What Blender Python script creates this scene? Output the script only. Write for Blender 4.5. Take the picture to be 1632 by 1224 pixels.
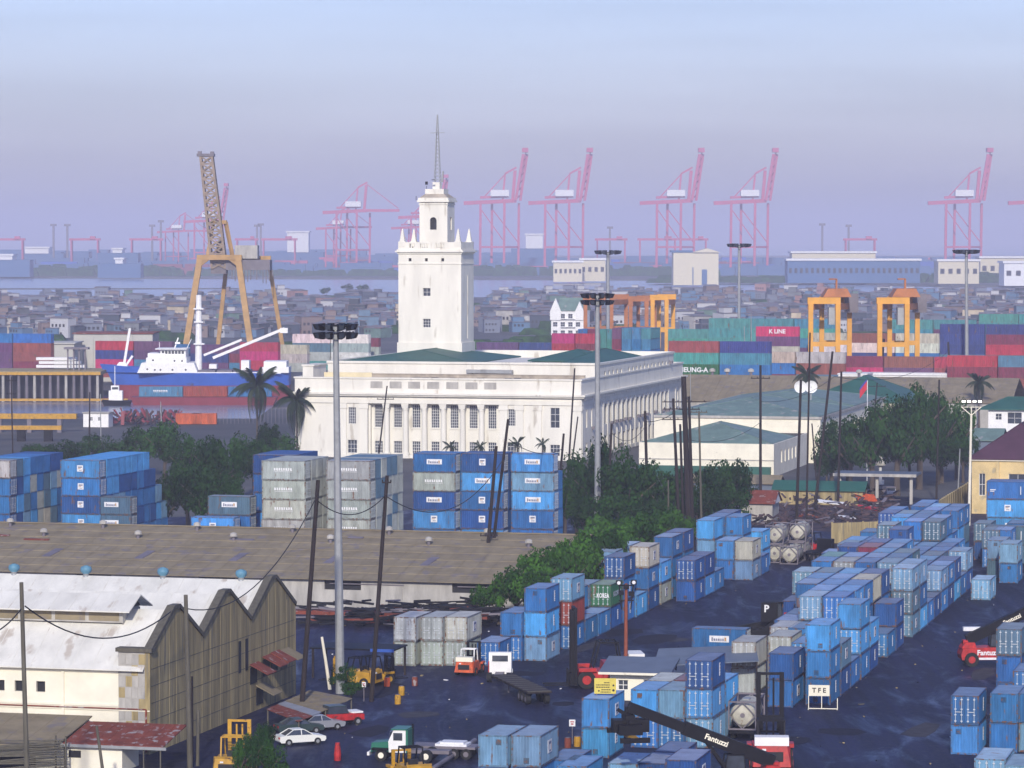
import bpy, math, random
from mathutils import Vector, Matrix
for _o in list(bpy.data.objects): bpy.data.objects.remove(_o)
SC = bpy.context.scene
R = math.radians
rnd = random.Random(7)

# ---------------------------------------------------------------- camera, light, sky, exposure
CAM_H, FPX, HOR = 45.0, 5500.0, 380.0
PITCH = math.atan((612 - HOR) / FPX)
cam_d = bpy.data.cameras.new('camera'); cam = bpy.data.objects.new('camera', cam_d)
SC.collection.objects.link(cam); SC.camera = cam
cam.location = (0, 0, CAM_H); cam.rotation_euler = (math.pi / 2 - PITCH, 0, 0)
cam_d.sensor_width = 36; cam_d.lens = FPX * 36 / 1632
cam_d.clip_start = 1; cam_d.clip_end = 60000
SUN_EL, SUN_AZ = R(27), R(183)          # azimuth clockwise from +Y: behind the camera, a little to its left
world = bpy.data.worlds.new('World'); SC.world = world; world.use_nodes = True
wn, wl = world.node_tree.nodes, world.node_tree.links
bg = wn['Background']; sky = wn.new('ShaderNodeTexSky'); sky.sky_type = 'NISHITA'; sky.sun_disc = False
sky.sun_elevation = SUN_EL; sky.sun_rotation = SUN_AZ
sky.air_density = 1.3; sky.dust_density = 1.0; sky.ozone_density = 4.0; sky.altitude = 30
tint = wn.new('ShaderNodeMix'); tint.data_type = 'RGBA'; tint.blend_type = 'MULTIPLY'; tint.inputs[0].default_value = 1
tint.inputs[7].default_value = (0.84, 0.865, 1.33, 1)
wl.new(sky.outputs[0], tint.inputs[6])
wtc = wn.new('ShaderNodeTexCoord'); wmp = wn.new('ShaderNodeMapping'); wmp.inputs['Scale'].default_value = (5, 5, 60)
wns = wn.new('ShaderNodeTexNoise'); wns.inputs['Scale'].default_value = 1.3; wns.inputs['Detail'].default_value = 5
wmr = wn.new('ShaderNodeMapRange'); wmr.inputs[1].default_value = .35; wmr.inputs[2].default_value = .65; wmr.inputs[3].default_value = .93; wmr.inputs[4].default_value = 1.04
wvm = wn.new('ShaderNodeVectorMath'); wvm.operation = 'SCALE'          # faint thin cloud over the whole sky
wl.new(wtc.outputs['Generated'], wmp.inputs[0]); wl.new(wmp.outputs[0], wns.inputs['Vector']); wl.new(wns.outputs[0], wmr.inputs[0])
wl.new(tint.outputs[2], wvm.inputs[0]); wl.new(wmr.outputs[0], wvm.inputs['Scale']); wl.new(wvm.outputs[0], bg.inputs[0])
bg.inputs[1].default_value = 0.112
sl = bpy.data.lights.new('sun', 'SUN'); so = bpy.data.objects.new('sun', sl); SC.collection.objects.link(so)
sl.energy = 3.4; sl.angle = R(2.0); sl.color = (1.0, 0.93, 0.80)
sd = Vector((math.sin(SUN_AZ) * math.cos(SUN_EL), math.cos(SUN_AZ) * math.cos(SUN_EL), math.sin(SUN_EL)))
so.rotation_euler = sd.to_track_quat('Z', 'Y').to_euler(); so.location = (0, -50, 200)
HAZE_DENSITY = 1.8e-4
HAZE_COLOR = (0.85, 0.84, 0.985)
vs = SC.view_settings; vs.view_transform = 'Standard'; vs.look = 'None'; vs.exposure = 0.25; vs.gamma = 1.0
vs.use_curve_mapping = False
SC.cycles.max_bounces = 6; SC.cycles.diffuse_bounces = 3; SC.cycles.glossy_bounces = 2
SC.cycles.transmission_bounces = 2; SC.cycles.volume_bounces = 1; SC.cycles.transparent_max_bounces = 6
SC.cycles.use_denoising = True
SC.cycles.sample_clamp_indirect = 6

# ---------------------------------------------------------------- pixel of the photograph -> place in the world
_c, _s = math.cos(PITCH), math.sin(PITCH)
def ray(px, py):
    u, v = (px - 816) / FPX, (612 - py) / FPX
    return Vector((u, _c + v * _s, -_s + v * _c))
def G(px, py, z=0.0):
    r = ray(px, py); t = (z - CAM_H) / r.z
    return Vector((r.x * t, r.y * t, z))
def AT(px, py, Y):
    r = ray(px, py); t = Y / r.y
    return Vector((r.x * t, Y, CAM_H + r.z * t))
PHI = R(14.3)
SP, CP = math.sin(PHI), math.cos(PHI)
E = Vector((CP, -SP, 0)); D = Vector((SP, CP, 0))      # the yard's right and away directions

# ---------------------------------------------------------------- helpers
COL = SC.collection
class MB:
    def __init__(s): s.v = []; s.f = []; s.m = []
    def quad(s, a, b, c, d, m=0):
        n = len(s.v); s.v += [tuple(a), tuple(b), tuple(c), tuple(d)]; s.f.append((n, n+1, n+2, n+3)); s.m.append(m)
    def tri(s, a, b, c, m=0):
        n = len(s.v); s.v += [tuple(a), tuple(b), tuple(c)]; s.f.append((n, n+1, n+2)); s.m.append(m)
    def hexa(s, p, m=0):
        n = len(s.v); s.v += [tuple(q) for q in p]
        for f in ((0,3,2,1),(4,5,6,7),(0,1,5,4),(1,2,6,5),(2,3,7,6),(3,0,4,7)):
            s.f.append(tuple(n+i for i in f)); s.m.append(m)
        return s
    def box(s, x0, x1, y0, y1, z0, z1, m=0):
        return s.hexa([(x0,y0,z0),(x1,y0,z0),(x1,y1,z0),(x0,y1,z0),(x0,y0,z1),(x1,y0,z1),(x1,y1,z1),(x0,y1,z1)], m)
    def bar(s, p, q, w, h=None, m=0):
        p, q = Vector(p), Vector(q); h = h or w; d = (q - p).normalized()
        up = Vector((0,0,1)) if abs(d.z) < .95 else Vector((0,1,0))
        a = d.cross(up).normalized(); b = a.cross(d).normalized(); a *= w/2; b *= h/2
        return s.hexa([p-a-b, p+a-b, p+a+b, p-a+b, q-a-b, q+a-b, q+a+b, q-a+b], m)
    def tube(s, pts, rad, seg=8, m=0, cap=True):
        pts = [Vector(p) for p in pts]
        if not hasattr(rad, '__len__'): rad = [rad] * len(pts)
        n0 = len(s.v)
        for i, p in enumerate(pts):
            d = (pts[min(i+1, len(pts)-1)] - pts[max(i-1, 0)]).normalized()
            up = Vector((0,0,1)) if abs(d.z) < .95 else Vector((0,1,0))
            a = d.cross(up).normalized(); b = a.cross(d).normalized()
            for k in range(seg):
                t = 2*math.pi*k/seg; s.v.append(tuple(p + a*math.cos(t)*rad[i] + b*math.sin(t)*rad[i]))
        for i in range(len(pts)-1):
            for k in range(seg):
                k2 = (k+1) % seg
                s.f.append((n0+i*seg+k, n0+i*seg+k2, n0+(i+1)*seg+k2, n0+(i+1)*seg+k)); s.m.append(m)
        if cap:
            s.f.append(tuple(n0+k for k in range(seg))); s.m.append(m)
            s.f.append(tuple(n0+(len(pts)-1)*seg+k for k in reversed(range(seg)))); s.m.append(m)
        return s
    def prism(s, poly, z0, z1, m=0):
        n0 = len(s.v); n = len(poly)
        for x, y in poly: s.v.append((x, y, z0))
        for x, y in poly: s.v.append((x, y, z1))
        s.f.append(tuple(n0+n+i for i in range(n))); s.m.append(m)
        s.f.append(tuple(n0+i for i in reversed(range(n)))); s.m.append(m)
        for i in range(n):
            j = (i+1) % n; s.f.append((n0+i, n0+j, n0+n+j, n0+n+i)); s.m.append(m)
        return s
    def extr(s, poly, axis, a0, a1, m=0):
        """profile polygon in the plane across an axis ('x': (y,z) pairs, 'y': (x,z) pairs) extruded along it"""
        n0 = len(s.v); n = len(poly)
        for a in (a0, a1):
            for u, w in poly: s.v.append((a, u, w) if axis == 'x' else (u, a, w))
        s.f.append(tuple(n0+i for i in range(n))); s.m.append(m)
        s.f.append(tuple(n0+n+i for i in reversed(range(n)))); s.m.append(m)
        for i in range(n):
            j = (i+1) % n; s.f.append((n0+i, n0+n+i, n0+n+j, n0+j)); s.m.append(m)
        return s
    def disc(s, c, nrm, r, seg=12, m=0, depth=0.0):
        c = Vector(c); nrm = Vector(nrm).normalized()
        if depth: return s.tube([c - nrm*depth/2, c + nrm*depth/2], r, seg, m)
        up = Vector((0,0,1)) if abs(nrm.z) < .95 else Vector((0,1,0))
        a = nrm.cross(up).normalized(); b = a.cross(nrm); n0 = len(s.v)
        for k in range(seg):
            t = 2*math.pi*k/seg; s.v.append(tuple(c + a*math.cos(t)*r + b*math.sin(t)*r))
        s.f.append(tuple(range(n0, n0+seg))); s.m.append(m); return s
    def mesh(s, name, mats, smooth=False):
        me = bpy.data.meshes.new(name); me.from_pydata(s.v, [], s.f)
        for m in (mats if isinstance(mats, (list, tuple)) else [mats]): me.materials.append(m)
        if any(s.m): me.polygons.foreach_set('material_index', s.m)
        me.polygons.foreach_set('use_smooth', [smooth]*len(s.f))
        me.update(); return me
    def build(s, name, mats, parent=None, **k): return obj(name, s.mesh(name, mats, k.pop('smooth', False)), parent, **k)

def obj(name, me, parent=None, loc=None, rz=None, color=None, label=None, cat=None, group=None, kind=None):
    o = bpy.data.objects.new(name, me); COL.objects.link(o)
    if parent is not None: o.parent = parent
    if loc is not None: o.location = loc
    if rz is not None: o.rotation_euler = (0, 0, rz)
    if color is not None: o.color = (*color[:3], 1)
    tag(o, label, cat, group, kind); return o
def tag(o, label=None, cat=None, group=None, kind=None):
    if label: o['label'] = label
    if cat: o['category'] = cat
    if group: o['group'] = group
    if kind: o['kind'] = kind
    return o
def thing(name, label, cat, loc=(0,0,0), rz=0.0, group=None):
    return obj(name, None, None, loc, rz, None, label, cat, group)
KIDS = {}
def copy_tree(o, parent=None, loc=None, rz=None, label=None, group=None, color=None):
    c = o.copy(); COL.objects.link(c); c.parent = parent
    if loc is not None: c.location = loc
    if rz is not None: c.rotation_euler[2] = rz
    if label: c['label'] = label
    if group: c['group'] = group
    if color is not None: c.color = (*color, 1)
    for ch in list(o.children): copy_tree(ch, c, color=color)
    return c

# ---------------------------------------------------------------- materials
def mat(name, col, rough=.7, metal=0.0, noise=0.0, scale=1.0, col2=None, stretch=None, bump=0.0, rust=None, rust_at=.62,
        emit=None, objcol=False, spec=.4, coord='Object'):
    m = bpy.data.materials.new(name); m.use_nodes = True
    n, l = m.node_tree.nodes, m.node_tree.links; b = n['Principled BSDF']
    b.inputs['Roughness'].default_value = rough; b.inputs['Metallic'].default_value = metal
    b.inputs['Specular IOR Level'].default_value = spec
    tc = n.new('ShaderNodeTexCoord'); mp = n.new('ShaderNodeMapping'); l.new(tc.outputs[coord], mp.inputs[0])
    mp.inputs['Scale'].default_value = stretch or (1, 1, 1)
    oi = n.new('ShaderNodeObjectInfo'); ml = n.new('ShaderNodeMath'); ml.operation = 'MULTIPLY'; ml.inputs[1].default_value = 97
    l.new(oi.outputs['Random'], ml.inputs[0]); l.new(ml.outputs[0], mp.inputs['Location'])
    base = None
    if objcol: base = oi.outputs['Color']
    def mixn(fac, a, c, mode='MIX'):
        x = n.new('ShaderNodeMix'); x.data_type = 'RGBA'; x.blend_type = mode
        if hasattr(fac, 'is_linked'): l.new(fac, x.inputs[0])
        else: x.inputs[0].default_value = fac
        for k, q in ((6, a), (7, c)):
            if hasattr(q, 'is_linked'): l.new(q, x.inputs[k])
            else: x.inputs[k].default_value = (*q, 1)
        return x.outputs[2]
    cur = base if base is not None else None
    if noise or col2 or rust or bump:
        t = n.new('ShaderNodeTexNoise'); t.inputs['Scale'].default_value = scale; t.inputs['Detail'].default_value = 5
        t.inputs['Roughness'].default_value = .65; l.new(mp.outputs[0], t.inputs['Vector'])
        rp = n.new('ShaderNodeMapRange'); rp.inputs[1].default_value = .32; rp.inputs[2].default_value = .68; l.new(t.outputs[0], rp.inputs[0])
        a = cur if cur is not None else col
        if col2 is not None: cur = mixn(rp.outputs[0], a, col2)
        if noise:
            rp2 = n.new('ShaderNodeMapRange'); rp2.inputs[1].default_value = .3; rp2.inputs[2].default_value = .7
            rp2.inputs[3].default_value = 1 - noise; rp2.inputs[4].default_value = 1 + noise*.35; l.new(t.outputs[0], rp2.inputs[0])
            cb = n.new('ShaderNodeCombineColor')
            for k in range(3): l.new(rp2.outputs[0], cb.inputs[k])
            cur = mixn(1.0, cur if cur is not None else col, cb.outputs[0], 'MULTIPLY')
        if rust:
            t2 = n.new('ShaderNodeTexNoise'); t2.inputs['Scale'].default_value = scale*1.7; t2.inputs['Detail'].default_value = 6
            l.new(mp.outputs[0], t2.inputs['Vector'])
            r3 = n.new('ShaderNodeMapRange'); r3.inputs[1].default_value = rust_at; r3.inputs[2].default_value = rust_at + .08; l.new(t2.outputs[0], r3.inputs[0])
            cur = mixn(r3.outputs[0], cur if cur is not None else col, rust)
        if bump:
            bp = n.new('ShaderNodeBump'); bp.inputs['Strength'].default_value = bump; bp.inputs['Distance'].default_value = .05
            l.new(t.outputs[0], bp.inputs['Height']); l.new(bp.outputs[0], b.inputs['Normal'])
    if cur is not None: l.new(cur, b.inputs['Base Color'])
    else: b.inputs['Base Color'].default_value = (*col, 1)
    if emit: b.inputs['Emission Color'].default_value = (*col, 1); b.inputs['Emission Strength'].default_value = emit
    return m
M = {}
M['paint'] = mat('container_paint', (0,0,0), .55, noise=.42, scale=1.1, stretch=(1,1,.28), rust=(.15,.075,.045), rust_at=.635, objcol=True)
M['edge'] = mat('container_edge', (0,0,0), .6, noise=.5, scale=2.0, rust=(.13,.06,.035), rust_at=.52, objcol=True)
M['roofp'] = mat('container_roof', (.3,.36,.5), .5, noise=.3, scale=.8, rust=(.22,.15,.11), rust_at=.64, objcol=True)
M['steel'] = mat('galvanised_steel', (.33,.34,.34), .5, .3, noise=.2, scale=1.5)
M['rod'] = mat('zinc_rod', (.55,.58,.6), .45, .3)
M['whitep'] = mat('white_paint', (.78,.77,.74), .6, noise=.12, scale=1)
M['label'] = mat('label_white', (.72,.72,.72), .6, noise=.15, scale=3)
M['print'] = mat('print_grey', (.16,.17,.24), .6)
M['printo'] = mat('print_ochre', (.42,.24,.10), .6)
M['dark'] = mat('dark_opening', (.012,.012,.016), .6)
M['glass'] = mat('window_glass', (.05,.06,.08), .18, noise=.4, scale=1.4, spec=.6)
M['black'] = mat('black_paint', (.006,.006,.010), .6, noise=.3, scale=2, spec=.2)
M['rubber'] = mat('rubber', (.012,.012,.013), .8)
M['wood'] = mat('creosoted_wood', (.022,.015,.014), .85, noise=.4, scale=1.0, stretch=(3,3,.4))
M['wood2'] = mat('weathered_pole', (.11,.10,.075), .85, noise=.4, scale=1.0, stretch=(3,3,.4))
M['wire'] = mat('black_cable', (.02,.02,.022), .7)
M['red'] = mat('red_paint', (.46,.022,.022), .5, noise=.5, scale=1.8, rust=(.09,.03,.03), rust_at=.62)
M['orange'] = mat('orange_paint', (.62,.10,.025), .5, noise=.5, scale=1.8, rust=(.16,.07,.04), rust_at=.62)
M['yellow'] = mat('yellow_paint', (.50,.27,.02), .5, noise=.35, scale=1.5, rust=(.12,.06,.03))
M['cust'] = mat('customs_stucco', (.74,.71,.62), .9, noise=.13, scale=.35, stretch=(1,1,.22), rust=(.50,.46,.38), rust_at=.62, spec=.1)
M['custd'] = mat('customs_stained', (.42,.36,.28), .9, noise=.45, scale=.5)
M['custy'] = mat('customs_cream', (.74,.64,.40), .9, noise=.2, scale=.4)
M['groof'] = mat('green_roof', (.02,.105,.075), .6, noise=.25, scale=.3, rust=(.12,.12,.10), rust_at=.72)
M['groof2'] = mat('faded_green_roof', (.15,.23,.19), .6, noise=.3, scale=.35, rust=(.30,.30,.27), rust_at=.6)
M['conc'] = mat('concrete_wall', (.38,.30,.145), .9, noise=.55, scale=.45, stretch=(2.6,2.6,.22), bump=.2, rust=(.19,.165,.11), rust_at=.58)
M['concl'] = mat('pale_concrete', (.42,.40,.36), .9, noise=.35, scale=.5, stretch=(1.5,1.5,.4))
M['cream'] = mat('cream_wall', (.80,.75,.60), .85, noise=.16, scale=.3, rust=(.30,.27,.2), rust_at=.70)
M['zinc'] = mat('pale_sheet_roof', (.70,.68,.60), .75, spec=.15, noise=.22, scale=.4, stretch=(1,.3,1), rust=(.46,.41,.34), rust_at=.60)
M['asb'] = mat('fibre_cement_roof', (.26,.215,.14), .9, noise=.3, scale=.35, rust=(.19,.165,.15), rust_at=.58, spec=.12)
M['rusty'] = mat('rusty_sheet', (.20,.045,.025), .8, noise=.4, scale=.8, rust=(.30,.26,.25), rust_at=.58)
M['shade'] = mat('grey_blue_sheet', (.12,.15,.20), .6, noise=.2, scale=.6)
M['leafy'] = mat('leaf_green', (.013,.058,.007), .85, noise=.7, scale=.28, col2=(.052,.135,.014), spec=.12)
M['leafd'] = mat('leaf_dark', (.007,.030,.008), .85, noise=.6, scale=.25, col2=(.030,.085,.015), spec=.1)
M['palm'] = mat('palm_leaf', (.012,.030,.018), .7, noise=.4, scale=.5, col2=(.035,.050,.022), spec=.15)
M['bark'] = mat('bark', (.09,.07,.055), .9, noise=.4, scale=1, stretch=(2,2,.5))
M['blueh'] = mat('hull_blue', (.03,.10,.42), .5, noise=.2, scale=.2, rust=(.05,.06,.16), rust_at=.66)
M['redh'] = mat('hull_red', (.22,.035,.05), .6, noise=.3, scale=.3)
M['tan'] = mat('crane_tan', (.44,.26,.09), .6, noise=.3, scale=.4)
M['jib'] = mat('crane_jib_paint', (.27,.20,.14), .6, noise=.35, scale=.6)
M['tankw'] = mat('dusty_tank_cream', (.46,.44,.36), .6, noise=.35, scale=1.2, rust=(.2,.13,.08), rust_at=.64)
M['gmet'] = mat('crane_grey', (.17,.15,.17), .6, noise=.3, scale=.5)
M['rtg'] = mat('gantry_orange', (.70,.33,.03), .55, noise=.2, scale=.3)
M['rtgd'] = mat('gantry_rust', (.40,.14,.04), .65, noise=.35, scale=.3)
M['pink'] = mat('quay_crane_red', (.46,.09,.17), .6, noise=.15, scale=.1)
M['lamp'] = mat('lit_lamp', (1,.95,.85), .4, emit=3.0)
M['aspl'] = None
def asphalt():
    m = bpy.data.materials.new('wet_asphalt'); m.use_nodes = True; n, l = m.node_tree.nodes, m.node_tree.links; b = n['Principled BSDF']
    tc = n.new('ShaderNodeTexCoord')
    def noise(scale, st, det=6, rough=.65, dist=0.0):
        mp = n.new('ShaderNodeMapping'); mp.inputs['Rotation'].default_value = (0,0,PHI); mp.inputs['Scale'].default_value = st; l.new(tc.outputs['Object'], mp.inputs[0])
        t = n.new('ShaderNodeTexNoise'); t.inputs['Scale'].default_value = scale; t.inputs['Detail'].default_value = det; t.inputs['Roughness'].default_value = rough; t.inputs['Distortion'].default_value = dist
        l.new(mp.outputs[0], t.inputs['Vector']); return t.outputs[0]
    def rng(x, a0, a1, b0, b1):
        q = n.new('ShaderNodeMapRange'); q.inputs[1].default_value = a0; q.inputs[2].default_value = a1; q.inputs[3].default_value = b0; q.inputs[4].default_value = b1; l.new(x, q.inputs[0]); return q.outputs[0]
    def mul(x, y):
        q = n.new('ShaderNodeMath'); q.operation = 'MULTIPLY'; l.new(x, q.inputs[0]); l.new(y, q.inputs[1]); return q.outputs[0]
    fine = noise(1.6, (1,.6,1), 8, .75); tracks = noise(.9, (1,.035,1), 4, .6, .4); big = noise(.05, (1,.4,1), 5, .6); pud = noise(.22, (1,.28,1), 7, .62, .6)
    v = mul(mul(rng(fine,.3,.7,.45,1.5), rng(tracks,.35,.65,.65,1.35)), rng(big,.35,.65,.7,1.45))
    cb = n.new('ShaderNodeCombineColor')
    for k, c in enumerate((.0125,.0145,.040)):
        q = n.new('ShaderNodeMath'); q.operation = 'MULTIPLY'; q.inputs[1].default_value = c; l.new(v, q.inputs[0]); l.new(q.outputs[0], cb.inputs[k])
    l.new(cb.outputs[0], b.inputs['Base Color'])
    wet = rng(pud,.50,.66,0,1)
    rr = n.new('ShaderNodeMix'); rr.data_type = 'FLOAT'; l.new(wet, rr.inputs[0]); l.new(rng(fine,.3,.7,.55,.85), rr.inputs[2]); rr.inputs[3].default_value = .34; l.new(rr.outputs[0], b.inputs['Roughness'])
    b.inputs['Specular IOR Level'].default_value = .2
    bp = n.new('ShaderNodeBump'); bp.inputs['Distance'].default_value = .05; l.new(rng(wet,0,1,.9,.3), bp.inputs['Strength']); l.new(fine, bp.inputs['Height']); l.new(bp.outputs[0], b.inputs['Normal'])
    return m
M['aspl'] = asphalt()
M['dirt'] = mat('wet_dirt', (.035,.034,.045), .6, noise=.4, scale=.08, col2=(.07,.06,.06))
M['town'] = mat('town_ground', (.055,.06,.065), .9, noise=.4, scale=.02, col2=(.10,.095,.09))
M['junk'] = mat('dark_rubble', (.04,.03,.045), .85, noise=.5, scale=.3, col2=(.09,.05,.045))
def water():
    m = mat('sea_water', (.17,.20,.27), .22, spec=.5); n, l = m.node_tree.nodes, m.node_tree.links
    t = n.new('ShaderNodeTexNoise'); t.inputs['Scale'].default_value = .25; t.inputs['Detail'].default_value = 6
    g = n.new('ShaderNodeNewGeometry'); l.new(g.outputs['Position'], t.inputs['Vector'])
    bp = n.new('ShaderNodeBump'); bp.inputs['Strength'].default_value = .4; bp.inputs['Distance'].default_value = .3
    l.new(t.outputs[0], bp.inputs['Height']); l.new(bp.outputs[0], n['Principled BSDF'].inputs['Normal']); return m
M['water'] = water()
CC = {'sky': (.064,.29,.61), 'mid': (.026,.15,.39), 'deep': (.015,.078,.26), 'pale': (.15,.29,.44), 'slate': (.085,.17,.25),
      'grey': (.36,.385,.36), 'tan': (.46,.43,.35), 'rust': (.28,.05,.03), 'green': (.02,.13,.05), 'red': (.42,.03,.06),
      'maroon': (.20,.03,.06), 'teal': (.06,.26,.24), 'navy': (.03,.05,.19), 'brown': (.26,.07,.06), 'white': (.62,.62,.58),
      'magenta': (.50,.03,.13), 'sea': (.05,.19,.33), 'violet': (.12,.05,.13)}
CNAME = {'sky': 'bright sky blue', 'mid': 'mid blue', 'deep': 'deep blue', 'pale': 'faded pale blue', 'slate': 'slate blue', 'grey': 'light grey',
         'tan': 'beige', 'rust': 'rust brown', 'green': 'dark green', 'red': 'red', 'maroon': 'maroon', 'teal': 'teal', 'navy': 'navy blue',
         'brown': 'reddish brown', 'white': 'off-white', 'magenta': 'magenta', 'sea': 'greenish blue', 'violet': 'dull purple'}

# ---------------------------------------------------------------- text as flat print
_tx = {}
def text_mesh(s, size, m, bold=True):
    k = (s, size, m.name)
    if k in _tx: return _tx[k]
    cu = bpy.data.curves.new('print', 'FONT'); cu.body = s; cu.size = size; cu.align_x = 'CENTER'; cu.align_y = 'CENTER'; cu.offset = .03*size if bold else 0
    cu.resolution_u = 2
    o = bpy.data.objects.new('print', cu); COL.objects.link(o)
    me = bpy.data.meshes.new_from_object(o.evaluated_get(bpy.context.evaluated_depsgraph_get()))
    bpy.data.objects.remove(o); me.materials.clear(); me.materials.append(m); me.name = 'lettering'; _tx[k] = me; return me

# ---------------------------------------------------------------- terrain, water, haze
def ground_poly(name, pts, z, m, thick=0.0, kind='structure', label=None, cat=None):
    b = MB()
    if thick: b.prism([(p[0], p[1]) for p in pts], z - thick, z)
    else:
        b.v = [(p[0], p[1], z) for p in pts]; b.f = [tuple(range(len(pts)))]; b.m = [0]
    return b.build(name, m, kind=kind)
WZ = -1.6
ground_poly('sea', [(-6500,-300),(6500,-300),(6500,29500),(-6500,29500)], WZ, M['water'])
# near shore, with the harbour basin cut out of it on the left
bx0, bx1 = G(0, 667)[1], 1024
BXR = -64
ground_poly('ground', [(-3200,-280),(3200,-280),(3200,2560),(900,2640),(200,2600),(-300,2700),(-3200,2660),(-3200,bx1),(BXR,bx1),(BXR,bx0),(-3200,bx0)], 0.0, M['town'], 4)
ground_poly('yard_pavement', [(-70,150),(110,150),(200,560),(60,600),(-150,520),(-110,400)], 0.004, M['aspl'])
hz = MB(); hz.box(-6600,6600,-350,29600,WZ-2.6,176)
ho = hz.build('haze', [], kind='stuff')
hm = bpy.data.materials.new('haze_air'); hm.use_nodes = True; hn = hm.node_tree.nodes
for q in list(hn):
    if q.type != 'OUTPUT_MATERIAL': hn.remove(q)
pv = hn.new('ShaderNodeVolumePrincipled'); pv.inputs['Color'].default_value = (*HAZE_COLOR, 1); pv.inputs['Density'].default_value = HAZE_DENSITY
pv.inputs['Anisotropy'].default_value = 0.0
hm.node_tree.links.new(pv.outputs[0], [q for q in hn if q.type == 'OUTPUT_MATERIAL'][0].inputs['Volume'])
ho.data.materials.append(hm)
# ================================================================ containers
def corr(b, p0, p1, z0, z1, nrm, pitch=.28, dep=.045, m=0):
    """corrugated wall from p0 to p1 (ridges outward along nrm)"""
    p0, p1, nrm = Vector(p0), Vector(p1), Vector(nrm); L = (p1-p0).length; n = max(3, round(L/pitch)); u = (p1-p0)/n
    prof = []
    for i in range(n):
        a = p0 + u*i
        prof += [(a, 0), (a+u*.22, 0), (a+u*.38, 1), (a+u*.84, 1)]
    prof.append((p1, 0)); n0 = len(b.v)
    for p, r in prof:
        q = p + nrm*(dep*r - dep)
        b.v.append((q.x, q.y, z0)); b.v.append((q.x, q.y, z1))
    for i in range(len(prof)-1):
        k = n0+2*i; b.f.append((k, k+2, k+3, k+1)); b.m.append(m)
def cont_meshes(L, H=2.59, W=2.44):
    h, w = L/2, W/2; r = {}
    b = MB()                                            # frame: posts, rails, corner castings
    for sx in (-1, 1):
        for sy in (-1, 1):
            x0, x1 = sorted((sx*w, sx*(w-.13))); y0, y1 = sorted((sy*h, sy*(h-.14)))
            b.box(x0, x1, y0, y1, 0, H)
        x0, x1 = sorted((sx*(w-.005), sx*(w-.075)))
        b.box(x0, x1, -h+.14, h-.14, .02, .17); b.box(x0, x1, -h+.14, h-.14, H-.11, H-.02)
    for sy in (-1, 1):
        y0, y1 = sorted((sy*(h-.005), sy*(h-.1)))
        b.box(-w+.13, w-.13, y0, y1, .02, .17); b.box(-w+.13, w-.13, y0, y1, H-.13, H-.02)
    r['frame'] = b.mesh('frame', M['edge'])
    b = MB()
    corr(b, (w-.03,-h+.14,0), (w-.03,h-.14,0), .17, H-.11, (1,0,0))
    corr(b, (-w+.03,h-.14,0), (-w+.03,-h+.14,0), .17, H-.11, (-1,0,0))
    corr(b, (w-.13,h-.03,0), (-w+.13,h-.03,0), .17, H-.13, (0,1,0), .24)
    b.box(-w+.1, w-.1, -h+.15, h-.15, .08, .12)
    r['walls'] = b.mesh('walls', M['paint'])
    b = MB()
    b.quad((-w+.05,-h+.05,H-.03),(w-.05,-h+.05,H-.03),(w-.05,h-.05,H-.03),(-w+.05,h-.05,H-.03))
    n = int(L/.6)
    for i in range(n):
        y = -h+.3+i*(L-.6)/max(1,n-1); b.box(-w+.2, w-.2, y-.07, y+.07, H-.031, H-.015)
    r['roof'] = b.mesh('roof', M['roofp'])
    dw = w-.14
    for k, (a, c) in enumerate(((-dw, -.012), (.012, dw))):
        b = MB(); b.box(a, c, -h+.03, -h+.07, .18, H-.14)
        for z in (.22, .75, 1.25, 1.75, 2.25):
            if z < H-.3: b.box(a+.06, c-.06, -h+.005, -h+.03, z, z+.22)
        r['door%d' % k] = b.mesh('door', M['paint'])
        b = MB()
        for f in (.25, .75):
            x = a + (c-a)*f
            b.box(x-.02, x+.02, -h-.035, -h-.002, .2, H-.16)
            for z in (.3, .85, 1.35, 2.2): b.box(x-.09, x+.09, -h-.05, -h-.003, z, z+.09)
        b.box(a+(c-a)*.22, a+(c-a)*.78, -h-.06, -h-.036, 1.12, 1.18)
        r['rod%d' % k] = b.mesh('lock_rods', M['rod'])
    r['L'], r['H'], r['W'] = L, H, W
    b = MB(); b.box(-w,w,-h,h,0,H,0)                    # plain far-off version, still corrugated on its sides
    f = MB(); corr(f, (w,-h+.1,0),(w,h-.1,0),.15,H-.1,(1,0,0),.5,.08); corr(f,(-w,h-.1,0),(-w,-h+.1,0),.15,H-.1,(-1,0,0),.5,.08)
    corr(f,(w-.1,h,0),(-w+.1,h,0),.15,H-.1,(0,1,0),.4,.08); corr(f,(-w+.1,-h,0),(w-.1,-h,0),.15,H-.1,(0,-1,0),.4,.08)
    for sx in (-1,1):
        x0,x1 = sorted((sx*w, sx*(w-.09)))
        f.box(x0,x1,-h,h,0,.15); f.box(x0,x1,-h,h,H-.1,H)
        for sy in (-1,1):
            y0,y1 = sorted((sy*h, sy*(h-.1))); f.box(x0,x1,y0,y1,.15,H-.1)
    for sy in (-1,1):
        y0,y1 = sorted((sy*h, sy*(h-.1))); f.box(-w+.09,w-.09,y0,y1,0,.15); f.box(-w+.09,w-.09,y0,y1,H-.1,H)
    f.quad((-w+.02,-h+.02,H-.02),(w-.02,-h+.02,H-.02),(w-.02,h-.02,H-.02),(-w+.02,h-.02,H-.02),1)
    r['far'] = f.mesh('far_container', [M['paint'], M['roofp']])
    return r
CM20, CM40 = cont_meshes(6.06), cont_meshes(12.19, 2.75)
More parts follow.
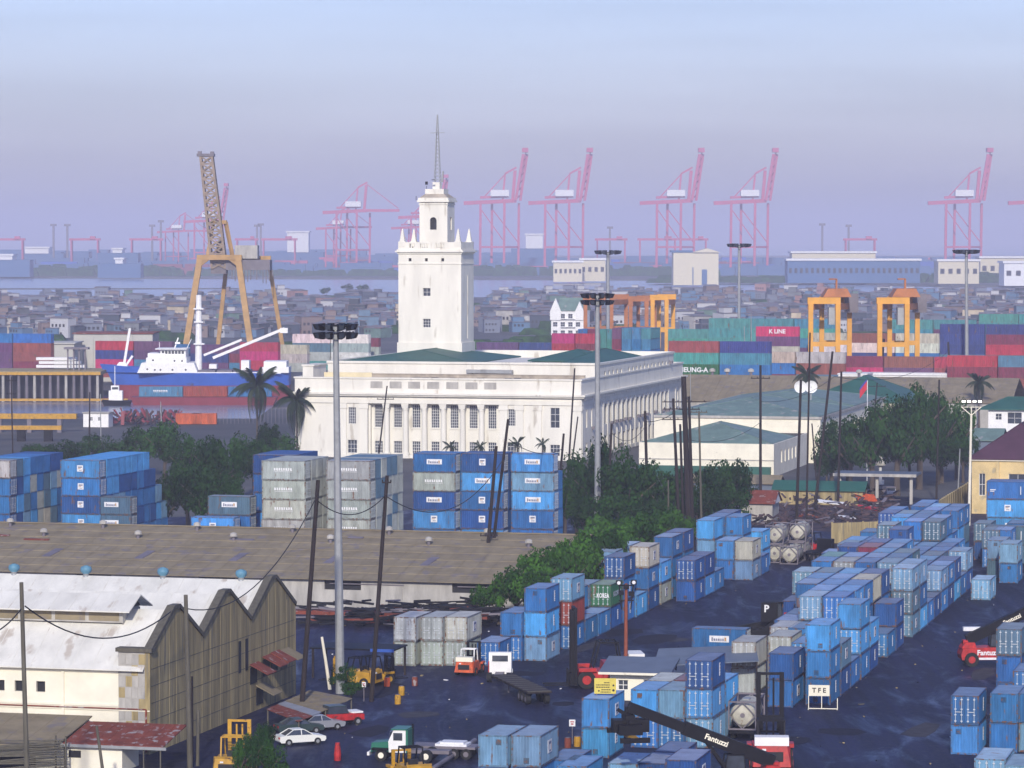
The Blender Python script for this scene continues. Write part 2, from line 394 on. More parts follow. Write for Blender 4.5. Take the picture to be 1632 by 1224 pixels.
def marking_meshes():
    r = {}; x = 1.223
    def panel(y0,y1,z0,z1): return MB().box(x-.03, x, y0, y1, z0, z1)
    def blot(lst, m=None):
        b = MB()
        for (y0,y1,z0,z1,mi) in lst: b.box(x-.001, x+.008, y0, y1, z0, z1, mi)
        return b.mesh('print', [M['print'], M['printo']])
    r['tall'] = (panel(-.1,.32,.85,2.0).mesh('label_panel', M['label']), blot([(0,.24,1.75,1.9,0),(.02,.2,1.45,1.62,1),(0,.22,1.2,1.3,0),(.05,.18,.95,1.05,0)]))
    r['logo'] = (panel(-.55,.75,.8,1.85).mesh('label_panel', M['label']), blot([(-.35,.55,1.5,1.72,0),(-.4,-.2,1.05,1.5,0),(.4,.55,.95,1.5,1),(-.2,.4,.9,1.02,0)]))
    lst = []; yy = -.85
    for k in range(7):
        wd = (.16,.2,.14,.2,.14,.17,.2)[k]; lst.append((yy, yy+wd, 1.28-(.02 if k else .08), 1.62 if k in (0,6) else 1.5, 1 if k == 6 else 0)); yy += wd+.07
    lst.append((-.55,.85,1.22,1.25,0))
    r['wide'] = (panel(-1.08,1.08,1.1,1.8).mesh('label_panel', M['label']), blot(lst))
    r['square'] = (panel(-.45,.45,.95,1.85).mesh('label_panel', M['label']), blot([(-.3,.3,1.5,1.68,0),(-.3,.1,1.36,1.46,1),(-.2,.25,1.1,1.2,0)]))
    b = MB(); yy = -1.3
    for k in range(8):
        b.box(x-.002, x+.006, yy, yy+.2, 1.25, 1.6); 
        if k % 2: b.box(x-.002, x+.006, yy+.2, yy+.27, 1.25, 1.33)
        yy += .32
    b.box(x-.002, x+.006, -1.3, 1.25, 1.08, 1.13)
    r['letters'] = (b.mesh('lettering', M['label']), None)
    b = MB(); b.box(x-.002,x+.006,-2.5,-1.7,1.3,1.42); b.box(x-.002,x+.006,-2.5,-1.9,1.1,1.2); b.box(x-.002,x+.006,1.8,1.9,.7,1.9)
    r['small'] = (b.mesh('lettering', M['label']), None)
    return r
MK = marking_meshes()
ncont = [0]
USED = {}
def container(p, rz, colr='mid', doors=False, mark='tall', label='', group=None, cm=None, mside=1, dcol=None, extra=None, endsign=None):
    """one shipping container; p = base centre, doors towards local -y when doors is True"""
    cm = cm or CM20; ncont[0] += 1
    c = CC[colr]; j = rnd.uniform(.78, 1.18); c = tuple(v*j*rnd.uniform(.93,1.07) for v in c)
    rt = thing('shipping_container', label, 'container', p, rz, group)
    sub = None
    fl = 0 if doors else math.pi
    def ch(nm, me, par=rt, col=c, rz=0.0): return obj(nm, me, par, None, rz, col)
    ch('walls', cm['walls'], rz=fl)
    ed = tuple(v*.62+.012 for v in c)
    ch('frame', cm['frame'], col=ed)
    rc = tuple(v*.62+.12 for v in c) if rnd.random() < .75 else tuple(v*.7+.2 for v in c)  # paler than the walls: sky reflection painted into the roof colour
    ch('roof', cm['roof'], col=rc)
    dc = dcol or c
    for k in range(2):
        d = ch('door', cm['door%d' % k], col=dc, rz=fl); ch('lock_rods', cm['rod%d' % k], d)
    if mark:
        a, b = MK[mark]; pn = ch('label_panel' if mark not in ('letters','small') else 'lettering', a, rz=0.0 if mside > 0 else math.pi)
        if cm is not CM20 or mark == 'tall' : pn.location = (0, rnd.uniform(.3,.8), 0)
        if b: ch('print', b, pn)
    if rnd.random() < .45 and not doors:                # repair patch on the blank end
        z = rnd.choice((.3, 1.8)); x = rnd.uniform(-.8,.5); 
        pt = MB().box(x, x+.45, -cm['L']/2-.004, -cm['L']/2+.03, z, z+.45)
        pt.build('repair_patch', M['edge'], rt, color=tuple(v*.4 for v in c))
    return rt
class Heap:
    def __init__(s): s.b = MB(); s.cols = []
    def add(s, me, p, rz, col):
        if col not in s.cols: s.cols.append(col)
        mi = s.cols.index(col); n0 = len(s.b.v); c_, q_ = math.cos(rz), math.sin(rz)
        s.b.v += [(p[0]+v.co.x*c_-v.co.y*q_, p[1]+v.co.x*q_+v.co.y*c_, p[2]+v.co.z) for v in me.vertices]
        for f in me.polygons: s.b.f.append(tuple(n0+i for i in f.vertices)); s.b.m.append(mi)
    def done(s, name):
        s.b.build(name, [mat('ranked_'+c, CC[c], .6, noise=.35, scale=.5, rust=(.13,.07,.045), rust_at=.66) for c in s.cols], kind='stuff')
HEAP = Heap()
ORD = ['nearest','second','third','fourth','fifth','sixth','seventh','eighth','ninth','tenth','eleventh','twelfth','thirteenth','fourteenth','fifteenth','sixteenth','seventeenth','eighteenth','nineteenth','twentieth','twenty-first','twenty-second','twenty-third','twenty-fourth','twenty-fifth']
def tier_word(k, n):
    if n == 1: return 'alone'
    if k == n-1: return 'topmost'
    if n > 3: return '%s from top' % ('', 'second', 'third', 'fourth', 'fifth')[n-1-k]
    if k == 0: return 'bottom one'
    return 'middle one'
def lab(col, doors, tw, where, feat=''):
    s = '%s container%s, %s, %s' % (CNAME[col], feat or (' with doors showing' if doors else ''), tw, where)
    w = s.split()
    return ' '.join(w[:16])
BL = ['mid','deep','sky','mid','pale','mid','deep','sky','slate','mid']
def stack(corner, tiers, where, group, shift=0.0, side=False, base=0, cm=None, mk=None, heap=False):
    """corner = ground point under the near right vertical edge; tiers = [(colour, doors, mark), ...] from the ground up"""
    cm = cm or CM20; n = len(tiers); out = []
    for k, t in enumerate(tiers):
        if t is None: continue
        col, doors = t[0], t[1]; mark = t[2] if len(t) > 2 else (rnd.choice(('tall','tall','logo')) if not side else rnd.choice(('wide','square')))
        jx, jy, jr = rnd.uniform(-.05,.05), rnd.uniform(-.12,.12), rnd.uniform(-.006,.006)
        if side:
            c = corner - E*(cm['L']/2) + D*(cm['W']/2)
            rz = -PHI - math.pi/2 + jr
            if doors: rz += math.pi
            ms = 1 if not doors else -1
        else:
            c = corner - E*(cm['W']/2) + D*(cm['L']/2); rz = -PHI + jr; ms = 1
        p = c + E*jx + D*jy; p.z = base + k*(cm['H']+.012) + .006
        feat = t[3] if len(t) > 3 else ''
        if heap: HEAP.add(cm['far'], p, rz, col); continue
        out.append(container(p, rz, col, doors, mark, lab(col, doors and not side, tier_word(k, n), where, feat), group, cm, ms))
    return out
def rt(n, lo=0):                                        # random blue tiers
    r = []
    for k in range(n): r.append((rnd.choice(BL), rnd.random() < .35))
    return r
# ---- the long block right of the centre: columns i to the left, rows j going away
O0 = G(1324, 1124)
def cell(i, j): return O0 - E*(2.55*i) + D*(6.5*j)
hts = {0: [3,2,1,3,2,0,1,2,0,3,3,1,1,2,2,2,1,2,0,0],
       1: [0,2,2,2,3,3,3,3,3,2,3,3,3,2,2,2,2,2,2,2,0,0,0],
       2: [0,0,1,2,3,3,3,3,3,2,3,3,3,3,3,2,2,2,2,3,3,2,3,3,0],
       3: [0,0,0,0,2,2,3,3,3,2,3,3,2,3,3,2,2,3,2,3,3,3,3,3,2],
       4: [0,0,0,0,0,0,0,2,3,2,3,3,2,3,2,2,2,2,3,2,3,3,2,3,3],
       5: [0,0,0,0,0,0,0,0,0,0,0,2,2,2,2,2,2,2,2,2,2,3,3,2,2],
       6: [0,0,0,0,0,0,0,0,0,0,0,0,0,0,0,1,2,1,2,2,1,2,0,0,0]}
fix = {(0,0,0): ('mid',False,'tall'), (0,0,1): ('mid',False,'tall'), (0,0,2): ('sky',False,'tall'), (0,1,1): ('slate',False,'logo'),
       (0,3,2): ('sky',False,'tall'), (0,3,1): ('sky',True,'tall'), (0,3,0): ('mid',False,'tall'), (0,6,0): ('mid',True,'tall'), (0,7,1): ('deep',False,'tall'), (0,7,0): ('deep',False,'tall'),
       (0,9,2): ('pale',True,'logo'), (0,9,1): ('slate',True,'logo'), (0,9,0): ('slate',True,'logo'), (0,13,1): ('pale',True,'logo'),
       (1,7,2): ('tan',False,None), (1,4,2): ('mid',True,'tall'), (2,4,2): ('pale',True,'tall'), (1,5,2): ('sky',True,'tall'), (3,13,2): ('maroon',False,'tall'), (4,11,2): ('teal',True,None), (3,10,2): ('grey',True,None),
       (0,2,0): ('mid',False,'tall'), (0,1,0): ('deep',False,'tall')}
def hh(i, j): return hts[i][j] if i in hts and 0 <= j < len(hts[i]) else 0
for i in range(7):
    for j in range(25):
        n = hh(i, j); tiers = []
        for k in range(n):
            hid = (hh(i, j-1) > k or (j > 1 and hh(i,j-2) > k+1)) and (hh(i-1, j) > k) and n-1 > k
            t = fix.get((i, j, k)) or (rnd.choice(BL), rnd.random() < .4)
            if i >= 5: hid = hh(i-1,j) > k and n-1 > k
            tiers.append(None if hid and i > 0 else t)
        if n:
            where = '%s row back from TFE sign, %s' % (ORD[j], '%s column in' % ORD[i] if i else 'beside the lane')
            if j >= 16 and i >= 1 and n > 1:
                for k in range(n-1):
                    if tiers[k]: HEAP.add(CM20['far'], cell(i,j) - E*1.22 + D*3.03 + Vector((0,0,k*2.602+.006)), -PHI, tiers[k][0]); tiers[k] = None
            stack(cell(i, j), tiers, where, 'blue containers stacked beside the long lane')
# ---- stacks right beside that block
stack(G(1264,1128), [('mid',False,'logo'),('deep',False,'tall')], 'left of the TFE sign', 'containers around the site office')
stack(G(1204,1106.7), [('grey',False,None),('grey',True,None,' with open dented doors')], 'right of the office roof', 'containers around the site office')
stack(G(1262,1097), [('grey',True,None),('grey',True,None)], 'behind the blue stack beside the TFE sign', 'containers around the site office')
stack(G(1264,1080), [('tan',True,None),('grey',True,None)], 'one row behind the two grey stacks', 'containers around the site office')
stack(G(1190,1041), [('mid',False,'wide')], 'broadside behind the office roof', 'containers around the site office', side=True)
# far right, beyond the lane
FR = 'containers along the far right lane'
stack(G(1579,957), [('pale',True,'tall')], 'alone above the raised red boom', FR)
stack(G(1602,923.6), [('slate',False,'tall'),('pale',False,'tall')], 'far right of the long block', FR)
stack(G(1612,905), [('slate',True,'tall'),('mid',False,'tall')], 'behind the pale stack at far right', FR)
stack(G(1594,905), [('mid',True,'tall'),('slate',True,'tall')], 'left neighbour at the far right lane', FR)
stack(G(1612,1108.6)+D*0, [('mid',False,'tall')], 'under the parked reach stacker at right', FR) if 0 else None
stack(G(1622,930), [('mid',False,'tall'),('pale',False,'tall')], 'beside the two-high slate stack', FR)
stack(G(1632,893), [('mid',True,'tall'),('mid',False,'tall')], 'nearest the red truck at far right', FR)
stack(G(1580,893), [('deep',False,'tall'),('slate',True,'tall')], 'behind the far right lane end', FR)
# bottom right corner
BR = 'containers in the near right corner'
stack(G(1560,1224-20), [('sky',False,'tall'),('mid',True,'tall',' with rusty door feet')], 'left of the corner cluster', BR)
stack(G(1622,1200), [('mid',False,'tall'),('mid',False,'tall')], 'right of the lone blue door stack', BR)
stack(G(1668,1200), [('pale',False,'tall'),('mid',False,'tall')], 'cut by the frame edge, corner cluster', BR)
stack(G(1655,1160), [('grey',False,'tall'),('mid',True,'tall')], 'one row behind the corner cluster', BR)
stack(G(1628,1133), [('mid',False,'tall'),('mid',False,'tall'),('slate',True,'tall')], 'in front of the red reach stacker', BR)
stack(G(1672,1140), [('sky',True,'tall'),('sky',True,'tall')], 'right of the tall slate stack', BR)
stack(G(1602,1318), [('pale',True,'tall'),('pale',True,'tall',' with white lock bars')], 'lowest in the near right corner', BR)
stack(G(1650,1330), [('sky',True,'tall'),('pale',True,'tall')], 'beside the pale door stack, bottom corner', BR)
# high stacks broadside at the far right edge
HR = 'broadside containers by the yellow building'
c0 = G(1640, 884)
stack(c0, [('mid',True,'tall'),('sky',False,'square'),('sky',False,'square'),('mid',True,'small')], 'by the yellow building', HR, side=True)
stack(c0 + E*6.3, [('mid',True,'tall'),('sky',False,'square'),('sky',False,'square'),('mid',False,'small')], 'by the yellow building, right half', HR, side=True)
stack(c0 + D*2.6, [('mid',True,'tall'),('mid',False,'square'),('mid',False,'square'),('deep',True,'small')], 'second rank by the yellow building', HR, side=True)
stack(c0 - D*14 + E*1.5, [('slate',True,'small'),('slate',True,'small')], 'low pair before the yellow building', HR, side=True)
# ---- front middle
FM = 'containers in the near middle of the yard'
stack(G(971,1209), [('sky',False,'square'),('sky',False,'logo')], 'under the yellow notice board', FM)
stack(G(1135,1193), [('pale',True,'tall'),('sky',True,'tall'),('deep',True,'tall')], 'behind the raised black boom', FM)
stack(G(1091,1193), [('mid',True,'tall'),('pale',False,'tall')], 'left of the three-high door stack', FM)
stack(G(1048,1193), [('mid',True,'tall'),('sky',False,'tall')], 'left end of the row behind the boom', FM)
stack(G(1091,1193)+D*6.5, [('mid',True,'tall'),('maroon',False,'tall')], 'second rank behind the boom', FM)
stack(G(1048,1193)+D*6.5, [('mid',True,'tall'),('grey',False,'tall')], 'second rank, left end behind boom', FM)
stack(G(1135,1193)+D*6.5, [('pale',True,'logo'),('sky',True,'tall')], 'second rank behind the three-high stack', FM)
stack(G(861,1275.5), [('mid',False,'logo'),('pale',False,'logo')], 'right one of the bottom edge pair', FM)
stack(G(808,1275.5), [('mid',False,'tall'),('pale',False,'tall',' with rusty edge posts')], 'left one of the bottom edge pair', FM)
stack(G(1062,1268), [('deep',False,'logo')], 'low, beneath the spreader beam', FM)
stack(G(1015,1268), [('pale',False,'logo')], 'low, left beneath the spreader beam', FM)
stack(G(1062,1268)+D*6.5, [('deep',False,'logo')], 'low, one row behind the spreader beam', FM)
stack(G(935,1273), [('sky',False,'logo')], 'low, between the two blue stacks', FM)
stack(G(915,1262), [('mid',False,'small')], 'low, behind the bottom edge pair', FM)
stack(G(1110,1320), [('deep',False,'logo'),('deep',False,'logo')], 'dark, at the bottom edge below the boom', FM)
# ---- row by the trees on the left of the lane
LR = 'containers in the row along the trees'
O2 = G(912, 1035)
def c2(i, j): return O2 - E*(2.55*i) + D*(6.5*j)
stack(G(871,1054), [('pale',False,'logo'),('sky',False,'tall'),('mid',False,'tall')], 'nearest full stack by the trees', LR)
stack(G(832,1054), [('mid',True,None),('mid',False,'tall')], 'left neighbour at the near end', LR)
stack(G(796,1063), [('mid',True,'tall')], 'nearest the white truck cab', LR)
stack(c2(0,0), [('mid',True,'tall'),('rust',True,None),('pale',True,'logo')], 'behind the tall forklift mast', LR)
stack(c2(0,1), [('mid',False,'tall')], 'second along the lane by trees', LR)
stack(c2(0,2), [('mid',False,'tall')], 'third along the lane by trees', LR)
g = stack(c2(0,3), [('deep',False,'tall'),('green',True,None,' with white lettering')], 'beside the orange light pole', LR)
stack(c2(1,2), [('mid',False,'tall'),('mid',False,'tall')], 'inner column, third along', LR)
stack(c2(1,3), [('mid',False,'tall'),('pale',False,'tall')], 'inner column, fourth along', LR)
tm = text_mesh('KOREA', .82, M['label']); gg = g[-1]
t1 = obj('lettering', tm, gg, (1.245, .2, 1.35)); t1.rotation_euler = (math.pi/2, 0, math.pi/2); t1.scale = (1.6,1,1)
tq = obj('lettering', tm, gg, (.25, -3.1, 1.3)); tq.rotation_euler = (math.pi/2, 0, 0); tq.scale = (.55,.9,1)
stack(c2(0,4.05), [('mid',False,'tall'),('mid',False,'tall'),('deep',True,'tall',' with white lock plates')], 'behind the green container', LR)
stack(c2(0,5.1), [('sky',False,'tall')], 'low, behind the dark door stack', LR)
stack(c2(1,5.1), [('mid',False,'tall'),('mid',False,'tall'),('pale',False,'tall')], 'inner column by the trees, fifth back', LR)
stack(c2(0,6.2), [('deep',False,'tall'),('mid',False,'logo'),('tan',True,'logo')], 'in the row by the trees', LR)
stack(c2(1,6.4), [('mid',False,'tall'),('mid',False,'tall'),('pale',False,'tall')], 'behind the beige container', LR)
stack(c2(0,7.3), [('grey',False,'logo'),('sky',False,'logo')], 'right of the beige container', LR)
stack(c2(0,8.4), [('mid',False,'tall'),('mid',False,'tall'),('mid',False,'logo')], 'right of the beige box, one on', LR)
stack(c2(0,9.5), [('mid',False,'tall'),('mid',False,'tall'),('deep',False,'tall')], 'two on from the beige box', LR)
O3 = G(1108, 959.5)
stack(O3, [('deep',False,'tall'),('deep',True,'tall',' with white door plates')], 'stepped out into the lane', LR)
stack(O3 + D*6.5, [('sky',False,'tall'),('deep',False,'tall')], 'second of the stepped-out run', LR)
stack(O3 + D*13, [('mid',False,'tall')], 'third of the stepped-out run', LR)
O4 = G(1200, 925)
stack(O4, [('pale',False,'logo'),('tan',False,'logo')], 'beneath the tank containers', LR)
stack(O4 + D*6.5, [('mid',False,'tall')], 'behind the beige one by the tanks', LR)
stack(O4 - E*2.6, [('mid',False,None),('sky',False,None)], 'left of the beige one by the tanks', LR)
stack(O4 - E*5.2 + D*.4, [('mid',False,None),('pale',False,None),('sky',False,None)], 'tall, before the dark thick pole', LR)
stack(O4 - E*5.2 + D*7, [('mid',False,None),('pale',False,None),('mid',False,'tall')], 'tall, one behind the dark pole stack', LR)
stack(O4 - E*2.6 + D*7, [('mid',False,None),('sky',False,'tall'),('mid',False,'tall')], 'tall, two behind the dark pole stack', LR)
stack(O4 - E*5.2 + D*13.6, [('mid',False,None),('mid',False,None),('deep',False,'tall')], 'tall, furthest by the dark pole', LR)
stack(G(1215,908), [('sky',False,'square'),('sky',False,'square')], 'next to the upper tank', LR)
# ---- dull grey ones before the long shed
GR = 'grey containers before the long shed'
stack(G(744,1062), [('grey',True,None,' with rust-eaten doors'),('grey',True,'logo')], 'right column, near the orange forklift', GR)
stack(G(706,1062), [('grey',True,None),('grey',True,None)], 'middle column before the shed', GR)
stack(G(663,1062), [('grey',True,None),('grey',True,None,' with one door open')], 'left column before the shed', GR)
at_y0 = lambda px, Y: (px-816)/FPX*Y
# ---- broadside wall of containers behind the long shed
BW = 'broadside containers behind the long shed'
def wall(corner, tiers, rows, where, ends, grp=BW, drop=None):
    for r_ in range(rows):
        tt = tiers(r_); 
        if drop: tt = tt[:max(0, len(tt) - drop(r_))]
        if r_ > 0:
            pass
        if r_ == 0:                                                      # the foot tier stands out of view behind the shed
            HEAP.add(CM20['far'], corner - E*3.03 + D*1.22, -PHI - math.pi/2, tt[0][0]); tt = [None if k < 1 else t for k, t in enumerate(tt)]
        stack(corner + D*(2.58*r_), tt, '%s%s' % (where, '' if r_ == 0 else ', %s rank' % ORD[r_]), grp, side=True, heap=r_ > 0)
def tg(col, n, mark, dr=False): return [(col, rnd.random() < .4, mark) for _ in range(n)]
yg = 380 + 12.05*45
wall(G(487, yg), lambda r: [('grey',False,'letters')]*6 if r == 0 else [('grey',rnd.random()<.6,'letters') for _ in range(6)], 4, 'pale grey stack by the light mast', True)
wall(G(591, yg), lambda r: [('grey',False,'letters')]*6 if r == 0 else [(rnd.choice(('grey','grey','slate')),rnd.random()<.6,'letters') for _ in range(6)], 6, 'right of the light mast', True)
yb = 380 + 11.66*45
wall(G(726, yb), lambda r: [('mid',False,'square'),('mid',False,'square'),('sky',False,'square'),('deep',False,'wide'),('grey',False,'letters'),('mid',False,'wide')] if r == 0 else tg('mid',6,'wide'), 2, 'wall end left of the slanting poles', False)
wall(G(803, yb), lambda r: [('sky',False,'square'),('sky',False,'square'),('deep',False,'square'),('mid',False,'square'),('sky',False,'wide'),('deep',False,'square')] if r == 0 else tg('deep',6,'wide'), 2, 'crossed by the slanting poles', False)
wall(G(883, yb), lambda r: [('mid',False,'square'),('mid',False,'square'),('mid',False,'square'),('sky',False,'wide'),('pale',False,'wide'),('sky',False,'wide')] if r == 0 else tg('mid',5,'wide'), 2, 'last stack before the bushes', True)
wall(Vector((at_y0(470, 467.5), 467.5, 0)), lambda r: [('sky',False,'square'),('sky',False,'square'),('sky',False,'square'),('mid',False,'wide'),('deep',False,'square'),('deep',False,'square')][:6-(0 if r else 0)], 4, 'left of the grey stacks', False)
stack(Vector((at_y0(399, 462), 462, 0)), [None,('deep',False,'square'),('mid',False,'square'),('slate',False,'wide')], 'low step left of the grey stacks', BW, side=True)
stack(G(374, 918)-D*0, [None,('sky',False,'square'),('sky',False,'square',' with patched side')], 'alone before the dark trees', BW, side=True)
BG = 'container block at the left behind the shed'
ym = 380 + 11.05*45
wall(G(160, ym), lambda r: [('sky',False,'square') if k in (4,) else ((rnd.choice(BL)), rnd.random()<.6, 'square') for k in range(5)], 11, 'right block at the left', True, BG, lambda r: 0 if r < 8 else (1 if r == 8 else 2 if r == 9 else 3))
wall(G(17, ym), lambda r: [(rnd.choice(BL+['grey','slate','tan']), rnd.random()<.6, 'square') for k in range(5)], 9, 'leftmost block', True, BG, lambda r: 0 if r < 8 else 1)
stack(G(221, ym-2)-D*3, [None,('slate',False,'wide'),('slate',False,'wide',' with a white company board')], 'low before the left block', BG, side=True)
stack(G(145, ym)+D*6, [None,None,None,None,None,('sky',True,'square')], 'behind the left block top', BG, side=True) if 0 else None

HEAP.done('container_ranks_behind')
# ================================================================ buildings
def wall_open(b, a0, a1, z0, z1, t0, t1, ops, axis='x', m=0):
    """wall along an axis from a0 to a1, thickness t0..t1, with rectangular openings [(u0,u1,v0,v1)] left really open"""
    us = sorted({a0, a1} | {round(o[0],4) for o in ops} | {round(o[1],4) for o in ops}); us = [u for u in us if a0 <= u <= a1]
    for i in range(len(us)-1):
        u0, u1 = us[i], us[i+1]; mid = (u0+u1)/2
        cuts = sorted([(o[2], o[3]) for o in ops if o[0] - 1e-3 <= mid <= o[1] + 1e-3])
        z = z0
        for c0_, c1_ in cuts + [(z1, z1)]:
            if c0_ > z + 1e-4:
                if axis == 'x': b.box(u0, u1, t0, t1, z, c0_, m)
                else: b.box(t0, t1, u0, u1, z, c0_, m)
            z = max(z, c1_)
def window_mesh(w, h, nx, nz, fr=.06, key='w', mt='whitep'):
    k = ('win', round(w,2), round(h,2), nx, nz, mt)
    if k not in _tx:
        b = MB(); b.box(-w/2, w/2, .02, .04, 0, h, 1)
        b.box(-w/2, w/2, -.04, .0, 0, fr); b.box(-w/2, w/2, -.04, .0, h-fr, h); b.box(-w/2, -w/2+fr, -.04, 0, fr, h-fr); b.box(w/2-fr, w/2, -.04, 0, fr, h-fr)
        for i in range(1, nx): x = -w/2+w*i/nx; b.box(x-.03, x+.03, -.03, .0, fr, h-fr)
        for i in range(1, nz): z = h*i/nz; b.box(-w/2+fr, w/2-fr, -.028, -.002, z-.03, z+.03)
        _tx[k] = b.mesh('window', [M[mt], M['glass']])
    return _tx[k]
def put_window(par, me, x, y, z, rz=0.0): return obj('window', me, par, (x, y, z), rz)

# ---- the customs house -------------------------------------------------
CO = AT(926, 612, 697); CO.z = 0
CH = thing('customs_house', 'long white colonnaded government building with a tall square tower and green roofs', 'building', CO, -PHI)
def chx(px): 
    k = (px-816)/FPX; return (k*CO.y - CO.x) / (CP + k*SP)
CWX = chx(470)
CL = 103.0
b = MB(); wins = []
f_up = [chx(p) for p in (561, 816, 884.5)]; f_col = [chx(p) for p in (600, 630.5, 660, 690.5, 721, 751.5, 781.5)]
ops = []
for x in f_up[:2]: ops.append((x-.8, x+.8, 6.9, 10.3)); ops.append((x-1.0, x+1.0, .9, 3.6))
ops.append((f_up[2]-.95, f_up[2]+.95, 6.6, 10.7)); ops.append((f_up[2]-1, f_up[2]+1, .9, 3.2))
pc0, pc1 = chx(586), chx(796)                           # recessed portico between pilasters
wall_open(b, CWX, pc0, 0, 11.2, 0, .6, [o for o in ops if o[1] < pc0]); wall_open(b, pc1, 0, 0, 11.2, 0, .6, [o for o in ops if o[0] > pc1])
pops = []
for x in f_col: pops.append((x-.85, x+.85, 6.2, 10.9)); pops.append((x-.85, x+.85, .9, 3.4))
wall_open(b, pc0, pc1, 0, 11.2, 1.5, 2.0, pops)
b.box(pc0-.001, pc0+.4, .6, 1.5, 0, 11.2); b.box(pc1-.4, pc1+.001, .6, 1.5, 0, 11.2)
# side wall (right) with two floors of narrow bays
sw = [22.5 + 4.45*i for i in range(15)]; sops = []
for y in sw: sops.append((y-1.15, y+1.15, 6.3, 10.6)); sops.append((y-1.15, y+1.15, .8, 3.9))
for y in (5.0, 9.5, 97.5): sops.append((y-.6, y+.6, 6.5, 10.2)); sops.append((y-.6, y+.6, .8, 3.4))
wall_open(b, .6, CL, 0, 11.2, -.6, 0, sops, 'y')
b.box(CWX, CWX+.6, .6, CL, 0, 11.2); b.box(CWX+.6, -.6, CL-.6, CL, 0, 11.2)
b.box(CWX+1, -1, 2.6, CL-1, 4.7, 5.0); 
b.box(CWX+.6, -.6, .6, CL-.6, 11.0, 11.19)
# entablature and cornices running round
def ring(b, o, z0, z1, m=0, x0=None, x1=0, y0=0, y1=None):
    x0 = CWX if x0 is None else x0; y1 = CL if y1 is None else y1
    b.box(x0-o, x1+o, y0-o, y0+.6, z0, z1, m); b.box(x0-o, x1+o, y1-.6, y1+o, z0, z1, m)
    b.box(x1-.6, x1+o, y0+.6, y1-.6, z0, z1, m); b.box(x0-o, x0+.6, y0+.6, y1-.6, z0, z1, m)
ring(b, .25, 11.2, 12.1); ring(b, .12, 12.1, 12.7); ring(b, .8, 12.7, 13.0); ring(b, 1.1, 13.0, 13.35)
ring(b, .05, 13.35, 16.2); ring(b, .25, 16.2, 16.5); ring(b, .12, 0, .7)
b.build('main_wall', M['cust'], CH)
# balustrade panels in the parapet
for x in f_col:
    q = MB(); q.box(x-1.25, x+1.25, -.075, -.055, 14.3, 15.7)
    for k in range(9): q.box(x-1.2+k*.3-.07, x-1.2+k*.3+.07, -.11, -.076, 14.35, 15.65)
    q.build('balustrade', M['concl'], CH)
b = MB(); b.box(CWX+.6, -.6, .6, 15.5, 15.2, 15.4); b.build('terrace_roof', M['custd'], CH)
# stained service wall on the terrace, seen over the parapet
tw = MB(); tw.box(chx(500), chx(577), 7, 7.5, 15.4, 17.2, 0); tw.build('service_wall', M['custy'], CH)
tw = MB(); tw.box(chx(577), chx(920), 7, 7.4, 15.4, 16.9, 0)
for k in range(22):
    x = chx(585) + k*(chx(910)-chx(585))/22; tw.box(x, x+1.5, 6.9, 7.0, 15.5, 15.9+.5*rnd.random(), 1)
tw.box(chx(577), chx(920), 6.9, 7.5, 16.9, 17.05, 0)
tw.build('stained_wall', [M['custd'], M['dark']], CH)
for px in (517, 529, 556): MB().box(chx(px), chx(px)+.9, 6.96, 6.999, 15.8, 16.05).build('vent_slot', M['dark'], CH)
# attic block set back from the front, flush at the side
AY0, AY1, AZ = 16.1, 92.6, 18.8
b = MB(); aops = []
for k in range(18):
    if k in (5,): continue
    y = 22 + 3.9*k; aops.append((y-.62, y+.62, 14.9, 17.4))
wall_open(b, AY0+.6, AY1-.6, 13.36, AZ, -.55, .02, aops, 'y')
AX0 = chx(485)
b.box(AX0, .02, AY0, AY0+.6, 13.36, AZ); b.box(AX0, .02, AY1-.6, AY1, 13.36, AZ); b.box(AX0, AX0+.6, AY0+.6, AY1-.6, 13.36, AZ)
b.box(AX0-.2, .25, AY0-.25, AY0+.5, AZ, AZ+.45); b.box(-.5, .25, AY0+.5, AY1-.5, AZ, AZ+.45); b.box(AX0-.2, .25, AY1-.5, AY1+.25, AZ, AZ+.45); b.box(AX0-.2, AX0+.5, AY0+.5, AY1-.5, AZ, AZ+.45)
b.box(AX0+.6, -.55, AY0+.6, AY1-.6, 17.4, 17.6)
b.box(CWX+.7, chx(492), 3, 12, 15.4, 18.6); b.box(CWX+.5, chx(494), 2.8, 12.2, 18.6, 18.9)
b.build('attic_wall', M['cust'], CH)
dm = MB().box(-.05,.05,-.58,.58,0,2.35).mesh('attic_window', M['dark'])
for o_ in aops: obj('attic_window', dm, CH, (-.22, (o_[0]+o_[1])/2, o_[2]+.07))
# columns
cb = MB(); cb.tube([(0,0,.7),(0,0,1.1),(0,0,1.11),(0,0,9.8),(0,0,9.81),(0,0,10.2)], [.85,.85,.62,.54,.60,.62], 14, cap=False)
for k in range(4): cb.box(-.62-.05*k, .62+.05*k, -.62-.05*k, .62+.05*k, 10.2+.24*k, 10.2+.24*k+.235)
cb.box(-.95,.95,-.95,.95,.0,.7); cme = cb.mesh('column', M['cust'], False)
for i in range(6): obj('column', cme, CH, ((f_col[i]+f_col[i+1])/2, .45, 0))
pb = MB().box(-.8,.8,-.3,.0,.7,10.1); pb.box(-.95,.95,-.42,0,10.1,11.15); pb.box(-.9,.9,-.36,0,0,.7); pme = pb.mesh('pilaster', M['cust'])
for px in (586-6, 797+6, 546, 828, 921, 857): obj('pilaster', pme, CH, (chx(px), 0, 0))
sp = MB().box(0,.15,-.5,.5,.7,10.2); sp.box(0,.22,-.6,.6,10.2,11.1); sp.box(0,.2,-.55,.55,0,.7); spm = sp.mesh('side_pilaster', M['cust'])
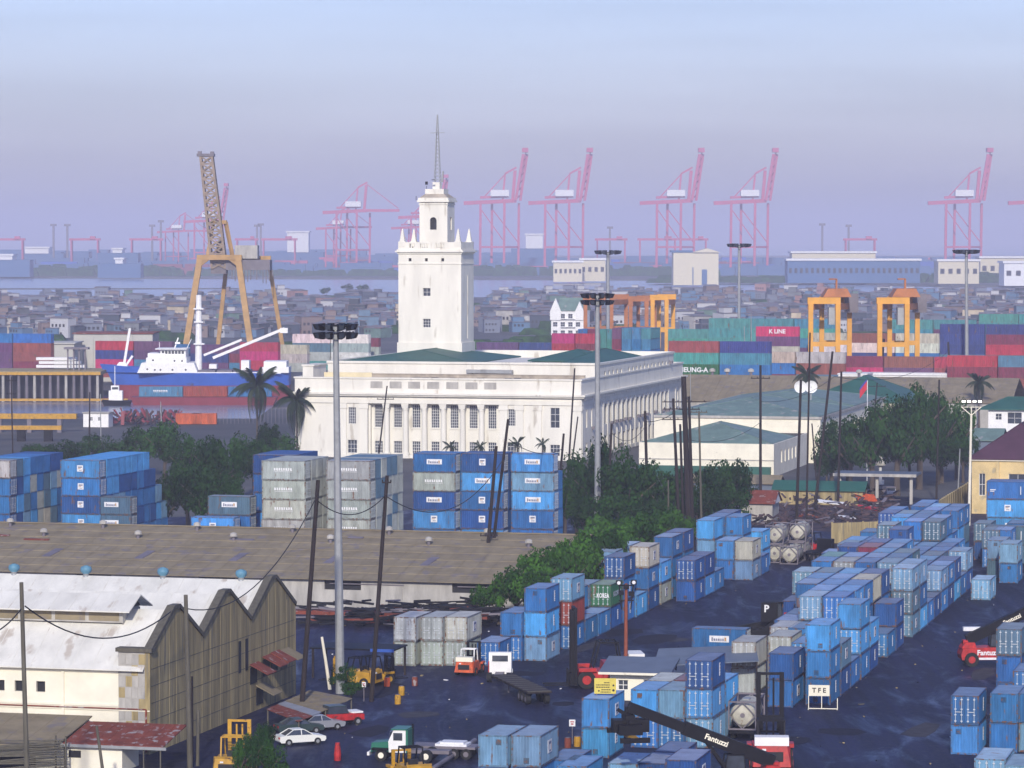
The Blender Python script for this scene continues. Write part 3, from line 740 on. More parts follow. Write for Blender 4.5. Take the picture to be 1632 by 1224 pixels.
for k in range(16): obj('pilaster', spm, CH, (0, 20.3+4.45*k, 0))
for y in (1.2, 13, 95, 100.5): obj('pilaster', spm, CH, (0, y, 0))
dt = MB()
for k in range(60): dt.box(.26,.75, 1+k*1.7, 1.8+k*1.7, 12.2, 12.69)
dt.build('cornice_brackets', M['cust'], CH, kind='stuff')
for x in f_col:
    put_window(CH, window_mesh(1.7,4.7,4,8), x, 1.75, 6.2); put_window(CH, window_mesh(1.7,2.5,4,4), x, 1.75, .9)
    a = MB().box(x-1.05, x+1.05, 1.35, 1.5, 5.95, 6.2); a.build('window_sill', M['cust'], CH)
for x in f_up[:2]: put_window(CH, window_mesh(1.6,3.4,4,6), x, .3, 6.9); put_window(CH, window_mesh(2.0,2.7,3,3), x, .3, .9)
put_window(CH, window_mesh(1.9,4.1,2,3), f_up[2], .3, 6.6); put_window(CH, window_mesh(2.0,2.3,3,3), f_up[2], .3, .9)
for y in sw: put_window(CH, window_mesh(2.3,4.3,3,6,mt='concl'), -.22, y, 6.3, math.pi/2); put_window(CH, window_mesh(2.3,3.1,3,4,mt='concl'), -.22, y, .8, math.pi/2)
for y in (5.0,9.5,97.5): put_window(CH, window_mesh(1.2,3.7,2,4), -.3, y, 6.5, math.pi/2); put_window(CH, window_mesh(1.2,2.6,2,4), -.3, y, .8, math.pi/2)
acm = MB().box(0,.6,-.5,.5,0,.6).mesh('air_conditioner', M['gmet'])
for y, z in ((27,6.1),(31.6,6.2),(36,6.1),(40.4,6.2),(44.8,6.1),(53.6,6.2),(58,6.1),(62.6,6.1),(71.3,6.2),(80.4,6.2),(10,5.9),(84.8,5.9),(88,16.6),(36,1.0)): obj('air_conditioner', acm, CH, (.15, y, z))
# green hipped roofs over the attic
def hip(par, x0, x1, y0, y1, z0, zt, m='groof', inset=None, name='roof', rx=None):
    ins = inset or (y1-y0)/2; b = MB(); ym = (y0+y1)/2
    if (x1-x0) >= (y1-y0): A, B = (x0+ins, ym, zt), (x1-ins, ym, zt)
    else: xm = (x0+x1)/2; A, B = (xm, y0+ins, zt), (xm, y1-ins, zt)
    p = [(x0,y0,z0),(x1,y0,z0),(x1,y1,z0),(x0,y1,z0)]
    q = [(x,y,z-.2) for x,y,z in p]
    if (x1-x0) >= (y1-y0): b.quad(p[0],p[1],B,A); b.tri(p[1],p[2],B); b.quad(p[2],p[3],A,B); b.tri(p[3],p[0],A)
    else: b.tri(p[0],p[1],A); b.quad(p[1],p[2],B,A); b.tri(p[2],p[3],B); b.quad(p[3],p[0],A,B)
    for i in range(4): b.quad(q[i], q[(i+1)%4], p[(i+1)%4], p[i])
    b.bar(A, B, .3, .15); 
    for c_ in p:
        e = A if (Vector(c_)-Vector(A)).length < (Vector(c_)-Vector(B)).length else B
        b.bar(c_, e, .22, .14)
    return b.build(name, M[m], par)
hip(CH, chx(496), chx(716), 17.5, 60, 19.0, 21.2, inset=14)
hip(CH, chx(858), -1.2, 17.5, 66, 18.95, 21.4, inset=21)
hip(CH, chx(716)+1, chx(858)-1, 62, 88, 18.0, 20.2)
for px in (703, 722, 742): pass
for x, y, w in ((chx(729),15,2.2),(chx(752),15,2.2),(chx(776),14,1.6)):
    MB().box(x-w, x+w, y, y+1.5, 17.0, 17.7).build('roof_plant', M['steel'], CH)
# ---- tower
TX0, TX1, TY0, TY1 = None, None, 44.0, 54.5
TY = CO.y + TY0*CP
def twx(px):                                            # local x on the tower's front plane
    k = (px-816)/FPX; return (k*(CO.y+TY0*CP) - (CO.x+TY0*SP)) / (CP + k*SP)
TX0, TX1 = twx(635), twx(735); txm = (TX0+TX1)/2
def tz(py): return CAM_H - (py-380)*(CO.y + TY0*CP - txm*SP)/FPX
b = MB(); zt = tz(402)
tops = [(twx(680)-.85, twx(680)+.85, tz(472), tz(459)), (twx(680)-.85, twx(680)+.85, tz(522), tz(508)), (twx(680)-.45, twx(680)+.45, tz(561), tz(551)), (twx(703)-.4, twx(703)+.4, tz(572), tz(561))]
for px in (653.5, 679.5, 705.5): tops.append((twx(px)-.33, twx(px)+.33, tz(416.5), tz(411.5)))
wall_open(b, TX0, TX1, 11.2, zt, TY0, TY0+.6, tops)
wall_open(b, TY0+.6, TY1-.6, 11.2, zt, TX1-.6, TX1, [(TY0+5.0, TY0+5.6, tz(540), tz(438))], 'y')
b.box(TX0, TX0+.6, TY0+.6, TY1-.6, 11.2, zt); b.box(TX0, TX1, TY1-.6, TY1, 11.2, zt)
b.box(TX0-.25, TX1+.25, TY0-.25, TY0, 11.2, tz(546)); b.box(TX1, TX1+.25, TY0, TY1+.2, 11.2, tz(546))
b.box(TX0+.6, TX1-.6, TY0+.6, TY1-.6, zt-.5, zt-.1)
for o_, z0, z1 in ((.12, tz(421), tz(419)), (.25, tz(404.5), tz(402)), (.6, tz(402), tz(399.5)), (.3, tz(399.5), tz(397.5))):
    b.box(TX0-o_, TX1+o_, TY0-o_, TY0, z0, z1); b.box(TX1, TX1+o_, TY0, TY1+o_, z0, z1); b.box(TX0-o_, TX0, TY0, TY1+o_, z0, z1); b.box(TX0, TX1, TY1, TY1+o_, z0, z1)
b.box(TX0+.1, TX1-.1, TY0+.1, TY1-.1, tz(400), tz(399))
b.build('tower_wall', M['cust'], CH)
bk = MB().box(TX0+.7, TX1-.7, TY0+.62, TY1-.7, 11.3, zt-.6); bk.build('tower_interior', M['dark'], CH)
put_window(CH, window_mesh(1.7, tz(459)-tz(472),2,2), twx(680), TY0+.35, tz(472)); put_window(CH, window_mesh(1.7, tz(508)-tz(522),3,3), twx(680), TY0+.35, tz(522))
b = MB(); zp = tz(397.5); zq = tz(386)                  # parapet with pierced panels
for x0, x1 in ((TX0, twx(652)), (twx(661),twx(670)), (twx(684), twx(694)), (twx(708), TX1)): b.box(x0, x1, TY0-.1, TY0+.5, zp, zq)
b.box(TX0, TX1, TY0, TY0+.3, zp, zp+.35); b.box(TX0, TX1, TY0-.05, TY0+.4, zq-.3, zq+.01)
k = TX0+.1
while k < TX1: b.box(k, k+.22, TY0+.05, TY0+.25, zp+.35, zq-.3); k += .55
b.box(TX1-.5, TX1, TY0+.5, TY1, zp, zq); b.box(TX0, TX0+.5, TY0+.5, TY1, zp, zq); b.box(TX0, TX1, TY1-.5, TY1-.01, zp, zq)
b.build('parapet', M['cust'], CH)
pm = MB(); pm.v = []; 
pn = MB(); pn.box(-.75,.75,-.75,.75,0,1.1)
hgt = tz(361)-tz(390)
pn.hexa([(-.55,-.55,1.1),(.55,-.55,1.1),(.55,.55,1.1),(-.55,.55,1.1),(-.17,-.17,hgt-.4),(.17,-.17,hgt-.4),(.17,.17,hgt-.4),(-.17,.17,hgt-.4)])
pn.hexa([(-.17,-.17,hgt-.4),(.17,-.17,hgt-.4),(.17,.17,hgt-.4),(-.17,.17,hgt-.4),(-.01,-.01,hgt),(.01,-.01,hgt),(.01,.01,hgt),(-.01,.01,hgt)])
pnm = pn.mesh('pinnacle', M['cust'])
for x in (TX0+.8, TX1-.8):
    for y in (TY0+.6, TY1-.8): obj('pinnacle', pnm, CH, (x, y, tz(393)))
# belfry
ux0, ux1 = twx(663.5), twx(708); uy0, uy1 = TY0+2.6, TY0+8.6; z0, z1 = tz(399), tz(322)
um = (ux0+ux1)/2
b = MB(); a0, a1 = twx(685.5)-.75, twx(685.5)+.75
wall_open(b, ux0, ux1, z0, z1, uy0, uy0+.5, [(a0, a1, tz(366), tz(346))])
n = 8; cz = tz(346)
for i in range(n):                                      # arched head of the opening
    t0, t1 = math.pi*i/n, math.pi*(i+1)/n; xm0, xm1 = (a0+a1)/2+math.cos(t0)*.75, (a0+a1)/2+math.cos(t1)*.75
    b.hexa([(xm1, uy0-.02, cz-.75+math.sin(t1)*.75),(xm0, uy0-.02, cz-.75+math.sin(t0)*.75),(xm0, uy0+.5, cz-.75+math.sin(t0)*.75),(xm1, uy0+.5, cz-.75+math.sin(t1)*.75),
            (xm1, uy0-.02, cz),(xm0, uy0-.02, cz),(xm0, uy0+.5, cz),(xm1, uy0+.5, cz)])
wall_open(b, uy0+.5, uy1-.5, z0, z1, ux1-.5, ux1, [(uy0+2.3, uy0+3.7, tz(366), tz(346))], 'y')
b.box(ux0, ux0+.5, uy0+.5, uy1-.5, z0, z1); b.box(ux0, ux1, uy1-.5, uy1, z0, z1)
for o_, za, zb in ((.15, tz(326), tz(324)), (.45, tz(322), tz(319)), (.25, tz(319), tz(315))): b.box(ux0-o_, ux1+o_, uy0-o_, uy1+o_, za+(.0 if o_ > .2 else 0), zb) if o_ > .2 else [b.box(ux0-o_, ux1+o_, uy0-o_, uy0, za, zb), b.box(ux1, ux1+o_, uy0, uy1, za, zb)]
b.hexa([(ux0,uy0,tz(315)),(ux1,uy0,tz(315)),(ux1,uy1,tz(315)),(ux0,uy1,tz(315)),(ux0+1.0,uy0+1.0,tz(309)),(ux1-1.0,uy0+1.0,tz(309)),(ux1-1.0,uy1-1.0,tz(309)),(ux0+1.0,uy1-1.0,tz(309))], 1)
b.box(ux0+1.0, ux1-1.1, uy0+1.0, uy1-1.1, tz(309), tz(301)); b.box(um-.8, um+.8, uy0+2.2, uy0+3.8, tz(301), tz(290))
b.build('belfry', [M['cust'], M['custd']], CH)
MB().box(ux0+.55, ux1-.55, uy0+.7, uy1-.55, z0, z1-.1).build('belfry_interior', M['dark'], CH)
# lattice mast
b = MB(); mb0, mb1 = tz(290), tz(182); cx, cy = um+.1, uy0+3.0; H_ = mb1-mb0
pts = []
for i in range(19):
    f = i/18; hw = .55*(1-f)+.07; pts.append((mb0+H_*f, hw))
for i in range(18):
    (za, wa), (zb, wb) = pts[i], pts[i+1]
    for sx, sy in ((-1,-1),(1,-1),(1,1),(-1,1)): b.bar((cx+sx*wa, cy+sy*wa, za), (cx+sx*wb, cy+sy*wb, zb), .12)
    for (sx, sy), (tx, ty) in (((-1,-1),(1,-1)),((1,-1),(1,1)),((1,1),(-1,1)),((-1,1),(-1,-1))):
        b.bar((cx+sx*wa, cy+sy*wa, za), (cx+tx*wb, cy+ty*wb, zb), .07)
b.bar((cx-1.6, cy, tz(211)), (cx+1.6, cy, tz(211)), .14); b.bar((cx, cy-1.2, tz(211)), (cx, cy+1.2, tz(211)), .14)
b.bar((cx+.9, cy+.6, mb0), (cx+1.1, cy+.6, tz(272)), .35)
b.build('lattice_mast', M['steel'], CH)
b = MB(); b.bar((ux0-.9, uy0+.5, tz(319)), (ux0-.9, uy0+.5, tz(312)), .1)
b.bar((um-2.0, uy0+1.6, tz(301)), (um-2.0, uy0+1.6, tz(296)), .08); b.box(um-2.25, um-1.75, uy0+1.4, uy0+1.8, tz(294), tz(289)); b.box(um-.3, um+.3, uy0-.4, uy0+.1, tz(286), tz(287)); b.build('tower_lamp', M['black'], CH)

# ---- long low shed with the grey sheet roof --------------------------------
YS = 409.0
def at_y(px, Y): return (px-816)/FPX*Y
SO = Vector((at_y(872, YS), YS, 0))                     # near right corner
SH = thing('long_warehouse', 'long low warehouse under a grey weathered sheet roof with small vents', 'warehouse', SO, -PHI)
SLX = -140.0; SD = 42.0; EZ, RZ = 4.0, 8.0
b = MB(); so_ = []
x = -1.5; doors_ = []
while x > SLX+8:
    so_.append((x-10.2, x-5.6, 2.6, 3.7)); x -= 16
wall_open(b, SLX, 0, 0, EZ-.1, 0, .3, so_)
b.box(SLX, 0, SD-.3, SD, 0, EZ-.1); b.extr([(.3,0),(SD-.3,0),(SD-.3,EZ-.1),(SD/2,RZ-.15),(.3,EZ-.1)], 'x', -.3, 0)
b.build('wall', M['concl'], SH)
for o_ in so_: MB().box(o_[0]-.2, o_[1]+.2, .32, .4, o_[2]-.1, o_[3]+.08).build('vent_window', M['dark'], SH)
x = -1.5
while x > SLX+8:
    MB().box(x-4.6, x-.4, -.08, -.02, .1, 3.2).build('sliding_door', M['concl'], SH); MB().box(x-9.5, x-.2, -.12, -.02, 3.3, 3.42).build('door_rail', M['gmet'], SH); x -= 16
b = MB(); nrow = 7; ov = .7                             # overlapping courses of sheets, front and back slopes
for side in (0, 1):
    for k in range(nrow):
        f0, f1 = k/nrow, (k+1)/nrow + .012
        y0 = -ov + (SD/2+ov)*f0; y1 = -ov + (SD/2+ov)*min(f1, 1); za = EZ-.15 + (RZ-EZ+.15)*f0; zb = EZ-.15 + (RZ-EZ+.15)*min(f1,1)
        if side: y0, y1 = SD-y0, SD-y1
        up = .07
        b.quad((SLX-.5,y0,za+up),(.6,y0,za+up),(.6,y1,zb+.01),(SLX-.5,y1,zb+.01)) ; b.quad((SLX-.5,y0,za),(.6,y0,za),(.6,y0,za+up),(SLX-.5,y0,za+up))
n = int((.6-(SLX-.5))/1.05)
b.box(SLX-.5, .6, SD/2-.3, SD/2+.3, RZ+.02, RZ+.14)
b.build('roof', M['asb'], SH)
b = MB()                                                # raised ribs between the sheets
for i in range(n//2):
    x = SLX-.5 + (i+1)*2.1
    b.bar((x, -ov, EZ-.15+.10), (x, SD/2, RZ+.05), .03, .015)
b.build('roof_ribs', M['asb'], SH, kind='stuff')
vb = MB(); vb.tube([(0,0,-.3),(0,0,.45)], .22, 8, 1); vb.tube([(0,0,.45),(0,0,.5),(0,0,.85),(0,0,1.0)], [.3,.48,.44,.15], 10, 0); vme = vb.mesh('roof_ventilator', [M['concl'], M['gmet']])
def shz(y): return EZ-.1 + (RZ-EZ+.1)*y/(SD/2)
i = 0; x = -6.0
while x > SLX+4:
    obj('roof_ventilator', vme, SH, (x, 19.3 if i % 2 else 15.0, shz(19.3 if i % 2 else 15.0)+.1)); x -= 6.4; i += 1
x = -5.0; i = 0
while x > SLX+6:
    q = MB(); y0, y1 = 6.0, 9.5
    q.hexa([(x-.2,y0,shz(y0)+.02),(x+.9,y0,shz(y0)+.02),(x+1.4,y1,shz(y1)+.02),(x+.3,y1,shz(y1)+.02),(x-.2,y0,shz(y0)+.16),(x+.9,y0,shz(y0)+.16),(x+1.4,y1,shz(y1)+.16),(x+.3,y1,shz(y1)+.16)])
    q.build('skylight', M['gmet'], SH); x -= 12.3
for x, y, w in ((-45,15,3.2),(-72,13,3.4),(-77,14.5,2.4),(-84,13.4,2.6),(-101,15,3.6),(-30,17,2.0)):
    q = MB(); q.hexa([(x,y,shz(y)+.1),(x+w,y,shz(y)+.1),(x+w,y+.5,shz(y+.5)+.1),(x,y+.5,shz(y+.5)+.1),(x,y,shz(y)+.2),(x+w,y,shz(y)+.2),(x+w,y+.5,shz(y+.5)+.2),(x,y+.5,shz(y+.5)+.2)])
    q.build('roof_patch', M['rusty'] if x < -70 else M['gmet'], SH)

# ---- white-roofed warehouse with three gables, bottom left -------------------
WY = 299.5; WO = Vector((at_y(236, WY), WY, 0)); WH_ = thing('gabled_warehouse', 'old concrete warehouse with three sawtooth gables and a pale sheet roof', 'warehouse', WO, -PHI)
GW, GE, GR_ = 13.75, 8.9, 12.15; WX0 = -30.0
b = MB()                                                # gable wall along local y, at x in [-.5, 0]
prof = [(0,0),(3*GW,0)]
prof += [(3*GW,GE)]
for g_ in (2,1,0):
    prof += [(g_*GW+GW/2+.7,GR_),(g_*GW+GW/2-.7,GR_),(g_*GW+.0001,GE)]
pr = [(0,0)] + [(3*GW,0)] + prof[2:]
b.extr(pr, 'x', -.45, 0)
b.build('gable_wall', M['conc'], WH_)
b = MB()                                                # pilasters and coping
for k, y in enumerate((0,2.6,5.1,6.9,9.6,13.75,16.0,18.9,21.8,27.5,30.4,33.0,35.2,38.6,41.2)):
    yy = y % GW; zt_ = GE + (GR_-GE)*(1-abs(yy-GW/2)/(GW/2)) - .5
    b.box(0, .015, y-.14 if y else 0, y+.16, 0, zt_)
b.build('wall_piers', M['conc'], WH_, kind=None)
for z_ in (1.4,2.9,4.4,5.9,7.4): MB().box(.001,.02,.3,3*GW-.3,z_,z_+.05).build('shuttering_joint', M['wood2'], WH_)
b = MB()
for g_ in range(3):
    y0 = g_*GW
    b.bar((-.22,y0,GE+.1),(-.22,y0+GW/2-.7,GR_+.12),.75,.35); b.bar((-.22,y0+GW/2-.75,GR_+.12),(-.22,y0+GW/2+.75,GR_+.12),.75,.35); b.bar((-.22,y0+GW/2+.7,GR_+.12),(-.22,y0+GW,GE+.1),.75,.35)
b.build('coping', M['wood2'], WH_)
# front: blocky concrete corner with parapet, then cream wall
b = MB(); b.box(-2.9, -.46, 0, .5, 0, GE+.05); b.box(-2.9,-2.5,.5,1.8,GE-1.0,GE+.05); b.build('corner_block', M['concl'], WH_)
for k in range(8):
    for i_ in range(4): MB().box(-2.86+i_*.6+(k%2)*.06, -2.3+i_*.6+(k%2)*.06, -.03-.01*((k+i_)%3), -.001, 1.0+k*.98, 1.9+k*.98).build('stone_block', M['concl'] if (k*3+i_) % 4 else M['conc'], WH_)
b = MB(); b.box(-3.1, .25, -.2, 1.0, GE+.05, GE+.4); b.build('corner_coping', M['wood2'], WH_)
def whx(px): k = (px-816)/FPX; return (k*WO.y - WO.x)/(CP + k*SP)
b = MB(); fo = []
for px in (-4, 26.5, 61): fo.append((whx(px)-.42, whx(px)+.42, 5.15, 6.1))
wall_open(b, WX0, -2.9, 0, 7.6, .05, .4, fo)
for o_ in fo: MB().box(o_[0]-.1, o_[1]+.1, .36, .42, o_[2]-.1, o_[3]+.1).build('window', M['dark'], WH_)
b.box(WX0, -2.9, -.05, .05, 7.05, 7.3); b.box(WX0, -2.9, -.04, .05, 4.1, 4.3); b.box(WX0, 0, -.06, .05, 3.75, 3.85)
b.box(whx(97)-.12, whx(97)+.12, -.1, .05, 0, 7.05)
b.build('front_wall', M['cream'], WH_)
b = MB(); b.bar((-.3,-.12,3.9),(-.3,-.12,.2),.14); b.bar((WX0,-.12,3.95),(-.3,-.12,3.95),.1); b.build('drain_pipe', M['rusty'], WH_)
def slope(par, name, m, x0, x1, ya, za, yb, zb, th=.1, ribs=True, sp=1.9):
    b = MB(); b.hexa([(x0,ya,za-th),(x1,ya,za-th),(x1,yb,zb-th),(x0,yb,zb-th),(x0,ya,za),(x1,ya,za),(x1,yb,zb),(x0,yb,zb)])
    o = b.build(name, m, par)
    if ribs:
        r = MB(); x = x0+sp
        while x < x1: r.bar((x,ya,za+.005),(x,yb,zb+.005),.05,.03); x += sp
        r.build('sheet_ribs', m, o, kind='stuff')
    return o
for g_ in range(3):
    y0 = g_*GW; ze = GE-.75
    slope(WH_, 'roof', M['zinc'], WX0, -.46, y0+(-.5 if g_ == 0 else .15), ze-(1.0 if g_ == 0 else 0)+.25, y0+GW/2, GR_-.2)
    slope(WH_, 'roof', M['zinc'], WX0, -.46, y0+GW/2+.02, GR_-.2, y0+GW-.1, ze, ribs=False)
    if g_: MB().box(WX0, -.46, y0-.1, y0+.14, ze-.1, ze+.05).build('gutter', M['rusty'], WH_)
# lantern along the first ridge
b = MB(); lx1 = whx(163); b.box(WX0, lx1, GW/2-2.2, GW/2-2.0, 10.9, 11.9); b.box(WX0, lx1, GW/2+2.0, GW/2+2.2, 10.9, 11.9); b.box(lx1-.15, lx1, GW/2-2.0, GW/2+2.0, 10.6, 12.1); b.build('lantern_wall', M['concl'], WH_)
b = MB(); x = WX0
while x < lx1-3: b.box(x+.15, x+3.0, GW/2-2.23, GW/2-2.203, 11.05, 11.8); x += 3.2
b.build('lantern_glazing', M['asb'], WH_)
slope(WH_, 'lantern_roof', M['zinc'], WX0, lx1+.9, GW/2-3.0, 12.0, GW/2, 13.25); slope(WH_, 'lantern_roof', M['zinc'], WX0, lx1+.9, GW/2+.01, 13.25, GW/2+3.0, 12.0, ribs=False)
MB().extr([(GW/2-2.0,12.1),(GW/2+2.0,12.1),(GW/2,13.1)],'x',lx1,lx1+.1).build('lantern_gable', M['dark'], WH_)
tv = MB(); tv.tube([(0,0,-.3),(0,0,.1)], .3, 10, 1); tv.tube([(0,0,.1),(0,0,.25),(0,0,.5),(0,0,.75),(0,0,.9)], [.32,.5,.58,.5,.15], 12, 0, True)
M['vent'] = mat('ventilator_blue', (.10,.24,.33), .5, noise=.2, scale=2); tme = tv.mesh('turbine_ventilator', [M['vent'], M['steel']], True)
for px in (20,135,258,383): obj('turbine_ventilator', tme, WH_, ((lambda k: (k*(WO.y+2.5*GW*CP)-(WO.x+2.5*GW*SP))/(CP+k*SP))((px-816)/FPX), 2.5*GW, GR_-.1))
# tall openings in the gable wall and the tin hoods over its doors
for y in (24.2, 26.2): MB().box(.01,.05,y-.35,y+.35,4.2,7.2).build('wall_opening', M['dark'], WH_)
for y, z, c_ in ((28.2,4.6,0),(32.0,4.9,1),(34.5,5.0,1),(30.0,2.4,0),(37.5,4.9,0)):
    q = MB(); q.hexa([(.1,y-1.3,z),(1.9,y-1.3,z-.9),(1.9,y+1.3,z-.9),(.1,y+1.3,z),(.1,y-1.3,z+.08),(1.9,y-1.3,z-.82),(1.9,y+1.3,z-.82),(.1,y+1.3,z+.08)])
    q.build('window_hood', M['rusty'] if c_ or y == 28.2 else M['asb'], WH_); MB().box(.01,.06,y-1.0,y+1.0,z-1.9,z-.3).build('wall_opening', M['dark'], WH_)
# ---- lean-to and small houses in front of it
LH = thing('lean_to_shed', 'low lean-to shed with mixed grey and rusty sheet roof', 'shed', WO - D*12, -PHI)
slope(LH, 'roof', M['asb'], -30, -4.1, 0, 2.3, 8.8, 3.7); slope(LH, 'rusty_roof', M['rusty'], -4.0, 5.0, 1.6, 2.35, 7.6, 3.4, sp=.9)
b = MB(); b.box(-6.6, 1.2, 2.0, 2.25, 0, 2.3); b.box(-30, -4.2, 8.2, 8.4, 0, 3.4); b.box(1.0,1.2,2.25,6,0,2.3); b.build('wall', M['cream'], LH)
MB().box(-3.6,-2.5,1.96,1.99,1.1,1.7).build('window', M['dark'], LH)
b = MB(); b.box(-4.2,5.3,1.5,1.62,2.05,2.3); b.build('gutter', M['steel'], LH)
for x in (-3.9,3.2,4.7): MB().box(x,x+.1,1.64,1.74,0,2.0).build('post', M['wood2'], LH)
PF = thing('pallet_wall', 'slatted grey timber stack beside the lean-to shed', 'timber wall', G(58,1232), -PHI)
for k in range(17):
    q = MB(); q.box(-4.2, 2.6-.0*k, -.02+.05*(k%2), .1+.05*(k%2), .12+k*.16, .2+k*.16+.02*(k%3))
    o = q.build('slat', M['wood2'], PF); o.rotation_euler = (0, -R(7)*(.4+.6*(k%4)/3), 0)
for x in (-4,-1,1.6,2.5): MB().box(x,x+.12,.16,.3,0,3.2).build('post', M['wood2'], PF)
# ================================================================ trees
def leaf_mesh(seed, n, size, lobes, m, flat=.75, lr=(.24,.46)):
    r = random.Random(seed); b = MB(); L = []
    for _ in range(lobes):
        a = r.uniform(0, 2*math.pi); d = r.uniform(0, .62 if lr[0] > .2 else .85) ; z = r.uniform(-.35, .5)
        L.append((math.cos(a)*d, math.sin(a)*d, z*flat, r.uniform(*lr)))
    for i in range(n):
        c = L[r.randrange(lobes)]
        th = r.uniform(0, 2*math.pi); cz = r.uniform(-1, 1); q = math.sqrt(1-cz*cz); k = c[3]*(r.uniform(.72,1.12) if r.random() < .8 else r.uniform(.3,.8))
        nv = Vector((math.cos(th)*q, math.sin(th)*q, cz)); p = Vector((c[0]+nv.x*k, c[1]+nv.y*k, c[2]+nv.z*k*flat))
        nn = (nv + Vector((r.uniform(-.7,.7), r.uniform(-.7,.7), r.uniform(-.3,.9)))).normalized()
        a = nn.cross(Vector((r.uniform(-1,1), r.uniform(-1,1), r.uniform(-1,1)))).normalized(); e = nn.cross(a)
        s = size*r.uniform(.6,1.4); a *= s; e *= s*.7
        b.quad(p-a-e*.3, p-e, p+a+e*.2, p+e)
    return b.mesh('crown', m)
CROWN = {'leafy': [leaf_mesh(s, 2600, .050, 24, M['leafy'], .8, (.15,.30)) for s in (1,2,3)], 'leafd': [leaf_mesh(s, 3400, .042, 20, M['leafd'], .75, (.17,.36)) for s in (4,5,6)],
         'bush': [leaf_mesh(s, 1600, .055, 7, M['leafy'], .6) for s in (7,8)], 'far': [leaf_mesh(s, 260, .12, 7, M['leafd']) for s in (9,10)]}
def trunk_mesh(seed):
    r = random.Random(seed); b = MB(); b.tube([(0,0,0),(.01,.0,.25),(.02,.02,.55)], [.035,.028,.02], 7)
    for k in range(5):
        a = k*1.3+r.random(); z = .28+.05*k; b.tube([(0,0,z),(math.cos(a)*.15,math.sin(a)*.15,z+.16),(math.cos(a)*.3,math.sin(a)*.3,z+.3)], [.018,.012,.005], 5)
    return b.mesh('trunk', M['bark'])
TRK = [trunk_mesh(1), trunk_mesh(2)]
def tree(p, h, w, kind, label, group, name='broadleaf_tree'):
    t = thing(name, label, 'tree' if name != 'bush' else 'bush', p, rnd.uniform(0, 6.28), group)
    o = obj('crown', rnd.choice(CROWN[kind]), t, (0,0,h*.60)); o.scale = (w/1.9, w/1.9, h*.42/ (.62))
    o = obj('trunk', rnd.choice(TRK), t); o.scale = (h, h, h); return t
def trees(lst, kind, grp, desc, names=None, name='broadleaf_tree'):
    for i, (px, py_top, py_base, wpx) in enumerate(lst):
        g = G(px, py_base); s = FPX/g.y; h = max(1.5, (py_base-py_top)/s)
        tree(g, h, wpx/s, kind, names[i] if names else desc, grp, name)
# (x, y of top, y of foot, width) in the photograph
trees([(195,700,742,60),(232,676,760,80),(262,668,770,80),(300,690,790,80),(345,694,830,90),(300,735,850,90),(262,760,850,60),(375,690,800,80),(405,696,790,70),(432,672,760,60),(322,745,860,90),(110,700,750,70),(60,706,748,60),(152,690,740,60),(455,690,770,60),(370,748,862,60)],
      'leafd', 'trees between the harbour and the container wall', '', ['%s between basin and container stacks, %s' % (a, b_) for a, b_ in (
      ('dark low tree','behind the left block top'),('dark tree','left of the white hut'),('tallest dark tree','by the red scrap'),('dark tree','right of the red scrap'),('broad green tree','left of the low step stack'),('dark shaded tree','right of the left block'),('small dark tree','hard against the left block'),('green tree','behind the blue corner stack'),('bright topped tree','just left of the palm foot'),('dark tree','under the left palm'),('lowest dark tree','in the gap'),('thin brownish tree','by the yellow beams'),('flat dark tree','at far left by the beams'),('round dark tree','beneath the white hut'),('small green tree','under the right palm'),('dark bushy tree','behind the lone blue container'))])
trees([(920,720,850,90),(962,694,860,90),(1000,725,880,110),(1035,735,860,90),(1070,745,870,90),(980,780,885,100),(930,790,870,80),(1130,735,850,90),(1165,728,835,80),(1110,770,860,80),(1150,770,855,90),(1055,790,880,80),(1020,800,890,90),(900,760,860,60),(1180,765,830,50)],
      'leafd', 'dark trees beside the customs house', '', ['%s, %s' % (a, b_) for a, b_ in (
      ('dark green tree','below the front corner of the white building'),('round dense dark tree','against the side of the white building'),('wide dark tree','below the side windows'),('dark tree','left of the thick black pole'),('dark tree','behind the thick black pole'),('shadowy lower tree','behind the light mast'),('low dark tree','left of the light mast foot'),('tree with ragged top','right of the thick pole'),('tall feathery tree','before the cream hall'),('low tree','right of the thick pole foot'),('broad low tree','before the cream hall'),('bushy tree','above the beige container'),('bushy tree','behind the inner container column'),('slim dark tree','behind the last broadside stack'),('small tree','at the scrap yard edge'))])
trees([(768,930,992,50),(795,922,996,60),(824,900,998,80),(850,872,994,90),(878,860,990,96),(905,856,988,90),(930,848,986,90),(955,838,975,96),(985,828,950,90),(1010,815,930,90),(1038,812,915,80),(1066,806,905,70),(862,905,1004,90),(838,905,1002,70),(990,850,935,80),(920,878,985,80),(960,815,910,80),(1085,812,900,60),(756,945,985,34)],
      'leafy', 'bright green bushes between shed and containers', '', ['%s, %s' % (a, b_) for a, b_ in (
      ('low green bush','right of the slanting pole feet'),('green bush','left of the nearest blue stack'),('leafy tree','hiding the shed corner'),('big leafy tree','at the end of the shed roof'),('leafy tree','above the pale door container'),('leafy tree','behind the rust brown container'),('leafy tree','behind the green container'),('leafy tree','beside the light mast foot'),('sunlit green tree','behind the beige container'),('leafy tree','left of the dark pole pair'),('leafy tree','at the foot of the black pole'),('leafy tree','by the light blue stack top'),('dense green bush','behind the nearest three-high stack'),('green bush','behind the nearest two-high stack'),('low green bush','behind the inner container column'),('low leafy bush','over the rust brown container'),('green tree','in front of the dark trees'),('small green tree','under the thickest pole'),('small bush','before the shed wall'))])
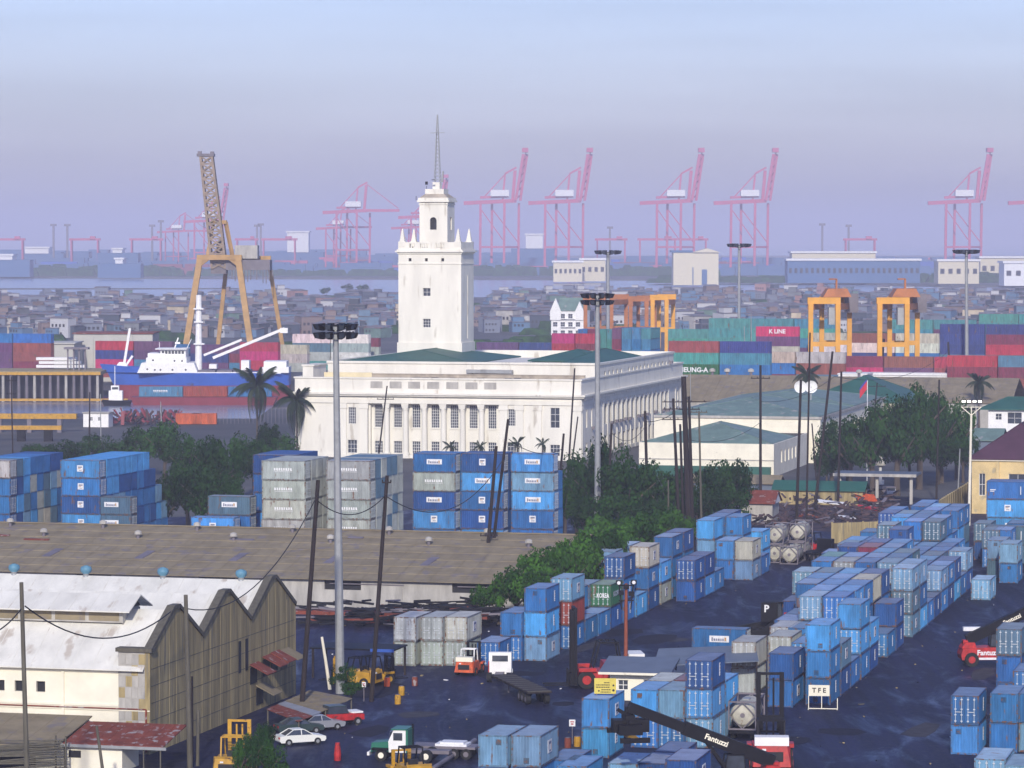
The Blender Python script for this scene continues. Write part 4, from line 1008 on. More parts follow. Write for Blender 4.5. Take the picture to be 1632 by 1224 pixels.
trees([(1325,665,775,70),(1355,660,780,80),(1390,650,790,90),(1430,625,790,100),(1465,610,780,90),(1500,622,770,90),(1525,640,765,70),(1350,700,772,70),(1392,690,765,80),(1450,680,765,90),(1495,690,772,80),(1318,720,775,50),(1535,690,770,50),(1440,640,700,80),(1480,640,700,80)],
      'leafd', 'tall dark trees right of centre', '', ['%s, %s' % (a, b_) for a, b_ in (
      ('dark tree','before the long grey-sided hall'),('dark tree','below the satellite dishes'),('wide dark tree','beside the flagpole'),('tall dark tree','right of the flagpole'),('tallest dark tree','before the white block'),('tall dark tree','below the right palm'),('dark tree','left of the four-lamp mast'),('lower dark tree','by the cream house corner'),('lower dark tree','above the gate roof'),('shaded tree','behind the gate roof'),('shaded tree','left of the yellow building'),('thin tree','at the cream wall end'),('small dark tree','at the mast foot'),('round tree','against the green roof'),('far dark tree','below the white block'))])
trees([(80,818,852,40),(95,812,856,50),(212,828,860,50),(150,835,860,26)], 'bush', 'weeds on the shed edge', '', ['weedy green shrub before the left container block','tuft of green weed at the left block foot','green weeds around the low slate container','small weed by the white board container'], 'bush')
trees([(405,1165,1250,60),(430,1178,1262,60),(385,1175,1255,40),(422,1150,1215,40),(560,1085,1118,44),(545,1055,1105,40)], 'leafd', 'dark shrubs near the parked cars', '', ['dark leafy tree beside the yellow forklift','dark bush at the bottom edge by the cars','dark bush behind the yellow forklift mast','dark shrub under the sheet canopy','weedy mound beside the light mast','dark creeper at the light mast foot'], 'bush')
trees([(555,452,470,28),(580,452,471,30),(520,457,472,24),(470,462,474,26),(1300,640,700,50)], 'far', 'distant trees above the shanty town', '', ['left round tree of the far shanty skyline','right round tree of the far shanty skyline','small far tree left of the two round ones','faint far tree above the stacked sheds','dark tree beside the satellite dishes'])
for i in range(5): pass
# far shore tree belts (read as one mass)
def belt(name, x0, x1, Y, h, n, seed, m='leafd', dep=120, z=0):
    r = random.Random(seed); b = MB()
    for i in range(n):
        x = r.uniform(x0, x1); y = Y + r.uniform(0, dep); w = r.uniform(14,34); hh_ = h*r.uniform(.55,1.0)*(0.8+.2*math.sin(x*.011+seed))
        for k in range(3):
            cx, cy, ww = x+r.uniform(-8,8), y, w*r.uniform(.4,.8); t = hh_*r.uniform(.75,1)
            b.hexa([(cx-ww/2,cy-6,z),(cx+ww/2,cy-6,z),(cx+ww/2,cy+6,z),(cx-ww/2,cy+6,z),(cx-ww*.3,cy-3,z+t),(cx+ww*.35,cy-3,z+t*.92),(cx+ww*.3,cy+3,z+t),(cx-ww*.3,cy+3,z+t*.9)])
    return b.build(name, M[m], kind='stuff')
ground_poly('far_port_ground', [(-2200,4010),(-650,4060),(200,3800),(420,3300),(1700,3000),(2600,3000),(2600,9000),(-2200,9000)], 0.4, M['town'], 4)
belt('far_trees', -1400, 250, 4090, 15, 420, 1)
belt('far_trees', 150, 900, 3480, 12, 300, 2)
belt('far_trees', 500, 1100, 3150, 11, 220, 3)
# ================================================================ palms
def frond_mesh(L, droop, seed):
    r = random.Random(seed); b = MB(); n = 14; pts = []
    for i in range(n+1):
        f = i/n; pts.append(Vector((L*(f - droop*.25*f*f), 0, L*(.42*f - droop*f*f))))
    for i in range(n): b.bar(pts[i], pts[i+1], .028*(1-i/n)+.006)
    for i in range(1, n+1):
        for s in (-1, 1):
            for q in (0, .33, .66):
                p = pts[i-1].lerp(pts[i], q); l = L*(.20*math.sin(math.pi*(.15+.80*i/n))+.03)*r.uniform(.8,1.15)
                t = (pts[i]-pts[i-1]).normalized()
                tip = p + Vector((0, s*l*.55, -l*.75)) + t*l*.55
                b.quad(p - t*.014, p + t*.014, tip + t*.004, tip - t*.004)
    return b.mesh('frond', M['palm'])
FR_ = [frond_mesh(1, d, s) for d, s in ((.45,1),(.85,2),(1.3,3))]
def palm(px, py_c, py_b, rpx, label, lean=0.0, grp='coconut palms', n=24):
    g = G(px, py_b); s = FPX/g.y; h = (py_b-py_c)/s; R_ = rpx/s
    t = thing('palm_tree', label, 'palm tree', g, rnd.uniform(0,6), grp)
    b = MB(); b.tube([(0,0,0),(lean*.3,0,h*.35),(lean*.8,0,h*.75),(lean,0,h)], [.28,.2,.17,.15], 8); b.build('trunk', M['bark'], t)
    for k in range(n):
        o = obj('frond', FR_[k % 3], t, (lean, 0, h)); sc = R_*rnd.uniform(.85,1.2); o.scale = (sc,)*3
        o.rotation_euler = (0, R(-40 + 34*(k % 3)) + rnd.uniform(-.15,.15), k*2.4+rnd.uniform(-.2,.2))
    return t
palm(410, 616, 716, 46, 'left coconut palm of the pair before the white building')
palm(473, 638, 728, 44, 'right coconut palm of the pair, against the white wall', n=22)
palm(1287, 598, 690, 28, 'dark palm rising behind the two satellite dishes')
palm(1560, 610, 690, 26, 'palm left of the green roofed house at far right')
palm(718, 712, 738, 16, 'low palm tuft over the blue wall, left one', grp='palm tufts over the blue container wall', n=11)
palm(765, 712, 738, 16, 'low palm tuft over the blue wall, middle one', grp='palm tufts over the blue container wall', n=11)
palm(825, 706, 740, 18, 'low palm tuft between the slanting poles', grp='palm tufts over the blue container wall', n=11)
palm(865, 708, 742, 16, 'low palm tuft left of the customs house corner', grp='palm tufts over the blue container wall', n=9)
# ================================================================ poles, masts, wires
def pole(p0, p1, r0, r1, label, m='wood', arms=(), name='utility_pole', grp='leaning utility poles', cat='pole'):
    t = thing(name, label, cat, p0, 0, grp); d = Vector(p1) - Vector(p0)
    MB().tube([(0,0,-.2), d*.5, d], [r0, (r0+r1)/2, r1], 9).build('shaft', M[m], t)
    for f, w in arms:
        c = d*f; b = MB(); b.bar(c - Vector((w/2,.12,0)), c + Vector((w/2,-.12,0)), .12, .14)
        for k in (-.9,-.3,.3,.9): q = c + Vector((w/2*k,0,.05)); b.tube([q, q+Vector((0,0,.22))], .06, 6)
        b.build('crossarm', M[m], t)
    return t
def pp(x0, y0, x1, y1, wpx, label, m='wood', arms=(), Y=None, top=.7, **k):
    """pole from its foot (x0,y0) to its top (x1,y1); Y gives the depth when the foot is hidden"""
    a = AT(x0, y0, Y) if Y else G(x0, y0)
    if Y: a.z = 0 if a.z > 0 else a.z; a = Vector((a.x, Y, 0)); 
    Yt = a.y; q = AT(x1, y1, Yt)
    s = FPX/a.y; return pole(a, q, wpx/s/2, wpx/s/2*top, label, m, arms, **k)
def foot(x1, y1, x0, y0, Y):                            # carry a slanting line down to the ground at depth Y
    yb_ = HOR + FPX*CAM_H/Y; f = (yb_-y1)/(y0-y1); return x1+(x0-x1)*f, yb_
POLES = [((34,928),(39,1224),264,9,'wood2','grey-green pole in front of the white sheet roof',[]),
 ((296,948),(300,1224),292,9,'wood2','pale concrete pole before the first gable',[]),
 ((507,765),(480,1120),322,9,'wood','black pole standing through the sheet canopy',[]),
 ((617,758),(590,1128),334,8,'wood','black leaning pole by the yellow forklift',[(.97,.9)]),
 ((810,668),(776,950),430,6,'wood','taller of the twin slanting poles at the shed end',[(.5,2.4)]),
 ((791,711),(771,952),428,7,'wood','shorter of the twin slanting poles at the shed end',[(.42,2.2)]),
 ((916,587),(908,716),640,3.4,'wood','thin dark pole before the customs house corner',[]),
 ((921,664),(914,720),630,3,'wood','short thin pole beside the customs house corner',[]),
 ((898.5,691),(884,868),500,5,'wood','slanting pole right of the last broadside stack',[]),
 ((975,675),(967,860),500,5,'wood','dark pole right of the light mast',[]),
 ((1028,655),(1033,815),520,6,'wood','dark pole before the customs house side windows',[]),
 ((1073,635),(1083,840),500,6,'wood','black pole left of the thick one, with crossarm',[(.93,3.0),(.86,3.6)]),
 ((1084,676),(1090,840),496,5,'wood','short black pole between the thick ones',[]),
 ((1089.5,600),(1099,845),486,11,'wood','thickest black pole beside the customs house',[(.86,6.2)]),
 ((1098,632),(1105,845),490,6,'wood','black pole touching the thickest one on its right',[(.92,3.0)]),
 ((1114,655),(1119,845),500,4,'wood2','thin grey-brown pole right of the thickest pole',[(.99,2.4)]),
 ((1065,765),(1066,840),490,3.4,'wood2','short brown stump pole in the trees',[]),
 ((1212,582),(1213,800),570,5,'wood','straight black pole before the cream hall',[(.91,3.2)]),
 ((1276.5,605),(1270,850),520,5.5,'wood','black pole crossing the satellite dishes',[]),
 ((1291,530),(1286,850),515,3.6,'wood','tall thin pole in front of the dark palm',[]),
 ((1327,560),(1301,800),560,5,'wood','slanting pole before the long grey-sided hall',[]),
 ((1341,592),(1337,790),570,4.5,'wood','straight brown pole right of the slanting one',[]),
 ((1294,675),(1302,765),585,3,'wood','short leaning pole at the cream wall end',[]),
 ((1408,540),(1403,605),930,7,'wood','dark pole before the orange gantry crane',[]),
 ((1511,545),(1517,625),880,4,'wood','dark pole left of the right palm',[(.75,5)]),
 ((1497,605),(1494,790),590,3.6,'wood','thin pole among the tall dark trees',[]),
 ((1398,610),(1391,700),760,3,'wood','pole with crossarm before the green roof',[(.94,4)]),
 ((1461,615),(1457,680),770,3,'wood','short pole in the dark tree tops',[]),
 ((513,1015),(525,1102),343,6,'cream','short pale leaning post by the warehouse end',[]),
 ((154,1157),(162,1240),281,6,'wood2','crooked wooden post at the rusty lean-to',[]),
 ((306,1078),(303,1224),296,5,'wood','thin black post beside the pale concrete pole',[]),
 ((316,1132),(312,1224),293,6,'wood2','short grey post beside the pale concrete pole',[]),
 ((143,625),(141,735),700,3,'wood','thin dark post in front of the white hut',[]),
 ((18,600),(19,735),690,2.6,'wood','thin post with rungs at the far left',[(.95,2),(.8,2)]),
 ((617,615),(604,718),640,3,'wood','slanting pole before the customs house columns',[(.86,3.2)]),
 ((1530,715),(1528,790),590,2.6,'steel','thin lamp post left of the four-lamp mast',[]),
 ((1100,590),(1101,640),800,1.6,'steel','slim steel lamp post at the grey shed',[]),
 ((1186,520),(1189,620),870,1.6,'steel','slim pale post before the long grey shed',[]),
 ((1197,500),(1198,620),880,1.8,'steel','tall slim pale post before the red boxes',[]),
 ((256,640),(257,700),800,2,'steel','thin quay lamp by the red scrap',[]),
 ((160,628),(160,720),720,1.8,'steel','thin white lamp post by the white hut',[])]
PT = {}
for top_, ft, Y, w, m, lb, arms in POLES:
    fx, fy = foot(*top_, *ft, Y); a = Vector((at_y(fx, Y), Y, 0)); q = AT(top_[0], top_[1], Y)
    s = FPX/Y; pole(a, q, w/s/2, w/s/2*.72, lb, m, arms); PT[lb] = q
def wire(a, b_, sag, r, label, grp='sagging cables'):
    a, b_ = Vector(a), Vector(b_); pts = []
    for i in range(17):
        f = i/16; p = a.lerp(b_, f); p.z -= 4*sag*f*(1-f); pts.append(p)
    MB().tube(pts, r, 5).build('cable', M['wire'], label=label, cat='cable', group=grp)
w = lambda x, y, Y: AT(x, y, Y)
wire(w(40,966,264), w(272,975,300), 2.4, .06, 'thick cable looping before the white sheet roof')
wire(w(37,966,264), w(-20,1012,262), .4, .06, 'cable running out left from the grey-green pole')
wire(w(297,970,292), w(503,795,322), 3.2, .05, 'cable rising from the pale pole across the long roof')
wire(w(505,797,322), w(614,790,334), 1.6, .05, 'cable sagging across the light mast')
wire(w(614,790,334), w(800,735,429), 3.6, .05, 'cable rising to the twin slanting poles')
wire(w(811,700,430), w(897,715,500), 1.2, .05, 'cable dipping before the topmost right blue stack')
wire(w(1029,672,520), w(1074,658,500), .4, .05, 'cable to the crossarm of the pole group')
wire(w(975,690,500), w(1028,680,520), 1.6, .04, 'cable sagging before the side windows')
wire(w(1094,700,490), w(1213,672,570), 1.5, .04, 'cable from the thick pole to the straight black pole')
wire(w(1213,640,570), w(1330,600,560), 1.3, .035, 'cable above the faded green roofs')
wire(w(1330,600,560), w(1511,560,880), 3, .05, 'cable towards the right palm')
def ring_mast(x, yt, xb, Y, w0, w1, hw, label, lamps=10, m='steel', lit=2, grp='high light masts', two=True):
    a = Vector((at_y(xb, Y), Y, 0)); q = AT(x, yt, Y); s = FPX/Y
    t = thing('light_mast', label, 'light mast', a, 0, grp); d = q - a; hwm = hw/s
    MB().tube([(0,0,0), d*.5, d], [w0/s/2, (w0+w1)/s/4, w1/s/2], 12).build('shaft', M[m], t)
    b = MB(); N = 16
    for ring_z in ((-.0, -.9) if two else (-.2,)):
        zz = ring_z*hwm*.42
        for k in range(N):
            t0, t1 = 2*math.pi*k/N, 2*math.pi*(k+1)/N
            b.bar(d+Vector((math.cos(t0)*hwm*.8, math.sin(t0)*hwm*.8, zz)), d+Vector((math.cos(t1)*hwm*.8, math.sin(t1)*hwm*.8, zz)), hwm*.06)
    for k in range(6):
        t0 = 2*math.pi*k/6; b.bar(d+Vector((0,0,-.3*hwm)), d+Vector((math.cos(t0)*hwm*.8, math.sin(t0)*hwm*.8, -.05)), hwm*.05)
    b.build('lamp_ring', M['black'], t)
    fl = MB(); fl.hexa([(-.13,-.1,-.2),(.13,-.1,-.2),(.13,.2,-.26),(-.13,.2,-.26),(-.17,-.22,.08),(.17,-.22,.08),(.17,.16,.12),(-.17,.16,.12)])
    me = fl.mesh('floodlight', M['black']); gl = MB(); gl.hexa([(-.12,-.13,-.19),(.12,-.13,-.19),(.12,-.12,-.19),(-.12,-.12,-.19),(-.15,-.235,.07),(.15,-.235,.07),(.15,-.225,.07),(-.15,-.225,.07)]); gm = gl.mesh('lamp_glass', M['glass'])
    for zz in ((0, -.42) if two else (0,)):
        for k in range(lamps):
            th = 2*math.pi*(k+.5)/lamps; f = obj('floodlight', me, t, d+Vector((math.sin(th)*hwm*.9, -math.cos(th)*hwm*.9, zz*hwm)), th); f.scale = (hwm*.9,)*3
            obj('lamp_glass', gm, f)
    return t
ring_mast(535, 519, 541, 340, 15, 9, 33, 'thick galvanised light mast rising in front of the container wall')
ring_mast(952, 470, 953, 500, 11, 7, 25, 'galvanised light mast standing in the bushes by the customs house')
ring_mast(969, 401, 969, 1010, 7, 5, 20, 'distant light mast behind the nearer one', two=False)
ring_mast(1178, 390, 1178, 1020, 6, 4, 18, 'distant light mast above the teal containers', two=False)
ring_mast(1540, 400, 1542, 930, 7, 4.5, 20, 'distant light mast right of the orange gantries', two=False)
# orange-brown pole with a head of lamps in the lane
a = G(997, 1098); s = FPX/a.y; q = AT(998, 930, a.y)
t = thing('lamp_pole', 'rust-orange lamp pole with dark lamp head standing in the yard', 'lamp pole', a)
M['rpole'] = mat('rust_orange_pole', (.26,.065,.03), .7, noise=.3, scale=1.5)
MB().tube([(0,0,0), q-a], [.22,.15], 10).build('shaft', M['rpole'], t)
b = MB(); h_ = q-a; b.bar(h_+Vector((-.8,0,-.2)), h_+Vector((.8,0,-.2)), .12); b.bar(h_+Vector((-.75,0,-1.7)), h_+Vector((.75,0,-1.7)), .12); b.bar(h_+Vector((-.7,0,-.2)), h_+Vector((-.45,0,-2.6)), .14); b.bar(h_+Vector((.7,0,-.2)), h_+Vector((.45,0,-2.6)), .14); b.build('lamp_frame', M['black'], t)
lm = MB().box(-.28,.28,-.3,.2,-.22,.22).mesh('floodlight', M['black']); lg = MB().disc((0,-.31,0),(0,-1,0),.18,10).mesh('lamp_glass', M['label'])
for x, z in ((-.75,.1),(.75,.15),(-.5,-.9),(.5,-1.0),(0,-.3)): f = obj('floodlight', lm, t, h_+Vector((x,-.1,z))); (obj('lamp_glass', lg, f) if z > 0 else None)
# four-lamp mast at the right
a = Vector((at_y(1546, 540), 540, 0)); q = AT(1548, 662, 540)
t = thing('four_lamp_mast', 'pale mast with four lit white lamps on a forked head', 'light mast', a)
d_ = q-a; MB().tube([(0,0,0), d_], [.24,.17], 10).build('shaft', M['cream'], t)
b = MB(); b.bar(d_, d_+Vector((-1.5,0,1.3)), .13); b.bar(d_, d_+Vector((1.5,0,1.3)), .13); b.bar(d_+Vector((-1.6,0,1.3)), d_+Vector((1.6,0,1.3)), .1); b.bar(d_+Vector((0,0,0)), d_+Vector((0,0,1.3)), .12)
b.build('fork', M['cream'], t)
for k in range(4):
    f = MB().box(-.28,.28,-.2,.2,-.22,.22).build('floodlight', M['black'], t, loc=d_+Vector((-1.25+k*.85,-.1,2.2)))
    MB().box(-.26,.26,-.23,-.201,-.16,.16).build('lamp_glass', M['lamp'], f)
    MB().bar((0,0,-.2),(0,0,-.9),.08).build('bracket', M['gmet'], f)
    f2 = MB().box(-.22,.22,-.2,.2,-.2,.2).build('floodlight', M['black'], t, loc=d_+Vector((-1.2+k*.8,.3,.95)))
# ================================================================ buildings to the right of the customs house
def bld(name, label, cat, px, Y, grp=None): return thing(name, label, cat, Vector((at_y(px, Y), Y, 0)), -PHI, grp)
def box_house(t, W, L, H, wm, front=(), side=(), th=.3):
    b = MB(); wall_open(b, -W, 0, 0, H, 0, th, front); wall_open(b, th, L, 0, H, -th, 0, side, 'y'); b.box(-W,-W+th,th,L,0,H); b.box(-W+th,-th,L-th,L,0,H)
    b.build('wall', M[wm], t); MB().box(-W+th,-th,th+.6,L-th-.1,H-.3,H-.1).build('ceiling_slab', M['dark'], t)
    for o_ in front: put_window(t, window_mesh(o_[1]-o_[0], o_[3]-o_[2], 2, 2), (o_[0]+o_[1])/2, th-.1, o_[2])
    for o_ in side: put_window(t, window_mesh(o_[1]-o_[0], o_[3]-o_[2], 2, 2), -th+.1, (o_[0]+o_[1])/2, o_[2], math.pi/2)
def gable(t, x0, x1, y0, y1, z0, zt, m, name='roof', ov=.5, ribs=True):
    ym = (y0+y1)/2; b = MB()
    b.hexa([(x0-ov,y0-ov,z0),(x1+ov,y0-ov,z0),(x1+ov,ym,zt),(x0-ov,ym,zt),(x0-ov,y0-ov,z0+.15),(x1+ov,y0-ov,z0+.15),(x1+ov,ym,zt+.15),(x0-ov,ym,zt+.15)])
    b.hexa([(x0-ov,ym+.005,zt),(x1+ov,ym+.005,zt),(x1+ov,y1+ov,z0),(x0-ov,y1+ov,z0),(x0-ov,ym+.005,zt+.15),(x1+ov,ym+.005,zt+.15),(x1+ov,y1+ov,z0+.15),(x0-ov,y1+ov,z0+.15)])
    o = b.build(name, M[m], t)
    if ribs:
        r = MB(); n = int((x1-x0)/1.6)
        for i in range(n+1): x = x0+(x1-x0)*i/n; r.bar((x,y0-ov,z0+.18),(x,ym,zt+.18),.1,.08)
        r.build('roof_ribs', M[m], o, kind='stuff')
    return o
# cream hall with green gable roof (x 1090-1285, y 665-745)
t = bld('cream_hall', 'cream hall with faded green roof and grey side wall before the dishes', 'building', 1234, 650)
box_house(t, 26, 40, 6.2, 'cream', (), [(8+4*k, 9.2+4*k, 2.2, 4.6) for k in range(6)])
hip(t, -25.5, -.5, .5, 26, 6.25, 9.6, 'groof2', inset=11)
MB().box(-26.1,.1,-.1,0,3.0,3.2).build('string_course', M['concl'], t); MB().box(-26,-.5,-1.2,-.02,0,1.9).build('awning', M['groof'], t)
# second hall with longer roof behind
t = bld('long_cream_hall', 'long cream hall with patched green roof behind the smaller hall', 'building', 1308, 690)
box_house(t, 34, 96, 9.2, 'cream', (), [(10+5*k, 11.4+5*k, 4.5, 6.8) for k in range(15)])
hip(t, -33.5, -.6, .6, 45, 9.3, 12.2, 'groof2', inset=15)
hip(t, -33.5, -.6, 48, 94, 9.3, 11.6, 'groof2', inset=15)
b = MB(); b.box(.0,.3,0,96,8.8,9.3); b.box(-34,0,-.3,0,8.8,9.3); b.build('parapet', M['concl'], t)
# satellite dishes
for k, (px, lb) in enumerate(((1276,'left white satellite dish'),(1293,'right white satellite dish overlapping its twin'))):
    t = thing('satellite_dish', lb + ' on the hall roof', 'satellite dish', (at_y(px, 735), 735, 11.8), 0, 'satellite dishes')
    b = MB(); rr = 1.35; N = 16; rings = [(0,0),( .5,.06),(.8,.18),(1,.3)]
    for a_ in range(len(rings)-1):
        for q_ in range(N):
            t0, t1 = 2*math.pi*q_/N, 2*math.pi*(q_+1)/N
            P = lambda i, t_: (rings[i][0]*rr*math.cos(t_), -rings[i][1]*rr, 1.6+rings[i][0]*rr*math.sin(t_))
            b.quad(P(a_,t0), P(a_,t1), P(a_+1,t1), P(a_+1,t0))
    b.build('reflector', M['whitep'], t, smooth=True); MB().bar((0,.3,-1.2),(0,.1,1.5),.25).build('mount', M['steel'], t); MB().bar((0,0,1.6),(0,-1.4,1.6),.08).build('feed_arm', M['steel'], t)
# long grey roofed shed far (y 588-625)
t = bld('grey_roofed_shed', 'very long shed with plain grey roof behind the palms', 'warehouse', 1610, 800)
box_house(t, 150/2.0+10, 30, 6.6, 'concl', [(-80+9*k, -78+9*k, 2.5, 4.5) for k in range(8)], ())
gable(t, -85, 0, 0, 34, 6.7, 11.8, 'asb', ribs=True)
t = bld('grey_roofed_shed', 'grey-roofed shed beside the customs house side wall', 'warehouse', 1275, 800)
box_house(t, 46, 30, 7.0, 'concl', [(-44+7*k, -42+7*k, 2.5, 4.6) for k in range(6)], ())
gable(t, -46, 0, 0, 34, 7.0, 12.4, 'asb', ribs=True)
vt = bpy.data.meshes.get('roof_ventilator')
for px in (1100, 1125, 1165, 1253, 1345): 
    o = obj('roof_ventilator', vt, t, ((at_y(px,815)-t.location.x)*CP, 17, 12.5)); o.scale = (1.6,)*3
# green roofed hall, with flag (1310-1460, y 605-670)
t = bld('green_roofed_hall', 'wide hall with plain green hipped roof behind the flagpole', 'building', 1450, 775)
box_house(t, 24, 40, 8.2, 'cream', [(-22+4*k,-20.6+4*k,4.6,6.6) for k in range(5)], ())
hip(t, -24.6, .6, -.6, 30, 8.2, 13.6, 'groof', inset=12.5)
# white block (1410-1540, y 595-660)
t = bld('white_block', 'low white office block behind the tall dark trees', 'building', 1520, 850)
box_house(t, 21, 22, 11.2, 'whitep', [(-20,-16.5,8.0,9.8),(-15,-9,3,9.6) if 0 else (-14,-12,7.5,9.2),(-9,-7,7.5,9.2),(-5,-3,7.5,9.2)], [(5,9,6,9)])
MB().box(-21.3,.3,-.3,22.3,11.2,11.7).build('roof_slab', M['whitep'], t)
t = bld('white_block', 'small white house left of the green hipped roof peak', 'building', 1382, 840); box_house(t, 7, 10, 11.8, 'whitep'); MB().box(-7.2,.2,-.2,10.2,11.8,12.1).build('roof_slab', M['whitep'], t)
# yellow building with maroon roof at the right edge
t = bld('yellow_building', 'yellow masonry building with maroon hipped roof at the right edge', 'building', 1692, 560)
M['ochre'] = mat('ochre_wall', (.66,.50,.24), .9, noise=.25, scale=.4, rust=(.4,.33,.2), rust_at=.62); M['maroon'] = mat('maroon_roof', (.075,.03,.05), .75, noise=.3, scale=.4)
box_house(t, 14.4, 26, 9.0, 'ochre', [(-13.2,-12.2,3.0,6.6),(-8.4,-5.4,3.0,6.6),(-3.6,-1.0,3.0,6.6)])
MB().box(-14.7,.3,-.35,0,8.7,9.1).build('cornice', M['cream'], t); MB().box(-10.4,-9.9,-.4,0,0,8.6).build('buttress', M['ochre'], t)
hip(t, -14.9, .5, -.5, 27, 9.1, 14.5, 'maroon', inset=8)
t = bld('green_roofed_house', 'small white house with green roof above the maroon roof', 'house', 1668, 720); box_house(t, 12, 12, 9.3, 'whitep', [(-10.5,-9.2,7,8.3),(-8,-5,6.2,8.6)]); hip(t, -14, .5, -.8, 13, 9.3, 11.6, 'groof', inset=5.5)
t = bld('teal_roofed_shed', 'low shed with teal sheet roof beside the four-lamp mast', 'shed', 1594, 660); box_house(t, 5.4, 12, 6.2, 'shade'); gable(t, -5.4, 0, 0, 12, 6.2, 8.2, 'groof2', ribs=False)
# gate with flat roof over the road, and low long roofs (1330-1460, 762-800)
t = bld('gate_canopy', 'flat-roofed gate canopy at the end of the yard road', 'gate', 1460, 585)
MB().box(-13.4,.4,-3,5,4.7,5.1).build('roof', M['shade'], t); MB().box(-13.6,.6,-3.2,-3.0,4.65,5.15).build('fascia', M['concl'], t)
for x in (-12.6,-6.2,-.4): MB().box(x-.25,x+.25,-2.2,-1.7,0,4.7).build('post', M['concl'], t)
t = bld('low_guard_house', 'low long green-roofed guard house left of the gate', 'guard house', 1376, 580)
box_house(t, 15, 5, 2.4, 'conc'); gable(t, -15, 0, 0, 5, 2.4, 3.8, 'groof', ribs=False)
# garden-gate figure: small grey spire statue, flagpole with flag
t = thing('flagpole', 'flagpole with a red and blue flag before the green hipped roof', 'flagpole', (at_y(1383,640),640,0)); q = AT(1383,606,640)
MB().tube([(0,0,0),(0,0,q.z)], [.14,.07], 8).build('shaft', M['whitep'], t)
M['flagr'] = mat('flag_red', (.5,.03,.05), .8); M['flagb'] = mat('flag_blue', (.04,.06,.3), .8)
b = MB(); b.box(-1.25,-.08,-.03,.03,q.z-2.6,q.z-.2,0); b.box(-1.25,-.08,-.031,.031,q.z-3.0,q.z-2.6,1)
b = MB(); 
for i in range(6):
    x0_, x1_ = -.1-i*.22, -.1-(i+1)*.22; y0_, y1_ = .1*math.sin(i), .1*math.sin(i+1); zt_ = q.z-.2-i*.28
    b.quad((x0_,y0_,zt_-1.5),(x1_,y1_,zt_-1.78),(x1_,y1_,zt_-.28),(x0_,y0_,zt_),0); b.quad((x0_,y0_,zt_),(x1_,y1_,zt_-.28),(x1_,y1_,zt_+.2),(x0_,y0_,zt_+.48),1)
b.build('flag', [M['flagr'], M['flagb']], t)
# concrete yard walls on the right
def yard_wall(p, q, h, label, m='conc'):
    p, q = Vector(p), Vector(q); t = thing('concrete_wall', label, 'wall', p); d = q-p; n = max(2, round(d.length/2.6))
    for i in range(n):
        MB().bar(d*(i/n)+d.normalized()*.13+Vector((0,0,h/2)), d*((i+1)/n)-d.normalized()*.13+Vector((0,0,h/2)), .18, h).build('wall_panel', M[m], t)
        MB().bar(d*(i/n)+Vector((0,0,0)), d*(i/n)+Vector((0,0,h+.15)), .26, .26).build('post', M[m], t)
    return t
yard_wall(G(1326,866), G(1424,862), 3.0, 'stained concrete wall closing the scrap yard')
yard_wall(G(1445,866), G(1545,800), 3.4, 'concrete wall running back behind the blue block')
yard_wall(G(1424,864), G(1428,850), 2.4, 'short return of the scrap yard wall')
# scrap yard
ground_poly('scrap_yard_ground', [tuple(G(1185,835)[:2]),tuple(G(1430,858)[:2]),tuple(G(1430,800)[:2]),tuple(G(1190,780)[:2])], .012, M['junk'])
r = random.Random(5); b = MB()
for i in range(420):
    g = G(r.uniform(1190,1425), r.uniform(790,850)); z = r.uniform(0,1.4)
    a = r.uniform(0,3.14); l = r.uniform(.4,2.6); dv = Vector((math.cos(a)*l, math.sin(a)*l*.6, r.uniform(-.5,.6)))
    b.bar(g+Vector((0,0,max(.2,z+.3))), g+dv+Vector((0,0,max(.3,z+.6))), r.uniform(.15,.7), r.uniform(.05,.3), r.choice((0,0,0,0,0,0,1,3,3,2 if i % 9 == 0 else 0)))
b.build('scrap_heap', [M['junk'], M['gmet'], M['rusty'], M['wood']], kind='stuff')
def tin(px, py, w_, l_, col, lb, rz=0, z=1.2, tilt=.2):
    g = G(px, py); t = MB(); t.box(-w_/2,w_/2,-l_/2,l_/2,-.06,.06); o = t.build('tin_sheet', M[col], None, loc=g+Vector((0,0,z)), label=lb, cat='sheet', group='loose sheets on the scrap yard'); o.rotation_euler = (tilt, .1, rz)
tin(1215+35,792,4.5,3,'blueh','blue tarpaulin sheet on the scrap heap',.4,1.5); tin(1380,806,3.6,2.2,'orange','orange sheet metal beside the gate post',.3,1.4,.5); tin(1390,822,5.5,1.2,'red','long red sheet leaning on the scrap heap',-.5,1.2,.3)
tin(1325,815,5,1.6,'whitep','pale planks on the scrap heap',-.15,1.5); tin(1345,800,3,2,'groof2','green sheet at the heap top',.2,1.8); tin(1350,832,2.6,1.4,'label','white scrap sheet at the heap foot',.4,.8)
t = bld('red_roofed_hut', 'small hut with rusty red roof and white gable by the trees', 'hut', 1232, 545)
box_house(t, 8.4, 6, 3.0, 'concl'); gable(t, -8.4, 0, 0, 6, 3.0, 4.8, 'rusty', ribs=False); MB().extr([(0,3.0),(6,3.0),(3,4.75)],'x',0.02,.3).build('gable', M['whitep'], t)
t = bld('long_low_roof', 'long low grey roof below the cream hall', 'shed', 1240, 590); box_house(t, 17, 5, 2.9, 'shade'); gable(t, -17, 0, 0, 5, 2.9, 4.2, 'asb', ribs=False)

